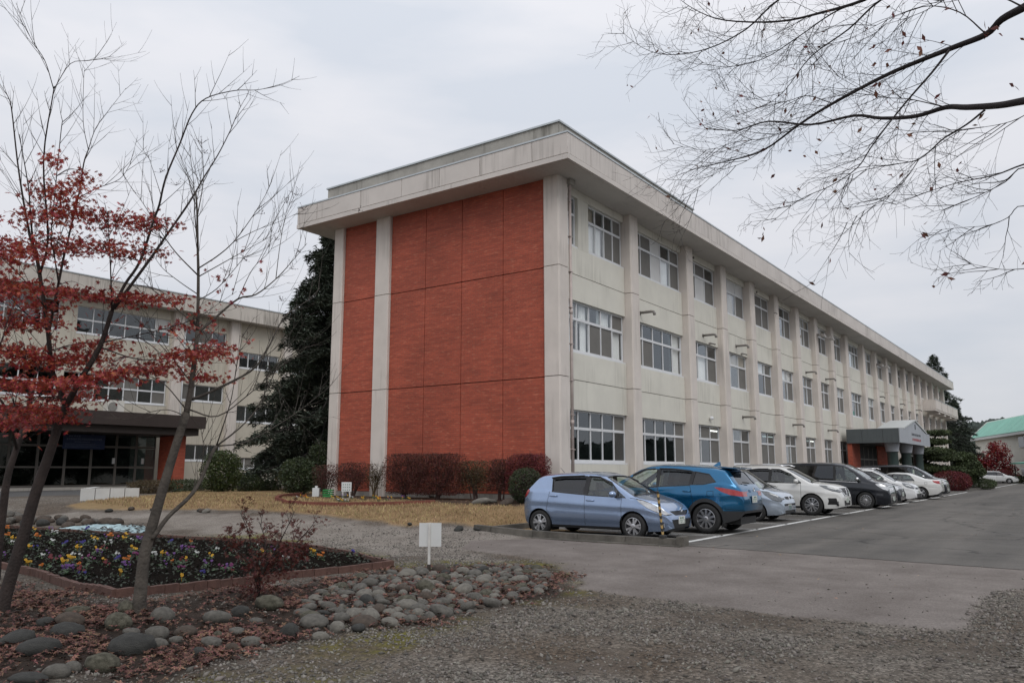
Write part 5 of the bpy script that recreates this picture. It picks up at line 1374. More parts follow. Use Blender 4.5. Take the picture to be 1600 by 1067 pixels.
def crv(P, n=4):
    P = [Vector(p) for p in P]; out = []
    Q = [P[0]*2-P[1]]+P+[P[-1]*2-P[-2]]
    for i in range(1,len(Q)-2):
        for k in range(n):
            t = k/n; a,b,c,d = Q[i-1],Q[i],Q[i+1],Q[i+2]
            out.append(.5*((2*b)+(c-a)*t+(2*a-5*b+4*c-d)*t*t+(3*b-a-3*c+d)*t**3))
    return out+[P[-1]]
def limb(mb, pts, r0, r1, n=8, sm=4):
    q = crv(pts, sm) if sm > 1 else [Vector(p) for p in pts]; m = len(q)
    rad = [r0+(r1-r0)*(i/(m-1))**.85 for i in range(m)]
    mb.tube(q, rad, n); return q, rad
def twig(mb, p, d, ln, r, rng, lev, up=.25, spread=.7, kids=3, tips=None, wob=.12, nseg=4):
    """one thin shoot with side shoots"""
    pts = [p.copy()]; d = d.normalized(); q = p.copy()
    for i in range(nseg):
        d = (d+Vector((rng.uniform(-wob,wob),rng.uniform(-wob,wob),rng.uniform(-wob,wob)+up/nseg))).normalized()
        q = q+d*(ln/nseg); pts.append(q.copy())
    mb.tube(pts, [max(r*(1-.8*i/nseg),.0011) for i in range(nseg+1)], 4 if lev < 2 else 5, False)
    if tips is not None: tips.append((pts[-1].copy(),d.copy())); 
    if lev > 0:
        for k in range(kids):
            f = (k+.6+rng.uniform(-.2,.2))/kids; i = min(nseg-1,int(f*nseg)); b = pts[i].lerp(pts[i+1],f*nseg-i)
            t = (pts[i+1]-pts[i]).normalized(); s = t.cross(Vector((rng.uniform(-1,1),rng.uniform(-1,1),rng.uniform(-.4,.4)))).normalized()
            twig(mb, b, (t*(1-spread*.5)+s*spread), ln*rng.uniform(.40,.65), r*.6, rng, lev-1, up, spread, kids, tips, wob, nseg)
def shoots(mb, pts, rng, n, ln, r, lev, up, spread, kids, tips=None, f0=.25, f1=1.0, wob=.12, flat=1.0, nseg=4):
    m = len(pts)
    for k in range(n):
        f = f0+(f1-f0)*(k+rng.random())/n; x = f*(m-1); i = min(m-2,int(x)); b = pts[i].lerp(pts[i+1],x-i)
        t = (pts[i+1]-pts[i]).normalized(); s = t.cross(Vector((rng.uniform(-1,1),rng.uniform(-1,1),rng.uniform(-1,1)))).normalized()
        s.z *= flat
        twig(mb, b, t*(1-spread*.4)+s*spread, rng.uniform(*ln)*(1-.35*f), r, rng, lev, up, spread, kids, tips, wob, nseg)

# leaf shapes
def star_leaf(n=5):
    v = []; f = []
    for k in range(n):
        a = (k-(n-1)/2)*(1.05 if n == 5 else .80); l = 1-.22*abs(k-(n-1)/2)/((n-1)/2)*1.2
        ca,sa = math.cos(a),math.sin(a); b = len(v)
        v += [(0,-.0,0),(.42*l*ca-.16*sa,.42*l*sa+.16*ca,.03),(l*ca,l*sa,-.08),(.42*l*ca+.16*sa,.42*l*sa-.16*ca,.03)]
        f += [(b,b+3,b+2),(b,b+2,b+1)]
    return np.array(v), np.array(f)
STAR_V,STAR_F = star_leaf(5)
STAR7_V,STAR7_F = star_leaf(7)
OVAL_V = np.array([(0,0,0),(.5,.24,.06),(1,0,0),(.5,-.24,.06)]); OVAL_F = np.array([(0,3,2),(0,2,1)])
TRI_V = np.array([(-.5,0,0),(.5,-.22,.0),(.5,.22,.0)]); TRI_F = np.array([(0,1,2)])
def leaves(name, pos, size, m, parent, tv=STAR_V, tf=STAR_F, tilt=None, jit=.3, kind=None):
    pos = np.asarray(pos, float); n = len(pos)
    V,F = scatter(tv, tf, pos, rotmats(n,tilt), size*RNG.uniform(1-jit,1+jit,n))
    return npmesh(name, V, F, m, parent, kind)

# ---- red maple at the left edge
base = onG(2,958)
maple = thing('maple_tree', 'slender leaning Japanese maple with red leaves at the left edge', 'tree', base)
rng = random.Random(5); mb = MB(); tips = []
def PX(L, D0, D1):
    n = len(L); return [atD(x,y,D0+(D1-D0)*i/max(1,n-1)) for i,(x,y) in enumerate(L)]
bd = math.hypot(base.x,base.y)
trunk = [base+Vector((0,0,-.1))]+PX([(10,925),(34,845),(56,769),(75,715),(90,669),(103,635)],bd+.02,bd+.1)
limb(mb, trunk, .070, .043, 10)
limbs = []
LM = [ # path, D start, D end, r0, r1
 ([(103,635),(90,600),(81,575),(75,517),(66,455),(58,405),(46,365)],bd+.1,bd+.5,.055,.030),
 ([(46,365),(36,310),(27,250),(18,170),(12,150)],bd+.5,bd+.8,.024,.008),
 ([(52,385),(48,340),(44,290),(30,210)],bd+.45,bd+.1,.020,.007),
 ([(62,430),(75,372),(68,250),(85,135)],bd+.4,bd-.3,.026,.010),
 ([(84,140),(70,95),(48,60),(25,5)],bd-.3,bd-.5,.009,.003),
 ([(84,140),(110,100),(140,95),(178,88)],bd-.3,bd-.2,.008,.003),
 ([(103,635),(125,595),(156,542),(175,486)],bd+.1,bd-.2,.060,.042),
 ([(175,486),(195,445),(219,408),(240,345),(249,320),(259,278),(281,225),(300,178),(322,154),(366,142),(400,141),(427,136)],bd-.2,bd-.9,.032,.004),
 ([(178,482),(205,445),(238,400),(262,365),(290,325),(307,298),(320,275),(340,243),(359,206),(372,175),(382,156)],bd-.2,bd+.3,.034,.004),
 ([(76,520),(90,450),(100,400),(104,385),(112,350),(124,300),(131,255),(138,234)],bd+.3,bd+.9,.028,.012),
 ([(138,234),(130,190),(131,120),(133,108)],bd+.9,bd+1.0,.008,.003),
 ([(138,234),(150,200),(172,170),(197,138)],bd+.9,bd+1.3,.009,.003),
 ([(122,310),(150,295),(187,280),(205,255),(230,228)],bd+.8,bd+.9,.011,.003),
 ([(92,445),(85,400),(80,370),(86,300),(96,200),(99,190)],bd+.3,bd+.0,.016,.006),
 ([(175,486),(172,400),(168,330)],bd-.2,bd-.6,.016,.007),
 ([(75,517),(30,480),(0,445),(-40,420)],bd+.3,bd+.7,.014,.006),
 ([(70,480),(40,440),(0,400),(-30,370)],bd+.3,bd-.2,.013,.006),
 ([(156,542),(210,560),(260,560),(310,545),(345,540)],bd-.1,bd-.8,.014,.004),
 ([(160,535),(230,520),(300,500),(370,455)],bd-.1,bd-.5,.013,.003),
 ([(81,575),(40,560),(0,540)],bd+.1,bd-.4,.012,.005),
 ([(112,625),(60,620),(10,640)],bd+.1,bd-.5,.011,.004),
 ([(219,408),(170,395),(140,380)],bd-.3,bd-.6,.010,.004),
]
for P,d0,d1,r0,r1 in LM:
    q,_ = limb(mb, PX(P,d0,d1), r0*.60, r1*.6, 7); limbs.append(q)
for q,(P,_,_,r0,_) in zip(limbs,LM):
    ln = sum((b-a).length for a,b in zip(q,q[1:]))
    shoots(mb, q, rng, int(3+ln*4.5), (.35,.95), min(.0042,r0*.35), 1, .30, .55, 2, tips, .15, 1.0, .05)
mb.build('trunk', M_BARKM, maple, smooth=True)
# second maple stem standing further left
st = MB(); b2 = onG(-8,905); s2 = [b2+Vector((0,0,-.1))]+[atD(x,y,math.hypot(b2.x,b2.y)) for x,y in ((-4,860),(4,800),(12,745),(26,700),(42,650),(52,600))]
# leaf sprays: flat layers along the branches
pos = []
SPR = [(20,395,55,40,150),(70,385,60,36,170),(20,450,50,30,150),(85,300,40,34,120),(75,335,55,26,120),(120,330,45,28,90),(185,345,60,30,130),(235,350,40,26,70),(150,385,55,24,110),
 (210,395,50,20,80),(180,465,70,14,150),(110,455,50,16,80),(245,470,50,18,60),(40,505,55,22,130),(20,550,50,26,150),(75,565,60,24,160),(130,560,50,24,120),(25,600,40,20,90),(100,600,45,20,120),
 (160,590,40,16,90),(205,580,45,15,90),(250,575,50,16,110),(300,555,50,20,130),(335,545,35,20,80),(310,590,45,12,60),(60,640,60,16,130),(20,660,40,14,90),(110,620,40,16,100),(90,655,40,12,60),(150,540,45,20,90),(60,480,40,20,80),(290,510,36,14,40),(80,250,18,22,30),(128,280,22,30,40)]
for x,y,hw,hh,n in SPR:
    D = bd+RNG.uniform(-.6,.7)
    for k in range(int(n*2.5)):
        a = RNG.normal(0,.5,3); p = atD(x+a[0]*hw*1.25, y+a[1]*hh*.62+abs(a[0])*3, D+a[2]*.5); pos.append(p)
    c = atD(x,y,D); near = min((p for q in limbs for p in q), key=lambda p:(p-c).length)
    for k in range(3):
        e = atD(x+RNG.uniform(-hw,hw)*.6,y+RNG.uniform(-hh,hh)*.5,D+RNG.uniform(-.3,.3)); mid = near.lerp(e,.5)+Vector((0,0,.05)); st.tube(crv([near,mid,e],3),[.005,.0045,.004,.0035,.003,.002,.0015],4,False)
for p,d in tips:
    hgt = (p.z-2.4)/3.2
    if hgt < .55 and rng.random() < .8:
        for k in range(3): pos.append(p+Vector((rng.gauss(0,.05),rng.gauss(0,.05),rng.gauss(0,.04))))
leaves('crown', pos, .036, M_LEAFR, maple, STAR7_V, STAR7_F, 1.1, .35)
st.build('twigs', M_TWIGM, maple, smooth=True, kind='stuff')
m2 = thing('maple_tree', 'thin second maple stem at the very left edge behind the leaning one', 'tree', b2)
mb = MB(); limb(mb, s2, .075, .03, 9); limb(mb, [s2[-3],atD(10,640,12.3),atD(-20,600,12.4)],.025,.01,6); q,_ = limb(mb,[s2[-1],atD(64,560,12.4),atD(80,520,12.6)],.02,.008,6)
shoots(mb, [Vector(p) for p in crv(s2,3)], rng, 10, (.3,.8), .006, 1, .3, .6, 3, None, .6, 1); mb.build('trunk', M_BARKM, m2, smooth=True)
pos = [atD(40+RNG.normal(0,40),640+RNG.normal(0,22),12.4+RNG.normal(0,.4)) for _ in range(260)]
leaves('crown', pos, .05, M_LEAFR, m2, STAR7_V, STAR7_F, 1.1, .35)

# ---- bare grey tree
gb = onG(217,957); gd = math.hypot(gb.x,gb.y)
gt = thing('bare_tree', 'bare grey-barked forked young tree standing by the flower bed', 'tree', gb)
mb = MB(); rng = random.Random(9)
tr = [gb+Vector((0,0,-.12)),gb+Vector((0,0,.03))]+PX([(219,930),(226,866),(241,810),(266,725),(291,645)],gd,gd+.15)
limb(mb, tr, .084, .044, 12)
GL = [
 ([(291,648),(300,596),(309,517)],.15,.2,.060,.042),
 ([(309,517),(310,433),(309,386),(308,330),(306,300)],.2,.1,.034,.014),
 ([(309,386),(304,330),(304,300),(296,230)],.1,-.2,.014,.004),
 ([(308,340),(318,280),(315,225)],.1,.4,.012,.004),
 ([(238,842),(262,808),(294,778),(312,753),(331,709),(338,697)],0,.4,.042,.030),
 ([(338,697),(375,668),(400,640),(419,603),(440,560),(455,535)],.4,.9,.018,.004),
 ([(338,697),(385,690),(440,660),(480,632),(520,600)],.4,1.3,.015,.003),
 ([(338,697),(352,655),(362,620),(372,560),(380,520)],.4,-.2,.014,.004),
 ([(300,624),(331,611),(391,580),(416,549),(444,496),(480,470),(500,450)],.18,.8,.032,.005),
 ([(296,640),(340,650),(390,615),(430,580),(480,540)],.18,-.5,.016,.003),
 ([(309,520),(337,496),(372,467),(400,460),(431,436),(455,410),(480,380)],.2,.9,.028,.004),
 ([(372,467),(395,420),(420,395),(430,375)],.4,.7,.009,.003),
 ([(431,436),(438,380),(448,330),(462,305)],.7,1.0,.009,.003),
 ([(309,420),(340,400),(365,378),(390,345),(412,310),(425,283)],.15,-.4,.014,.003),
 ([(365,378),(400,360),(440,345),(475,328)],-.2,-.5,.008,.002),
 ([(309,433),(350,410),(395,385),(440,360)],.2,.6,.012,.003),
 ([(309,470),(340,450),(375,410),(405,370)],.2,-.6,.011,.003),
 ([(309,430),(275,395),(250,360),(225,320),(210,300)],.2,.5,.014,.003),
 ([(309,460),(280,440),(255,420),(240,400)],.2,-.3,.010,.003),
 ([(309,510),(285,490),(262,470),(235,450),(215,430)],.2,.6,.020,.004),
 ([(291,640),(262,605),(240,590),(215,585)],.15,-.3,.012,.004),
 ([(290,650),(262,640),(230,645),(200,655),(170,650)],.15,-.4,.010,.002),
 ([(300,600),(270,560),(240,525),(220,480)],.18,.5,.012,.003),
 ([(416,549),(430,600),(470,660),(500,690)],.6,1.0,.007,.002),
 ([(312,753),(318,700),(312,660)],.3,.1,.010,.004),
]
for P,a,b,r0,r1 in GL:
    q,_ = limb(mb, PX(P,gd+a,gd+b), r0*.62, r1*.6, 7)
    ln = sum((y-x).length for x,y in zip(q,q[1:]))
    shoots(mb, q, rng, int(2+ln*3.2), (.35,.95), min(.0042,r0*.4), 1, .50, .5, 2, None, .3, 1.0, .05)
mb.build('trunk', M_BARKG, gt, smooth=True)
# dry seed heads on the tips
sd_ = MB()
for x,y in ((430,375),(462,305),(448,318),(475,328),(408,335),(385,408),(355,425),(385,530),(250,270),(275,290),(315,225),(320,240),(455,420),(470,395),(560,330),(440,470)):
    c = atD(x,y,gd+rng.uniform(-.3,.8))
    for k in range(9):
        d = Vector((rng.gauss(0,1),rng.gauss(0,1),rng.uniform(.1,1.3))).normalized(); e = c+d*rng.uniform(.04,.11); sd_.tube([c,e],[.0016,.0012],4,False); sd_.lathe([(.0,-.006),(.006,0),(0,.006)],5,e)
sd_.build('seed_heads', M_TWIGM, gt, kind='stuff')

# ---- zelkova whose limbs reach in from the right
zb = Vector((atD(1790,800,6.6).x,atD(1790,800,6.6).y,0)); zel = thing('zelkova_tree', 'large nearly bare zelkova whose long limbs hang over the car park', 'tree', zb)
mb = MB(); rng = random.Random(21); top = atD(1800,330,6.6); fork = atD(1800,190,6.7)
limb(mb, [zb+Vector((0,0,-.2)),zb+Vector((0,0,.1)),zb.lerp(top,.5),top,fork,atD(1780,-60,6.8),atD(1750,-330,7.1),atD(1760,-560,7.0)], .24, .03, 14)
for P,a,b,r0 in (([(1800,190),(1900,-60),(2050,-260)],6.7,5.6,.07),([(1790,60),(1850,-150),(1860,-420)],6.8,7.6,.06),([(1780,-60),(1700,-220),(1600,-420)],6.8,7.8,.06),([(1800,250),(1950,80),(2150,20)],6.7,7.5,.06),([(1760,-200),(1660,-300),(1540,-360)],7.0,6.4,.045)):
    limb(mb, PX(P,a,b), r0, .012, 8)
ZL = [
 ([(1800,190),(1700,-30),(1640,-10),(1600,12),(1565,31),(1541,54),(1491,74),(1438,95),(1380,120),(1301,162),(1250,194),(1191,236),(1132,253),(1078,266)],6.7,8.4,.085,.006),
 ([(1800,300),(1700,150),(1650,150),(1600,158),(1560,165),(1510,168),(1478,168),(1430,182),(1377,185),(1335,181),(1267,195),(1200,190),(1150,204),(1100,200)],6.6,8.8,.080,.006),
 ([(1484,78),(1455,115),(1419,156),(1385,198),(1360,232),(1339,263),(1297,291),(1250,312),(1205,348)],7.3,7.6,.020,.004),
 ([(1700,-30),(1560,-60),(1430,-40),(1351,0),(1288,19),(1217,34),(1132,32),(1085,15),(1050,-10)],6.6,9.0,.050,.004),
 ([(1560,-60),(1450,-30),(1377,0),(1326,46),(1267,89),(1225,143),(1190,170)],6.9,8.6,.028,.003),
 ([(1430,-40),(1300,-40),(1217,0),(1166,46),(1107,76),(1048,86),(1006,76),(965,45)],7.8,9.3,.026,.003),
 ([(1351,0),(1301,21),(1246,59),(1191,93),(1132,105),(1085,95)],7.9,9.0,.017,.003),
 ([(1539,172),(1510,195),(1474,217),(1436,249),(1390,258),(1343,268),(1320,280)],6.9,7.4,.017,.003),
 ([(1436,249),(1415,280),(1385,310),(1350,330),(1320,350)],7.1,7.4,.007,.002),
 ([(1301,162),(1260,150),(1220,160),(1160,150),(1110,130)],7.9,8.6,.010,.002),
 ([(1478,168),(1420,155),(1370,150),(1310,120),(1270,90)],7.2,7.9,.010,.002),
 ([(1750,300),(1680,235),(1600,257),(1554,274),(1500,285),(1450,300),(1400,320)],6.6,7.4,.018,.003),
 ([(1750,310),(1660,290),(1600,262),(1570,285),(1520,310),(1470,330)],6.7,7.0,.014,.003),
 ([(1750,380),(1680,360),(1600,322),(1575,340),(1545,352),(1500,356),(1460,360)],6.7,7.0,.010,.002),
 ([(1750,430),(1660,415),(1600,420),(1565,421),(1530,415),(1500,408)],6.6,6.9,.009,.002),
 ([(1541,54),(1500,20),(1450,10),(1400,25),(1330,60),(1290,75)],7.0,7.8,.012,.002),
 ([(1191,236),(1160,255),(1120,270),(1085,300),(1070,310)],8.0,8.2,.007,.002),
 ([(1250,194),(1200,215),(1150,222),(1100,235),(1050,225)],7.9,8.4,.008,.002),
 ([(1600,12),(1560,-5),(1500,-10),(1440,20),(1380,40)],6.8,7.4,.014,.003),
 ([(1620,170),(1580,190),(1530,200),(1480,205)],6.7,7.0,.008,.002),
]
ztips = []; tw = MB()
for P,a,b,r0,r1 in ZL:
    q,_ = limb(mb, PX(P,a,b), r0*.52, r1*.5, 8)
    ln = sum((y-x).length for x,y in zip(q,q[1:]))
    f0 = .42 if P[0][0] > 1650 else .15
    low = P[0][0] > 1740 and P[0][1] > 290 and r0 < .03
    shoots(tw, q, rng, int((4+ln*(4.0 if r0 > .03 else 5.5))*(.6 if low else 1)), (.25,.6) if low else (.40,1.05), .0036, 2, .10, .60, 3, ztips, f0, 1.0, .14, .75, 5)
mb.build('trunk', M_BARKZ, zel, smooth=True); tw.build('twigs', M_BARKZ, zel, kind='stuff')
pos = [p+Vector((0,0,-.02)) for p,d in rng.sample(ztips,130)]
LB = [(1542,48),(1548,52),(1536,44),(1498,10),(1478,12),(1466,72),(1445,70),(1437,75),(1415,60),(1395,20),(1367,75),(1385,110),(1390,168),(1372,100),(1555,50),(1375,130),(1580,130),(1460,160),(1225,315),(1195,370),(1198,365),(1500,258),(1530,195),(1600,60)]
for x,y in LB:
    for k in range(2): pos.append(atD(x+rng.uniform(-5,5),y+rng.uniform(-5,5),7.0))
leaves('leaves', pos, .062, M_LEAFB, zel, OVAL_V, OVAL_F, None, .3, 'stuff')

# ---- small dark red maple by the flower bed
sb = onG(404,938); sd2 = math.hypot(sb.x,sb.y)
sm = thing('maple_sapling', 'small dark red bushy maple sapling in front of the flower bed', 'shrub', sb)
mb = MB(); tips = []
for P,e in (([(404,935),(402,905),(395,870),(388,830),(375,800)],.1),([(404,935),(410,895),(430,860),(448,825),(462,795)],-.2),([(403,915),(420,880),(455,855),(480,830),(492,815)],.2),([(403,915),(390,880),(365,855),(355,840)],0),([(404,900),(415,850),(405,815)],.3),([(402,905),(440,880),(475,865)],-.1)):
    q,_ = limb(mb, PX(P,sd2,sd2+e), .016, .003, 6); shoots(mb, q, rng, 7, (.12,.30), .003, 1, .2, .6, 3, tips, .3)
mb.build('trunk', M_BARKM, sm, smooth=True)
pos = [p+Vector((rng.gauss(0,.02),rng.gauss(0,.02),rng.gauss(0,.02))) for p,d in tips for _ in range(3)]
for x,y,hw,hh,n in ((405,895,35,28,260),(365,852,14,10,60),(455,860,32,18,180),(430,880,40,25,200),(385,815,10,18,35),(470,835,16,12,40),(430,840,12,20,40),(395,920,25,12,90)):
    pos += [atD(x+RNG.normal(0,.5)*hw,y+RNG.normal(0,.5)*hh,sd2+RNG.normal(0,.15)) for _ in range(n)]
leaves('crown', pos, .034, M_LEAFD, sm, STAR_V, STAR_F, 1.2, .35)

# ---- conifers
def conifer(name, label, base, h, rad, seed, m=M_GREEN_C, nb=150, dens=55, size=.20, z0=.06):
    t = thing(name, label, 'tree', base); rng = random.Random(seed); r_ = np.random.default_rng(seed)
    mb = MB(); mb.tube([base+Vector((0,0,-.2)),base+Vector((.05,0,h*.5)),base+Vector((0,.05,h*.99))],[rad*.07,rad*.045,.02],8)
    P = []
    for k in range(nb):
        f = z0+(1-z0)*(k+rng.random())/nb; z = h*f; a = k*2.399+rng.uniform(-.4,.4)
        L_ = rad*(1-f)**.72*rng.uniform(.70,1.15)+.25; dr = Vector((math.cos(a),math.sin(a),0))
        c = base+Vector((0,0,z)); tip = c+dr*L_+Vector((0,0,L_*rng.uniform(-.30,.06))); mid = c+dr*L_*.5+Vector((0,0,L_*rng.uniform(.02,.20)))
        mb.tube([c,mid,tip],[.012*L_+.01,.008*L_+.006,.006],4,False)
        n = int(dens*(.4+L_)); u = r_.random(n)**.6; sd = r_.normal(0,.16,n)*(L_*.55)*(1.15-u); side = np.array((-dr.y,dr.x,0))
        C = np.array(c); Mi = np.array(mid); Tp = np.array(tip)
        Q = ((1-u)**2)[:,None]*C+(2*u*(1-u))[:,None]*Mi+(u*u)[:,None]*Tp+sd[:,None]*side
        Q[:,2] += -np.abs(sd)*.45+r_.normal(0,.12,n)-.08; P.append(Q)
    mb.build('trunk', M_BARKZ, t)
    P = np.concatenate(P); leaves('crown', P, size, m, t, np.array([(-.5,0,0),(.1,-.13,.03),(.9,0,-.18),(.1,.13,.03)]), np.array([(0,1,2),(0,2,3)]), .7, .4)
    return t
b = atD(522,735,40.0); b.z = .6
conifer('cedar_tree', 'tall dark cedar behind the brick end wall', b, 14.0, 4.5, 3, dens=120, nb=330, size=.22)
b = atD(1474,745,122); b.z = 0
conifer('cedar_tree', 'tall dark cedar rising behind the far end of the school block', b, 17.0, 5.6, 4, nb=170, dens=42, size=.34)
b = atD(1500,745,128); b.z = 0
conifer('cedar_tree', 'shorter cedar beside the tall one at the far end of the school block', b, 11.5, 3.4, 6, nb=110, dens=40, size=.34)

# ---- clipped shrubs
def clump(t, c, rx, ry, rz, n, size, m, p=2.6, shell=.35, tv=OVAL_V, tf=OVAL_F, name='foliage', zcut=None, kind=None, bumps=.06):
    """leaves spread through a rounded, clipped volume, densest at its skin"""
    d = RNG.normal(size=(n,3)); d /= np.linalg.norm(d,axis=1,keepdims=True)
    s = (np.abs(d)**p).sum(1)**(-1/p)
    r_ = 1-shell*RNG.random(n)**1.6
    q = d*(s*r_)[:,None]*(1+bumps*np.sin(d[:,:1]*7+c[0])*np.sin(d[:,1:2]*6+c[1])*np.cos(d[:,2:3]*5))
    P = q*np.array((rx,ry,rz))+np.array(c)
    if zcut is not None: P = P[P[:,2] > zcut]
    return leaves(name, P, size, m, t, tv, tf, None, .35)
def stems(t, c, z0, rx, ry, rz, n, m, seed):
    rng = random.Random(seed); mb = MB(); b = Vector((c[0],c[1],z0-.1))
    for k in range(n):
        e = Vector(c)+Vector((rng.uniform(-.8,.8)*rx,rng.uniform(-.8,.8)*ry,rng.uniform(.0,.9)*rz)); s_ = b+Vector((rng.uniform(-.08,.08),rng.uniform(-.12,.12),0))
        mid = s_.lerp(e,.45)+Vector((0,0,rz*.15)); q = crv([s_,mid,e],3); mb.tube(q,[.022-.0025*i for i in range(len(q))],5,False)
        shoots(mb, q, rng, 6, (.25,.6), .006, 1, .3, .6, 2, None, .35)
    mb.build('stems', m, t)
WX = 20.45
def onX(px,py,X=WX):
    a = ray(px,py); t_ = X/a.x; return Vector((X,a.y*t_,H+a.z*t_))
HD = [(495,529,726,772,900,M_REDH,'twiggy brown-red hedge shrub at the left corner pilaster, furthest left of its row',.5),
 (527,576,723,768,2300,M_REDH,'square-topped red hedge shrub behind the small white notice',.55),
 (576,597,725,767,350,M_BRNH,'thin sparse twiggy shrub in front of the middle cream pilaster',.4),
 (606,660,709,771,4600,M_REDH,'tall rounded dark red hedge shrub just right of the middle pilaster',.6),
 (646,722,709,768,7000,M_REDH,'widest tall dark red hedge shrub in front of the brick wall',.6),
 (720,769,720,770,2300,M_BRNH,'lower brownish hedge shrub right of the widest red one',.55),
 (766,799,718,772,2000,M_REDH,'narrow red hedge shrub next to the round evergreen bush',.5),
 (797,855,710,765,6000,M_REDH2,'bright crimson hedge shrub behind the round evergreen bush at the corner',.6)]
for i,(x0,x1,y0,y1,n,m,lab,rx) in enumerate(HD):
    X = 20.45 if i != 4 else 20.25
    a = onX(x0,y0,X); b = onX(x1,y1,X); cz = (a.z+b.z)/2; yc = (a.y+b.y)/2; ry = abs(a.y-b.y)/2
    zt_ = onX((x0+x1)/2,y0,X).z; g0 = T(X,yc); z0 = g0+(.30 if i not in (3,4,7) else .16)
    t = thing('hedge_shrub', lab, 'shrub', (X,yc,g0), 0, 'clipped shrubs along the brick wall')
    c = (X,yc,(zt_+z0)/2); rz = (zt_-z0)/2
    clump(t, c, rx*.62, ry, rz, int(n*2.6), .048, m, 7.0, .8 if n < 3000 else .6)
    stems(t, c, g0, rx*.55, ry*.9, rz, 9, M_BRNH if i in (2,) else mat('hedge_twig',(.060,.034,.028),.9,.2,5), 40+i)
t = thing('round_bush', 'round clipped evergreen bush behind the light blue hatchback', 'shrub', onX(822,783,19.75), 0)
ctr = onX(822,758,19.75); ctr.z = T(19.75,ctr.y)+.50
clump(t, ctr, .52,.52,.52, 9000, .042, M_GREEN_D, 2.1, .25); clump(t, ctr, .48,.48,.48, 1500, .08, M_TWIGM, 2.0, .5, name='twigs')
# planting in front of the classroom block
def bush(label, px0, px1, pyt, pyb, D, m, n, size, p=2.4, name='shrub_bush', grp=None, nm='bush'):
    a = atD((px0+px1)/2,pyb,D); g0 = T(a.x,a.y); tp = atD((px0+px1)/2,pyt,D).z; rx = (px1-px0)/2/1264*D; rz = (tp-g0)/2
    t = thing(nm, label, 'shrub', (a.x,a.y,g0), 0, grp)
    clump(t, (a.x,a.y,g0+rz), rx, rx*.9, rz, n, size, m, p, .5, bumps=.14)
    mb = MB()
    for k in range(5):
        an = k*1.3; mb.tube([(a.x,a.y,g0-.1),(a.x+math.cos(an)*rx*.3,a.y+math.sin(an)*rx*.3,g0+rz)],[.04,.015],5,False)
    mb.build('stems', M_BARKZ, t); return t
bush('broad leafy green bush behind the bare grey tree', 316,372,703,774,36,M_GREEN_B,7000,.10,2.2)
bush('dark bushy evergreen beside the left corner pilaster', 438,492,715,771,33,M_GREEN_D,6500,.09,2.2)
bush('tall ivy-green shrub under the cedar', 478,520,690,768,36,M_GREEN_D,5000,.09,2.3)
bush('low clipped green hedge block right of the leafy bush', 368,406,742,772,38,M_GREEN_D,3500,.07,4.5,nm='hedge')
bush('small low hedge in front of the classroom block windows', 402,436,751,769,39,M_GREEN_D,2200,.07,4.0,nm='hedge')
bush('long low rusty brown hedge beside the white planter wall', 206,262,750,778,37,M_BRNH,6000,.055,4.0,nm='hedge')
bush('low dark hedge continuing right behind the grey trunk', 256,322,749,776,37.5,M_GREEN_D,6000,.06,4.0,nm='hedge')

# ---- garden round the main entrance
isl = thing('garden_island', 'kerbed planting island beside the main entrance', 'planting bed', (74,9,0))
mb = MB(); pg = [(71.5,7.9),(80.5,6.6),(83,8.5),(83,11.8),(71.5,11.8)]; mb.prism(pg,-.05,.16); mb.build('kerb', M_KERB, isl)
mb = MB(); mb.prism([(x+(76.5-x)*.04,y+(9.5-y)*.06) for x,y in pg],.10,.20); mb.build('soil', mat('dark_soil',(.028,.020,.015),.95,.3,5,.5,20), isl)
pb = atD(1450,765,74.5); pb.z = .1
pine = thing('garden_pine', 'cloud-pruned garden pine in front of the main entrance', 'tree', pb)
mb = MB(); PDn = 74.5
PAD = [(1465,675,19,5.5),(1455,688,27,7),(1450,702,36,9),(1424,716,17,9),(1472,712,25,8),(1446,727,20,7),(1470,730,32,9),(1495,733,16,8)]
tr = [pb+Vector((0,0,-.2)),atD(1452,748,PDn),atD(1445,725,PDn+.2),atD(1453,705,PDn),atD(1458,690,PDn-.1),atD(1464,677,PDn)]
q,_ = limb(mb, tr, .22, .06, 8)
for x,y,hw,hh in PAD:
    c = atD(x,y+hh*.6,PDn+rng.uniform(-.5,.5)); near = min(q,key=lambda p:abs(p.z-c.z+.3)); mb.tube(crv([near,near.lerp(c,.5)+Vector((0,0,.1)),c],3),[.08,.075,.07,.06,.055,.05,.04],6,False)
    clump(pine, (c.x,c.y,c.z+.1), hw/1264*PDn, hw/1264*PDn*.9, hh/1264*PDn*.62, int(150*hw), .24, M_GREEN_P, 2.2, .8, np.array([(-.5,0,0),(.5,-.16,.0),(.5,.16,.0)]), TRI_F, 'needle_pad')
mb.build('trunk', M_BARKZ, pine, smooth=True)
def dome(label, x, yt, yb, hw, D, m, n, size, p=2.2, nm='clipped_bush', lumps=None):
    b = atD(x,yb,D); t = thing(nm, label, 'shrub', (b.x,b.y,max(0,b.z)))
    for (dx,ya,yb2,w_) in (lumps or [(0,yt,yb,hw)]):
        a1 = atD(x+dx,ya,D); a0 = atD(x+dx,yb2,D); clump(t,(a1.x,a1.y,(a1.z+a0.z)/2),w_/1264*D,w_/1264*D*.9,(a1.z-a0.z)/2,n,size,m,p,.3)
    mb = MB(); mb.tube([(b.x,b.y,-.1),(b.x,b.y,1.0)],.09,6); mb.build('stem', M_BARKZ, t)
dome('large clipped dark red dome bush behind the white saloon',1484,736,768,28,71.5,M_REDH2,9000,.11)
dome('tiered cloud-pruned evergreen right of the garden pine',1513,700,762,0,76.5,M_GREEN_P,5500,.15,2.4,'clipped_bush',[(-8,707,724,16),(-2,718,736,18),(4,728,746,18),(-6,740,756,16)])
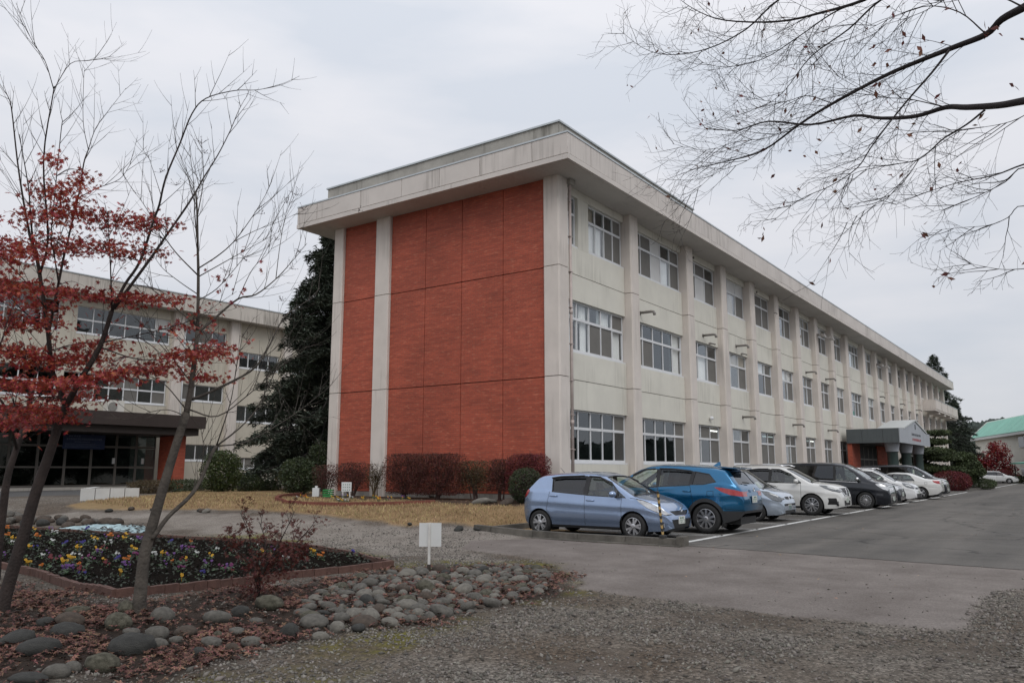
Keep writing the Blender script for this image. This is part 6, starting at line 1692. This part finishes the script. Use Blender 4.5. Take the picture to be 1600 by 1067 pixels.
dome('low clipped green mound beside the tiered evergreen',1530,747,764,22,77.5,M_GREEN_P,4500,.10,2.6)
dome('small red clipped mound behind the white estate car',1567,733,752,12,118,M_REDH2,2500,.14)
dome('long low green hedge right of the white estate car',1597,744,757,14,118,M_GREEN_B,2500,.13,4)
b = atD(1555,752,122); rt = thing('scarlet_shrub', 'tall loose scarlet-leaved shrub in front of the sports hall', 'shrub', (b.x,b.y,0)); mb = MB()
for k in range(9): mb.tube(crv([Vector((b.x,b.y,-.1)),Vector((b.x+rng.uniform(-.6,.6),b.y+rng.uniform(-1,1),1.5)),Vector((b.x+rng.uniform(-1,1),b.y+rng.uniform(-2.4,2.4),3.4))],3),[.06,.055,.05,.04,.03,.02,.01],5,False)
mb.build('stems', M_BARKZ, rt)
for x,y,hw,hh,n in ((1540,724,20,16,1700),(1562,712,18,20,1700),(1575,735,14,12,900),(1552,700,10,10,600),(1530,738,10,10,500),(1590,748,10,6,400)):
    c = atD(x,y,122+rng.uniform(-.8,.8)); clump(rt,c,hw/1264*122,hw/1264*122*.8,hh/1264*122,n,.26,M_REDT,2,1.0)

# ---- wooded hill on the horizon, and the wood on the far side of the road that the windows mirror
def ridge(name, pts, hfun, m, seed, label):
    rg = np.random.default_rng(seed); n = len(pts); k = 14; V = []; F = []
    for i,(x,y) in enumerate(pts):
        hh = hfun(i/(n-1)); nx_,ny_ = (x,y); l = math.hypot(x,y); ux,uy = x/l,y/l
        for j in range(k):
            f = j/(k-1); z = hh*math.sin(f*math.pi/2)+rg.normal(0,.028*hh)*(f > .1); V.append((x+ux*f*hh*1.6+rg.normal(0,.3),y+uy*f*hh*1.6+rg.normal(0,.3),max(-.3,z) if j else -.5))
    for i in range(n-1):
        for j in range(k-1): F.append((i*k+j,(i+1)*k+j,(i+1)*k+j+1,i*k+j+1))
    o = npmesh(name, V, F, m, None, 'stuff'); o['label'] = label; o['category'] = 'trees'; return o
M_WOOD = mat('far_woodland', (.030,.042,.034), .95, .5, .25, .8, 1.5, detail=8)
pts = []
for i in range(260):
    px = 1380+i*3.0; a = ray(px,735); l = math.hypot(a.x,a.y); pts.append((a.x/l*430,a.y/l*430))
ridge('wooded_hill', pts, lambda f: 23.5+2.5*math.sin(f*9)+1.5*math.sin(f*31), M_WOOD, 2, 'dark wooded hill on the horizon beyond the green roof')
pts = [(-60+i*.6,-46-.034*i+2*math.sin(i*.09)) for i in range(440)]
ridge('roadside_wood', pts, lambda f: 9.0+1.3*math.sin(f*23)+.8*math.sin(f*61), M_WOOD, 3, 'belt of dark trees across the road, seen mirrored in windows')
# ================================================================== flower bed
rng = random.Random(31)
M_EDGE = mat('red_edging_brick', (.105,.056,.042), .85, .25, 6, .4, 60, island=.15)
M_SOIL = mat('black_soil', (.0075,.0055,.004), 1.0, .35, 9, .9, 25, dist=.04, spec=.05)
front = gpts((-40,880),(60,900),(120,922),(180,934),(300,922),(450,904),(612,886))
back = gpts((612,886),(540,868),(470,856),(400,850),(300,845),(190,838),(90,832),(-40,822))
fbed = thing('flower_bed', 'pointed flower bed of dark soil with low red brick edging', 'flower bed', (*front[3],0))
def edging(path, h=.10, wd=.075, bl=.215, parent=fbed, m=M_EDGE, n0=0):
    seg = []
    for a,b in zip(path,path[1:]):
        a = Vector((*a,0)); b = Vector((*b,0)); l = (b-a).length; n = max(1,round(l/bl))
        for k in range(n): seg.append((a.lerp(b,k/n),a.lerp(b,(k+1)/n)))
    for a,b in seg:
        d = (b-a).normalized(); q = Vector((-d.y,d.x,0))*wd/2; e = d*.004; z0 = T(a.x,a.y)-.06; z1 = T((a.x+b.x)/2,(a.y+b.y)/2)+h+rng.uniform(-.006,.006); j = q*rng.uniform(-.12,.12)
        P_ = [a+e-q+j,b-e-q+j,b-e+q+j,a+e+q+j]; mb = MB()
        mb.add([(p.x,p.y,z0) for p in P_]+[(p.x,p.y,z1) for p in P_],[(3,2,1,0),(4,5,6,7),(0,1,5,4),(1,2,6,5),(2,3,7,6),(3,0,4,7)]); mb.build('brick', m, parent)
edging(front); edging(back)
poly = front+back[1:]
def fill(poly, zoff, name, m, parent, step=.12, amp=.035):
    xs_ = [p[0] for p in poly]; ys_ = [p[1] for p in poly]; ax = np.arange(min(xs_),max(xs_)+step,step); ay = np.arange(min(ys_),max(ys_)+step,step)
    X_,Y_ = np.meshgrid(ax,ay,indexing='ij'); dd = poly_dist(X_,Y_,poly)
    Z_ = terrain(X_,Y_)+zoff+(fb(X_,Y_,6,71)-.5)*amp*2+np.clip(dd,0,.4)*.08; ok = dd > -.03
    idx = -np.ones(X_.shape,int); idx[ok] = np.arange(ok.sum()); V = np.stack([X_[ok],Y_[ok],Z_[ok]],-1); F = []
    for i in range(len(ax)-1):
        for j in range(len(ay)-1):
            q = (idx[i,j],idx[i+1,j],idx[i+1,j+1],idx[i,j+1])
            if min(q) >= 0: F.append(q)
    return npmesh(name, V, F, m, parent, smooth=True)
fill(poly, .035, 'soil', M_SOIL, fbed)

# ---- pansies: one plant each
M_PLEAF = mat('pansy_leaf', (.060,.095,.045), .6, .3, 8, island=.45)
COLS = {'Y':('yellow',(.60,.34,.012)),'W':('white',(.55,.56,.54)),'P':('lilac',(.17,.065,.26)),'B':('dark blue',(.035,.025,.22)),'O':('orange',(.52,.15,.012)),'M':('magenta',(.19,.025,.12)),'R':('maroon',(.16,.012,.02))}
M_EYE = mat('pansy_eye', (.05,.02,.03), .7)
def pansy_proto(kc, var):
    r_ = random.Random(hash((kc,var)) % 999 if False else var*17+ord(kc)); r2 = np.random.default_rng(var*7+ord(kc))
    n = 26; an = r2.uniform(0,6.28,n); rr = r2.uniform(.01,.11,n); P_ = np.stack([rr*np.cos(an),rr*np.sin(an),r2.uniform(.01,.09,n)],-1)
    V,F = scatter(OVAL_V,OVAL_F,P_,rotmats(n,.8,r2),r2.uniform(.05,.085,n)); fo = npmesh('foliage',V,F,M_PLEAF)
    mb = MB(); nb = 3 if var == 0 else (2 if var == 1 else 5); fm = []
    for k in range(nb):
        a = r_.uniform(0,6.28); c = Vector((math.cos(a)*r_.uniform(.01,.085),math.sin(a)*r_.uniform(.01,.085),r_.uniform(.09,.15)))
        # the bloom looks up and out
        nrm = (Vector((-.55,-.75,.55))+Vector((r_.uniform(-.5,.5),r_.uniform(-.5,.5),r_.uniform(-.2,.4)))).normalized(); u = nrm.orthogonal().normalized(); u = (Vector((0,0,1))-nrm*nrm.z).normalized(); w_ = nrm.cross(u); s_ = r_.uniform(.017,.026)
        for q in range(5):
            b = math.radians((90,20,160,235,305)[q]); pc_ = c+(u*math.sin(b)+w_*math.cos(b))*s_*.55+nrm*(.002*q); st_ = len(mb.v)
            for e in range(7): g = 2*math.pi*e/7; mb.v.append(tuple(pc_+(u*math.sin(g)+w_*math.cos(g))*s_*.62+nrm*.003*math.cos(2*g)))
            mb.f.append(tuple(range(st_,st_+7))); fm.append(0)
        st_ = len(mb.v)
        for e in range(6): g = 2*math.pi*e/6; mb.v.append(tuple(c+nrm*.014+(u*math.sin(g)+w_*math.cos(g))*s_*.22))
        mb.f.append(tuple(range(st_,st_+6))); fm.append(1)
        mb.tube([c-Vector((0,0,.08)),c-nrm*.004],.002,4,False); fm += [0]*4
    m = mat('petal_'+COLS[kc][0].replace(' ','_'), COLS[kc][1], .55, .12, 20, trans=.25)
    bl = mb.build('bloom', m, mats=[m,M_EYE], fm=fm)
    r = (fo.data,bl.data)
    for o in (fo,bl): bpy.data.objects.remove(o)
    return r
PR = {(k,v):pansy_proto(k,v) for k in COLS for v in range(3)}
FL = [(465,330,'W'),(505,335,'W'),(330,370,'O'),(60,355,'O'),(105,390,'Y'),(100,420,'W'),(475,420,'W'),(240,440,'O'),(260,470,'Y'),(690,290,'M'),(805,300,'B'),(460,290,'P'),(850,380,'Y'),(885,392,'Y'),(850,412,'W'),(770,432,'B'),(735,430,'B'),(955,375,'P'),(1010,365,'O'),(1085,385,'M'),(1135,385,'Y'),(1165,368,'Y'),(1200,405,'W'),(1285,400,'P'),(705,485,'Y'),(890,500,'Y'),(960,495,'R'),(900,530,'P'),(1225,505,'Y'),(1245,550,'M'),(625,580,'Y'),(645,598,'Y'),(660,555,'W'),(720,570,'W'),(800,600,'M'),(850,590,'M'),(540,590,'M'),(480,600,'R'),(570,635,'Y'),(955,615,'Y'),(985,640,'R'),(1070,545,'W'),(1085,590,'B'),(1165,600,'O'),(1125,665,'P'),(1160,655,'P'),(405,675,'O'),(240,640,'Y'),(600,700,'P'),(640,695,'P'),(750,655,'O'),(745,710,'R'),(775,745,'B'),(1110,755,'Y'),(280,720,'P'),(40,625,'M'),(0,560,'P'),(200,560,'O'),(50,290,'O'),(310,295,'Y'),(1395,558,'W'),(380,555,'W'),(330,470,'B'),(420,530,'P'),(150,520,'M'),(600,440,'B'),(1000,440,'W')]
FL = [(x*.1687,780+y*.1687,c) for x,y,c in FL]+[(200+x*.225,760+y*.225,c) for x,y,c in [(170,507,'W'),(232,492,'Y'),(285,515,'P'),(240,575,'P'),(320,550,'O'),(360,600,'M'),(375,470,'P'),(430,455,'M'),(470,490,'W'),(400,545,'Y'),(380,560,'R'),(570,510,'Y'),(545,575,'P'),(505,640,'B'),(635,590,'M'),(690,595,'P'),(705,615,'M'),(735,485,'W'),(930,495,'Y'),(890,445,'W'),(1280,488,'Y'),(1335,512,'O'),(1550,488,'B'),(430,405,'O'),(295,405,'B'),(370,690,'Y'),(610,460,'W'),(1095,540,'W'),(60,390,'P'),(820,560,'R'),(990,470,'P')]]
ORD = ['first','second','third','fourth','fifth','sixth','seventh','eighth','ninth','tenth','eleventh','twelfth','thirteenth','fourteenth','fifteenth','sixteenth']
def row_of(y): return 'front' if y > 878 else ('middle' if y > 848 else 'back')
cnt = {}
for x,y,c in sorted(FL):
    p = onG(x,y+5)
    if poly_dist(np.array([p.x]),np.array([p.y]),poly)[0] < .04: continue
    key = (c,row_of(y)); k = cnt.get(key,0); cnt[key] = k+1
    lab = '%s %s pansy from the left in the %s part of the pointed flower bed' % (ORD[k], COLS[c][0], row_of(y))
    t = thing('pansy_plant', lab, 'flower', (p.x,p.y,T(p.x,p.y)+.05), rng.uniform(-.5,.5), 'pansies in the pointed flower bed')
    s_ = rng.uniform(.75,1.05); t.scale = (s_,s_,s_)
    fo,bl = PR[(c,rng.randrange(3))]; link('foliage',fo,t,'stuff'); link('bloom',bl,t,'stuff')
# plain leafy plants between them
pos = []
while len(pos) < 5200:
    x = rng.uniform(min(p[0] for p in poly),max(p[0] for p in poly)); y = rng.uniform(min(p[1] for p in poly),max(p[1] for p in poly))
    if inpoly((x,y),poly) and vnoise(np.array([x]),np.array([y]),3.3,77)[0] > .34: pos.append((x,y,T(x,y)+rng.uniform(.05,.14)))
lf = leaves('bed_foliage', pos, .055, mat('bed_leaf',(.018,.026,.014),.6,.3,8,island=.4), fbed, OVAL_V, OVAL_F, .8, .3, 'stuff')

# ================================================================== river stones
def stone_mesh(seed, m):
    bm = bmesh.new(); bmesh.ops.create_icosphere(bm, subdivisions=2, radius=1); r_ = random.Random(seed)
    a = [Vector((r_.gauss(0,1),r_.gauss(0,1),r_.gauss(0,1))).normalized() for _ in range(9)]; s_ = [r_.uniform(-.26,.16) for _ in a]
    for v in bm.verts:
        n = v.co.normalized(); k = 1+sum(q*max(0,n.dot(u))**3 for q,u in zip(s_,a))+r_.uniform(-.025,.025); v.co = n*k
    me = bpy.data.meshes.new('stone'); bm.to_mesh(me); bm.free(); me.polygons.foreach_set('use_smooth',[True]*len(me.polygons)); me.materials.append(m); return me
M_ST = [mat('stone_grey',(.098,.092,.080),.85,.3,2.5,.5,14),mat('stone_dark',(.030,.030,.027),.8,.35,2.5,.5,14),mat('stone_moss',(.050,.047,.028),.9,.4,2.5,.5,14,c2=(.08,.075,.056)),mat('stone_brown',(.060,.045,.034),.85,.3,2.5,.5,14),mat('stone_pale',(.150,.140,.120),.85,.25,2.5,.5,14)]
SM = [[stone_mesh(s*10+k,m) for s in range(5)] for k,m in enumerate(M_ST)]
def stone(parent, x, y, rx, ry, rz, k=None, sink=.35):
    me = SM[k if k is not None else rng.choice((0,0,0,1,1,2,2,3,4))][rng.randrange(5)]
    o = link('stone', me, parent); b = world_loc(parent)
    o.location = (x-b.x,y-b.y,gz(x,y)+rz*(1-2*sink)-b.z+.0); o.scale = (rx,ry,rz); o.rotation_euler = (rng.uniform(-.25,.25),rng.uniform(-.25,.25),rng.uniform(0,6.28)); return o
rocks = thing('stone_border', 'bed of rounded river stones with dead leaves between them', 'stones', (*gpts((640,940))[0],0))
BIG = [(205,1008,36,19,1),(160,1038,27,17,2),(60,1012,30,14,1),(105,985,26,12,1),(255,962,22,13,0),(185,972,20,14,2),(245,988,20,14,0),(110,968,24,12,3),(25,1000,26,12,1),(340,964,24,14,0),(420,944,26,14,2),(452,985,19,16,1),(392,1003,18,12,0),(330,1004,18,11,0),(362,1012,12,9,3),(310,1018,12,9,1),(195,950,14,12,2),(45,1062,30,10,1),(85,1052,20,12,0),(112,1044,14,10,0),(290,985,20,10,3),(370,985,14,9,0),(490,970,24,12,0),(375,955,16,10,1),(400,970,12,8,0),(245,1005,16,9,0),(340,990,10,8,2),(275,1000,12,8,0),(120,955,24,8,2),(68,972,16,9,1),(500,992,16,8,4),(205,985,14,8,0)]
placed = []
for x,y,hw,hh,k in BIG:
    p = onG(x,y+hh*.6); D = math.hypot(p.x,p.y); rx = hw/1264*D*.92; rz = hh/1264*D*.98
    stone(rocks,p.x,p.y,rx,rx*rng.uniform(.65,.9),rz,k,.27).rotation_euler = (rng.uniform(-.15,.15),rng.uniform(-.15,.15),YAW-math.pi/2+rng.uniform(-.3,.3)); placed.append((p.x,p.y,rx))
RB = gpts((500,925),(560,905),(640,893),(740,887),(830,884),(866,900),(852,925),(800,940),(740,958),(650,972),(560,985),(495,985),(470,960))
tries = 0
while tries < 9000:
    tries += 1
    x = rng.uniform(min(p[0] for p in RB),max(p[0] for p in RB)); y = rng.uniform(min(p[1] for p in RB),max(p[1] for p in RB))
    if not inpoly((x,y),RB): continue
    r_ = rng.choice((.055,.07,.08,.09,.10,.115,.135)) if tries < 3500 else rng.uniform(.035,.065)
    if any(math.hypot(x-a,y-b) < (r_+c)*.98 for a,b,c in placed): continue
    placed.append((x,y,r_)); stone(rocks,x,y,r_*rng.uniform(1.0,1.3),r_*rng.uniform(.75,.95),r_*rng.uniform(.5,.75),rng.choice((0,0,0,4,4,4,2,3,1)),rng.uniform(.24,.40))
# heap of rocks beyond the flower bed
heap = thing('rock_heap', 'low heap of brown rocks behind the flower bed at the left', 'stones', (*gpts((110,815))[0],.1))
for k in range(46):
    x = rng.uniform(-30,195); y = 812+rng.uniform(-7,9)*(1 if x < 120 else .6)+(4 if x > 100 else 0); p = onG(x,y); r_ = rng.uniform(.10,.23)
    stone(heap,p.x,p.y,r_,r_*.8,r_*.6,rng.choice((1,3,3,0)),.25)
vrg = thing('verge_stones', 'few loose stones along the lawn edge beside the gravel drive', 'stones', (*gpts((500,803))[0],.2))
for x,y,r_,k in ((317,800,.14,3),(322,801,.16,4),(312,799,.12,1),(790,830,.13,3),(805,833,.10,0),(835,835,.16,3),(716,829,.16,1),(745,828,.12,1),(640,822,.1,1),(170,800,.15,1),(205,798,.14,3),(240,797,.12,1)):
    p = onG(x,y); stone(vrg,p.x,p.y,r_,r_*.7,r_*.5,k,.25)
gst = thing('garden_stones', 'few flat stones among the planting below the brick wall', 'stones', (19.5,15.5,.5))
for x,y,r_,k in ((752,788,.25,4),(764,786,.18,0),(792,788,.22,3),(725,775,.13,4),(584,773,.12,4),(675,778,.12,0),(1000,0,0,0)):
    if r_: p = onG(x,y); stone(gst,p.x,p.y,r_*1.3,r_*.8,r_*.45,k,.2)

# ================================================================== fallen leaves and gravel (past counting)
def sample(n, cond, box):
    out = np.zeros((0,2))
    while len(out) < n:
        q = RNG.uniform((box[0],box[2]),(box[1],box[3]),(n*2,2)); out = np.concatenate([out,q[cond(q[:,0],q[:,1])]])
    return out[:n]
def dens(x,y): return RNG.random(len(x)) < gmask(m_lit,x,y)*(0.15+.85*sstep(.40,.62,fb(x,y,1.6,44)))
q = sample(17000, dens, (1.5,11.5,4,12.5)); z = gz(q[:,0],q[:,1])+RNG.uniform(.004,.05,len(q))
lt = leaves('leaf_litter', np.c_[q,z], .040, M_LITTER, None, STAR_V, STAR_F, .55, .4, 'stuff'); lt['label'] = 'scattered red-brown fallen maple leaves under the trees'; lt['category'] = 'leaves'
q = sample(500, lambda x,y: (gmask(m_lawn,x,y) > .5)&(RNG.random(len(x)) < .25+.75*(x > 18.6)), (14.5,20.8,12.6,26)); z = gz(q[:,0],q[:,1])+.015
lt = leaves('lawn_leaves', np.c_[q,z], .05, mat('pale_fallen_leaf',(.34,.21,.13),.8,.3,3,island=.4), None, OVAL_V, OVAL_F, .5, .4, 'stuff'); lt['label'] = 'pale fallen leaves scattered on the dry lawn'; lt['category'] = 'leaves'
q = sample(140, lambda x,y: (y < 7.0)&(y > -1-.02*x)&((x > 14)|(y > 2)), (10,50,-1,7)); z = np.full(len(q),.03)
lt = leaves('road_leaves', np.c_[q,z], .045, mat('pale_fallen_leaf',(.34,.21,.13)), None, OVAL_V, OVAL_F, .4, .4, 'stuff'); lt['label'] = 'odd fallen leaves lying on the asphalt'; lt['category'] = 'leaves'
M_GRAV = mat('gravel_stone', (.16,.146,.128), .9, .15, 3, island=.55)
def gd_(x,y):
    d = np.hypot(x,y); keep = np.clip((11.0/np.maximum(d,5))**2.0,0,1)
    pv = gmask(m_pave,x,y); return (RNG.random(len(x)) < keep*(1-gmask(m_lit,x,y)*.92)*(1-gmask(m_lawn,x,y))*(1-pv*.992)*(.25+.75*sstep(.36,.6,fb(x,y,.8,91))))&(d > 5.2)&(poly_dist(x,y,poly) < -.05)&~((x > 15.6)&(y < 12.4))
q = sample(42000, gd_, (1.0,16.0,-1.5,16)); n = len(q)
s_ = np.exp(RNG.normal(math.log(.0125),.38,n)); z = gz(q[:,0],q[:,1])+s_*.25
tv = ICO_V[:]*np.array((1,1,.7)); oct_v = np.array([(1,0,0),(-1,0,0),(0,1,0),(0,-1,0),(0,0,1),(0,0,-1)],float)*(1,.8,.75); oct_f = np.array([(0,2,4),(2,1,4),(1,3,4),(3,0,4),(2,0,5),(1,2,5),(3,1,5),(0,3,5)])
V,F = scatter(oct_v, oct_f, np.c_[q,z], rotmats(n,.9), np.c_[s_*RNG.uniform(.8,1.5,n),s_*RNG.uniform(.7,1.2,n),s_*RNG.uniform(.5,.9,n)])
gr = npmesh('loose_gravel', V, F, M_GRAV, None, 'stuff'); gr['label'] = 'loose grey gravel in front of the paving'; gr['category'] = 'gravel'

q = sample(26000, lambda x,y: (gmask(m_lawn,x,y) > .6)&(gmask(m_mul,x,y) < .4), (13.5,20.8,12.6,32)); n = len(q)
bl_ = leaves('lawn_grass', np.c_[q,gz(q[:,0],q[:,1])+.008], .055, mat('dry_grass',(.30,.205,.105),.85,.25,1.5,island=.45,c2=(.33,.25,.13)), None, np.array([(-.18,0,0),(.18,0,0),(.1,.15,1)]), TRI_F, .5, .4, 'stuff'); bl_['label'] = 'short straw-coloured winter lawn grass'; bl_['category'] = 'grass'

# ================================================================== small things
M_SIGNW = mat('sign_aluminium', (.62,.63,.62), .5, .05, 3); M_POSTW = mat('white_post', (.58,.57,.54), .6, .12, 6, streak=.4)
sp_ = onG(670,896); D = math.hypot(sp_.x,sp_.y); sg = thing('post_sign', 'white board sign on a short post seen from behind', 'sign', sp_)
u = Vector((math.cos(YAW-math.pi/2),math.sin(YAW-math.pi/2),0)); f = Vector((math.cos(YAW),math.sin(YAW),0)); k = D/1264
def obox(c, hu, hf, z0, z1): return [c-u*hu-f*hf+Vector((0,0,z0)),c+u*hu-f*hf+Vector((0,0,z0)),c+u*hu+f*hf+Vector((0,0,z0)),c-u*hu+f*hf+Vector((0,0,z0)),c-u*hu-f*hf+Vector((0,0,z1)),c+u*hu-f*hf+Vector((0,0,z1)),c+u*hu+f*hf+Vector((0,0,z1)),c-u*hu+f*hf+Vector((0,0,z1))]
BF = [(3,2,1,0),(4,5,6,7),(0,1,5,4),(1,2,6,5),(2,3,7,6),(3,0,4,7)]
zt_ = 76*k
MB().add(obox(sp_+f*.030+u*.01,17.0*k,.008,zt_-36*k,zt_-.5*k),BF).build('board', M_SIGNW, sg)
MB().add(obox(sp_,1.9*k,.02,14*k,zt_),BF).build('post', M_POSTW, sg)
MB().add(obox(sp_,2.6*k,.028,-.1,14*k-.001),BF).build('post_base', mat('rusty_base',(.045,.036,.030),.9,.3,10), sg)
nb_ = onX(541,775,19.4); nb_.z = T(nb_.x,nb_.y); k2 = math.hypot(nb_.x,nb_.y)/1264
ns = thing('garden_notice', 'small white notice board on two legs in the bed by the wall', 'sign', nb_)
g0 = T(nb_.x,nb_.y)
MB().add(obox(nb_,7.6*k2,.012,10*k2,24*k2),BF).build('board', M_SIGNW, ns)
for s in (-1,1): MB().add(obox(nb_+u*s*5.4*k2+f*.002,.9*k2,.011,-.15,10*k2-.002),BF).build('leg', M_POSTW, ns)
mb = MB(); r_ = random.Random(4)
for cc in range(4):
    for q in range(3):
        c = nb_+u*(cc-1.5)*3.2*k2-f*.0135; z0 = (12+q*4.0)*k2; mb.add(obox(c,.9*k2,.001,z0,z0+.6*k2),BF); mb.add(obox(c+u*r_.uniform(-.5,.5)*k2,.25*k2,.0014,z0-.6*k2,z0+1.4*k2),BF)
mb.build('lettering', mat('green_lettering',(.05,.16,.10),.7), ns)
# striped post at the end of the kerb
pb_ = Vector((15.82,7.38,.19)); ps = thing('striped_post', 'thin black and yellow striped marker post at the kerb end', 'post', pb_)
M_YEL = mat('yellow_stripe', (.40,.27,.10), .6, .2, 10); M_BLK = mat('black_stripe', (.018,.018,.018), .6, .1, 10)
tilt = Vector((.02,.10,.9)); n = 14
for k in range(n):      # slanting bands
    a = pb_+tilt*(k/n); b = pb_+tilt*((k+1)/n); mb = MB(); rr = .027; v = []
    for (c,sg_) in ((a,0),(b,0)):
        for e in range(12):
            g = 2*math.pi*e/12; v.append(c+Vector((rr*math.cos(g),rr*math.sin(g),.035*math.cos(g-.6) if 0 < k < n or True else 0)))
    mb.add(v,[(e,(e+1)%12,12+(e+1)%12,12+e) for e in range(12)]); mb.build('stripe_band', M_YEL if k%2 else M_BLK, ps, smooth=True)
mb = MB(); mb.lathe([(.09,-.02),(.085,.02),(.04,.035),(.0,.04)],14,pb_); mb.build('foot', M_BLK, ps)
mb = MB(); mb.lathe([(.033,.0),(.03,.03),(0,.045)],12,pb_+tilt-Vector((0,0,.01))); mb.build('cap', M_BLK, ps)
# faded blue sheet on the ground
M_TARP = mat('faded_blue_sheet', (.27,.40,.44), .55, .3, 5, .4, 12, c2=(.36,.48,.50))
tp = gpts((92,827),(130,823),(165,821),(200,822),(228,824),(232,832),(205,836),(165,839),(140,838),(120,834))
o = fill(tp,.03,'blue_sheet',M_TARP,None,.10,.05); tag(o,'faded pale blue plastic sheet lying on the ground behind the flower bed','plastic sheet')
q = np.array(tp); c = q.mean(0); pos = []
while len(pos) < 260:
    x = rng.uniform(q[:,0].min(),q[:,0].max()); y = rng.uniform(q[:,1].min(),q[:,1].max())
    if inpoly((x,y),tp) and vnoise(np.array([x]),np.array([y]),1.7,5)[0] > .48: pos.append((x,y,T(x,y)+.07))
lt = leaves('sheet_debris', pos, .12, mat('dark_debris',(.05,.042,.034),.9,.3,4,island=.4), None, OVAL_V, OVAL_F, .4, .5, 'stuff'); lt['label'] = 'dark twigs and dirt lying on the blue sheet'; lt['category'] = 'debris'
# curved brick edging and flowers below the brick wall
wb = thing('wall_flower_bed', 'curved brick-edged flower bed on the lawn below the brick wall', 'flower bed', (*gpts((500,790))[0],.4))
edging(gpts((470,775),(440,778),(432,783),(445,788),(480,791),(530,792),(600,791),(680,788)),.13,.10,.3,wb,mat('red_edging',(.17,.055,.038),.85,.25,5,.3,40))
fl = sorted([(x_,rng.uniform(778,787),rng.choice('YYWWOP')) for x_ in (rng.uniform(450,640) for _ in range(26))])
cnt = {}
for x_,y_,c in fl:
    p = onG(x_,y_); k = cnt.get(c,0); cnt[c] = k+1
    t = thing('pansy_plant', '%s %s pansy from the left in the curved bed below the brick wall' % (ORD[k],COLS[c][0]), 'flower', (p.x,p.y,gz(p.x,p.y)), rng.uniform(-.5,.5), 'pansies below the brick wall')
    fo,bl = PR[(c,rng.randrange(3))]; link('foliage',fo,t,'stuff'); link('bloom',bl,t,'stuff'); t.scale = (.85,.85,.85)
# canister and crate by the corner of the end wall
cb_ = onX(494,771,19.9); cb_.z = T(cb_.x,cb_.y); t = thing('plastic_canister', 'white plastic canister leaning by the left corner of the brick wall', 'canister', cb_); k = math.hypot(cb_.x,cb_.y)/1264
mb = MB(); mb.add(obox(cb_,5*k,.10,0,13*k),BF); mb.build('body', M_SIGNW, t); mb = MB(); mb.tube([cb_+Vector((0,0,13*k)),cb_+Vector((0,0,16*k))],.05,10); mb.build('cap', M_SIGNW, t)
cb_ = onX(513,772,19.9); cb_.z = T(cb_.x,cb_.y); t = thing('green_crate', 'green plastic crate under the hedge by the brick wall', 'crate', cb_)
M_GC = mat('green_plastic', (.02,.22,.05), .5, .1, 5)
MB().add(obox(cb_,7*k,.15,0,.06),BF).build('base', M_GC, t)
for q in range(3): MB().add(obox(cb_,7.2*k,.155,.08+.07*q,.12+.07*q),BF).build('slat', M_GC, t)
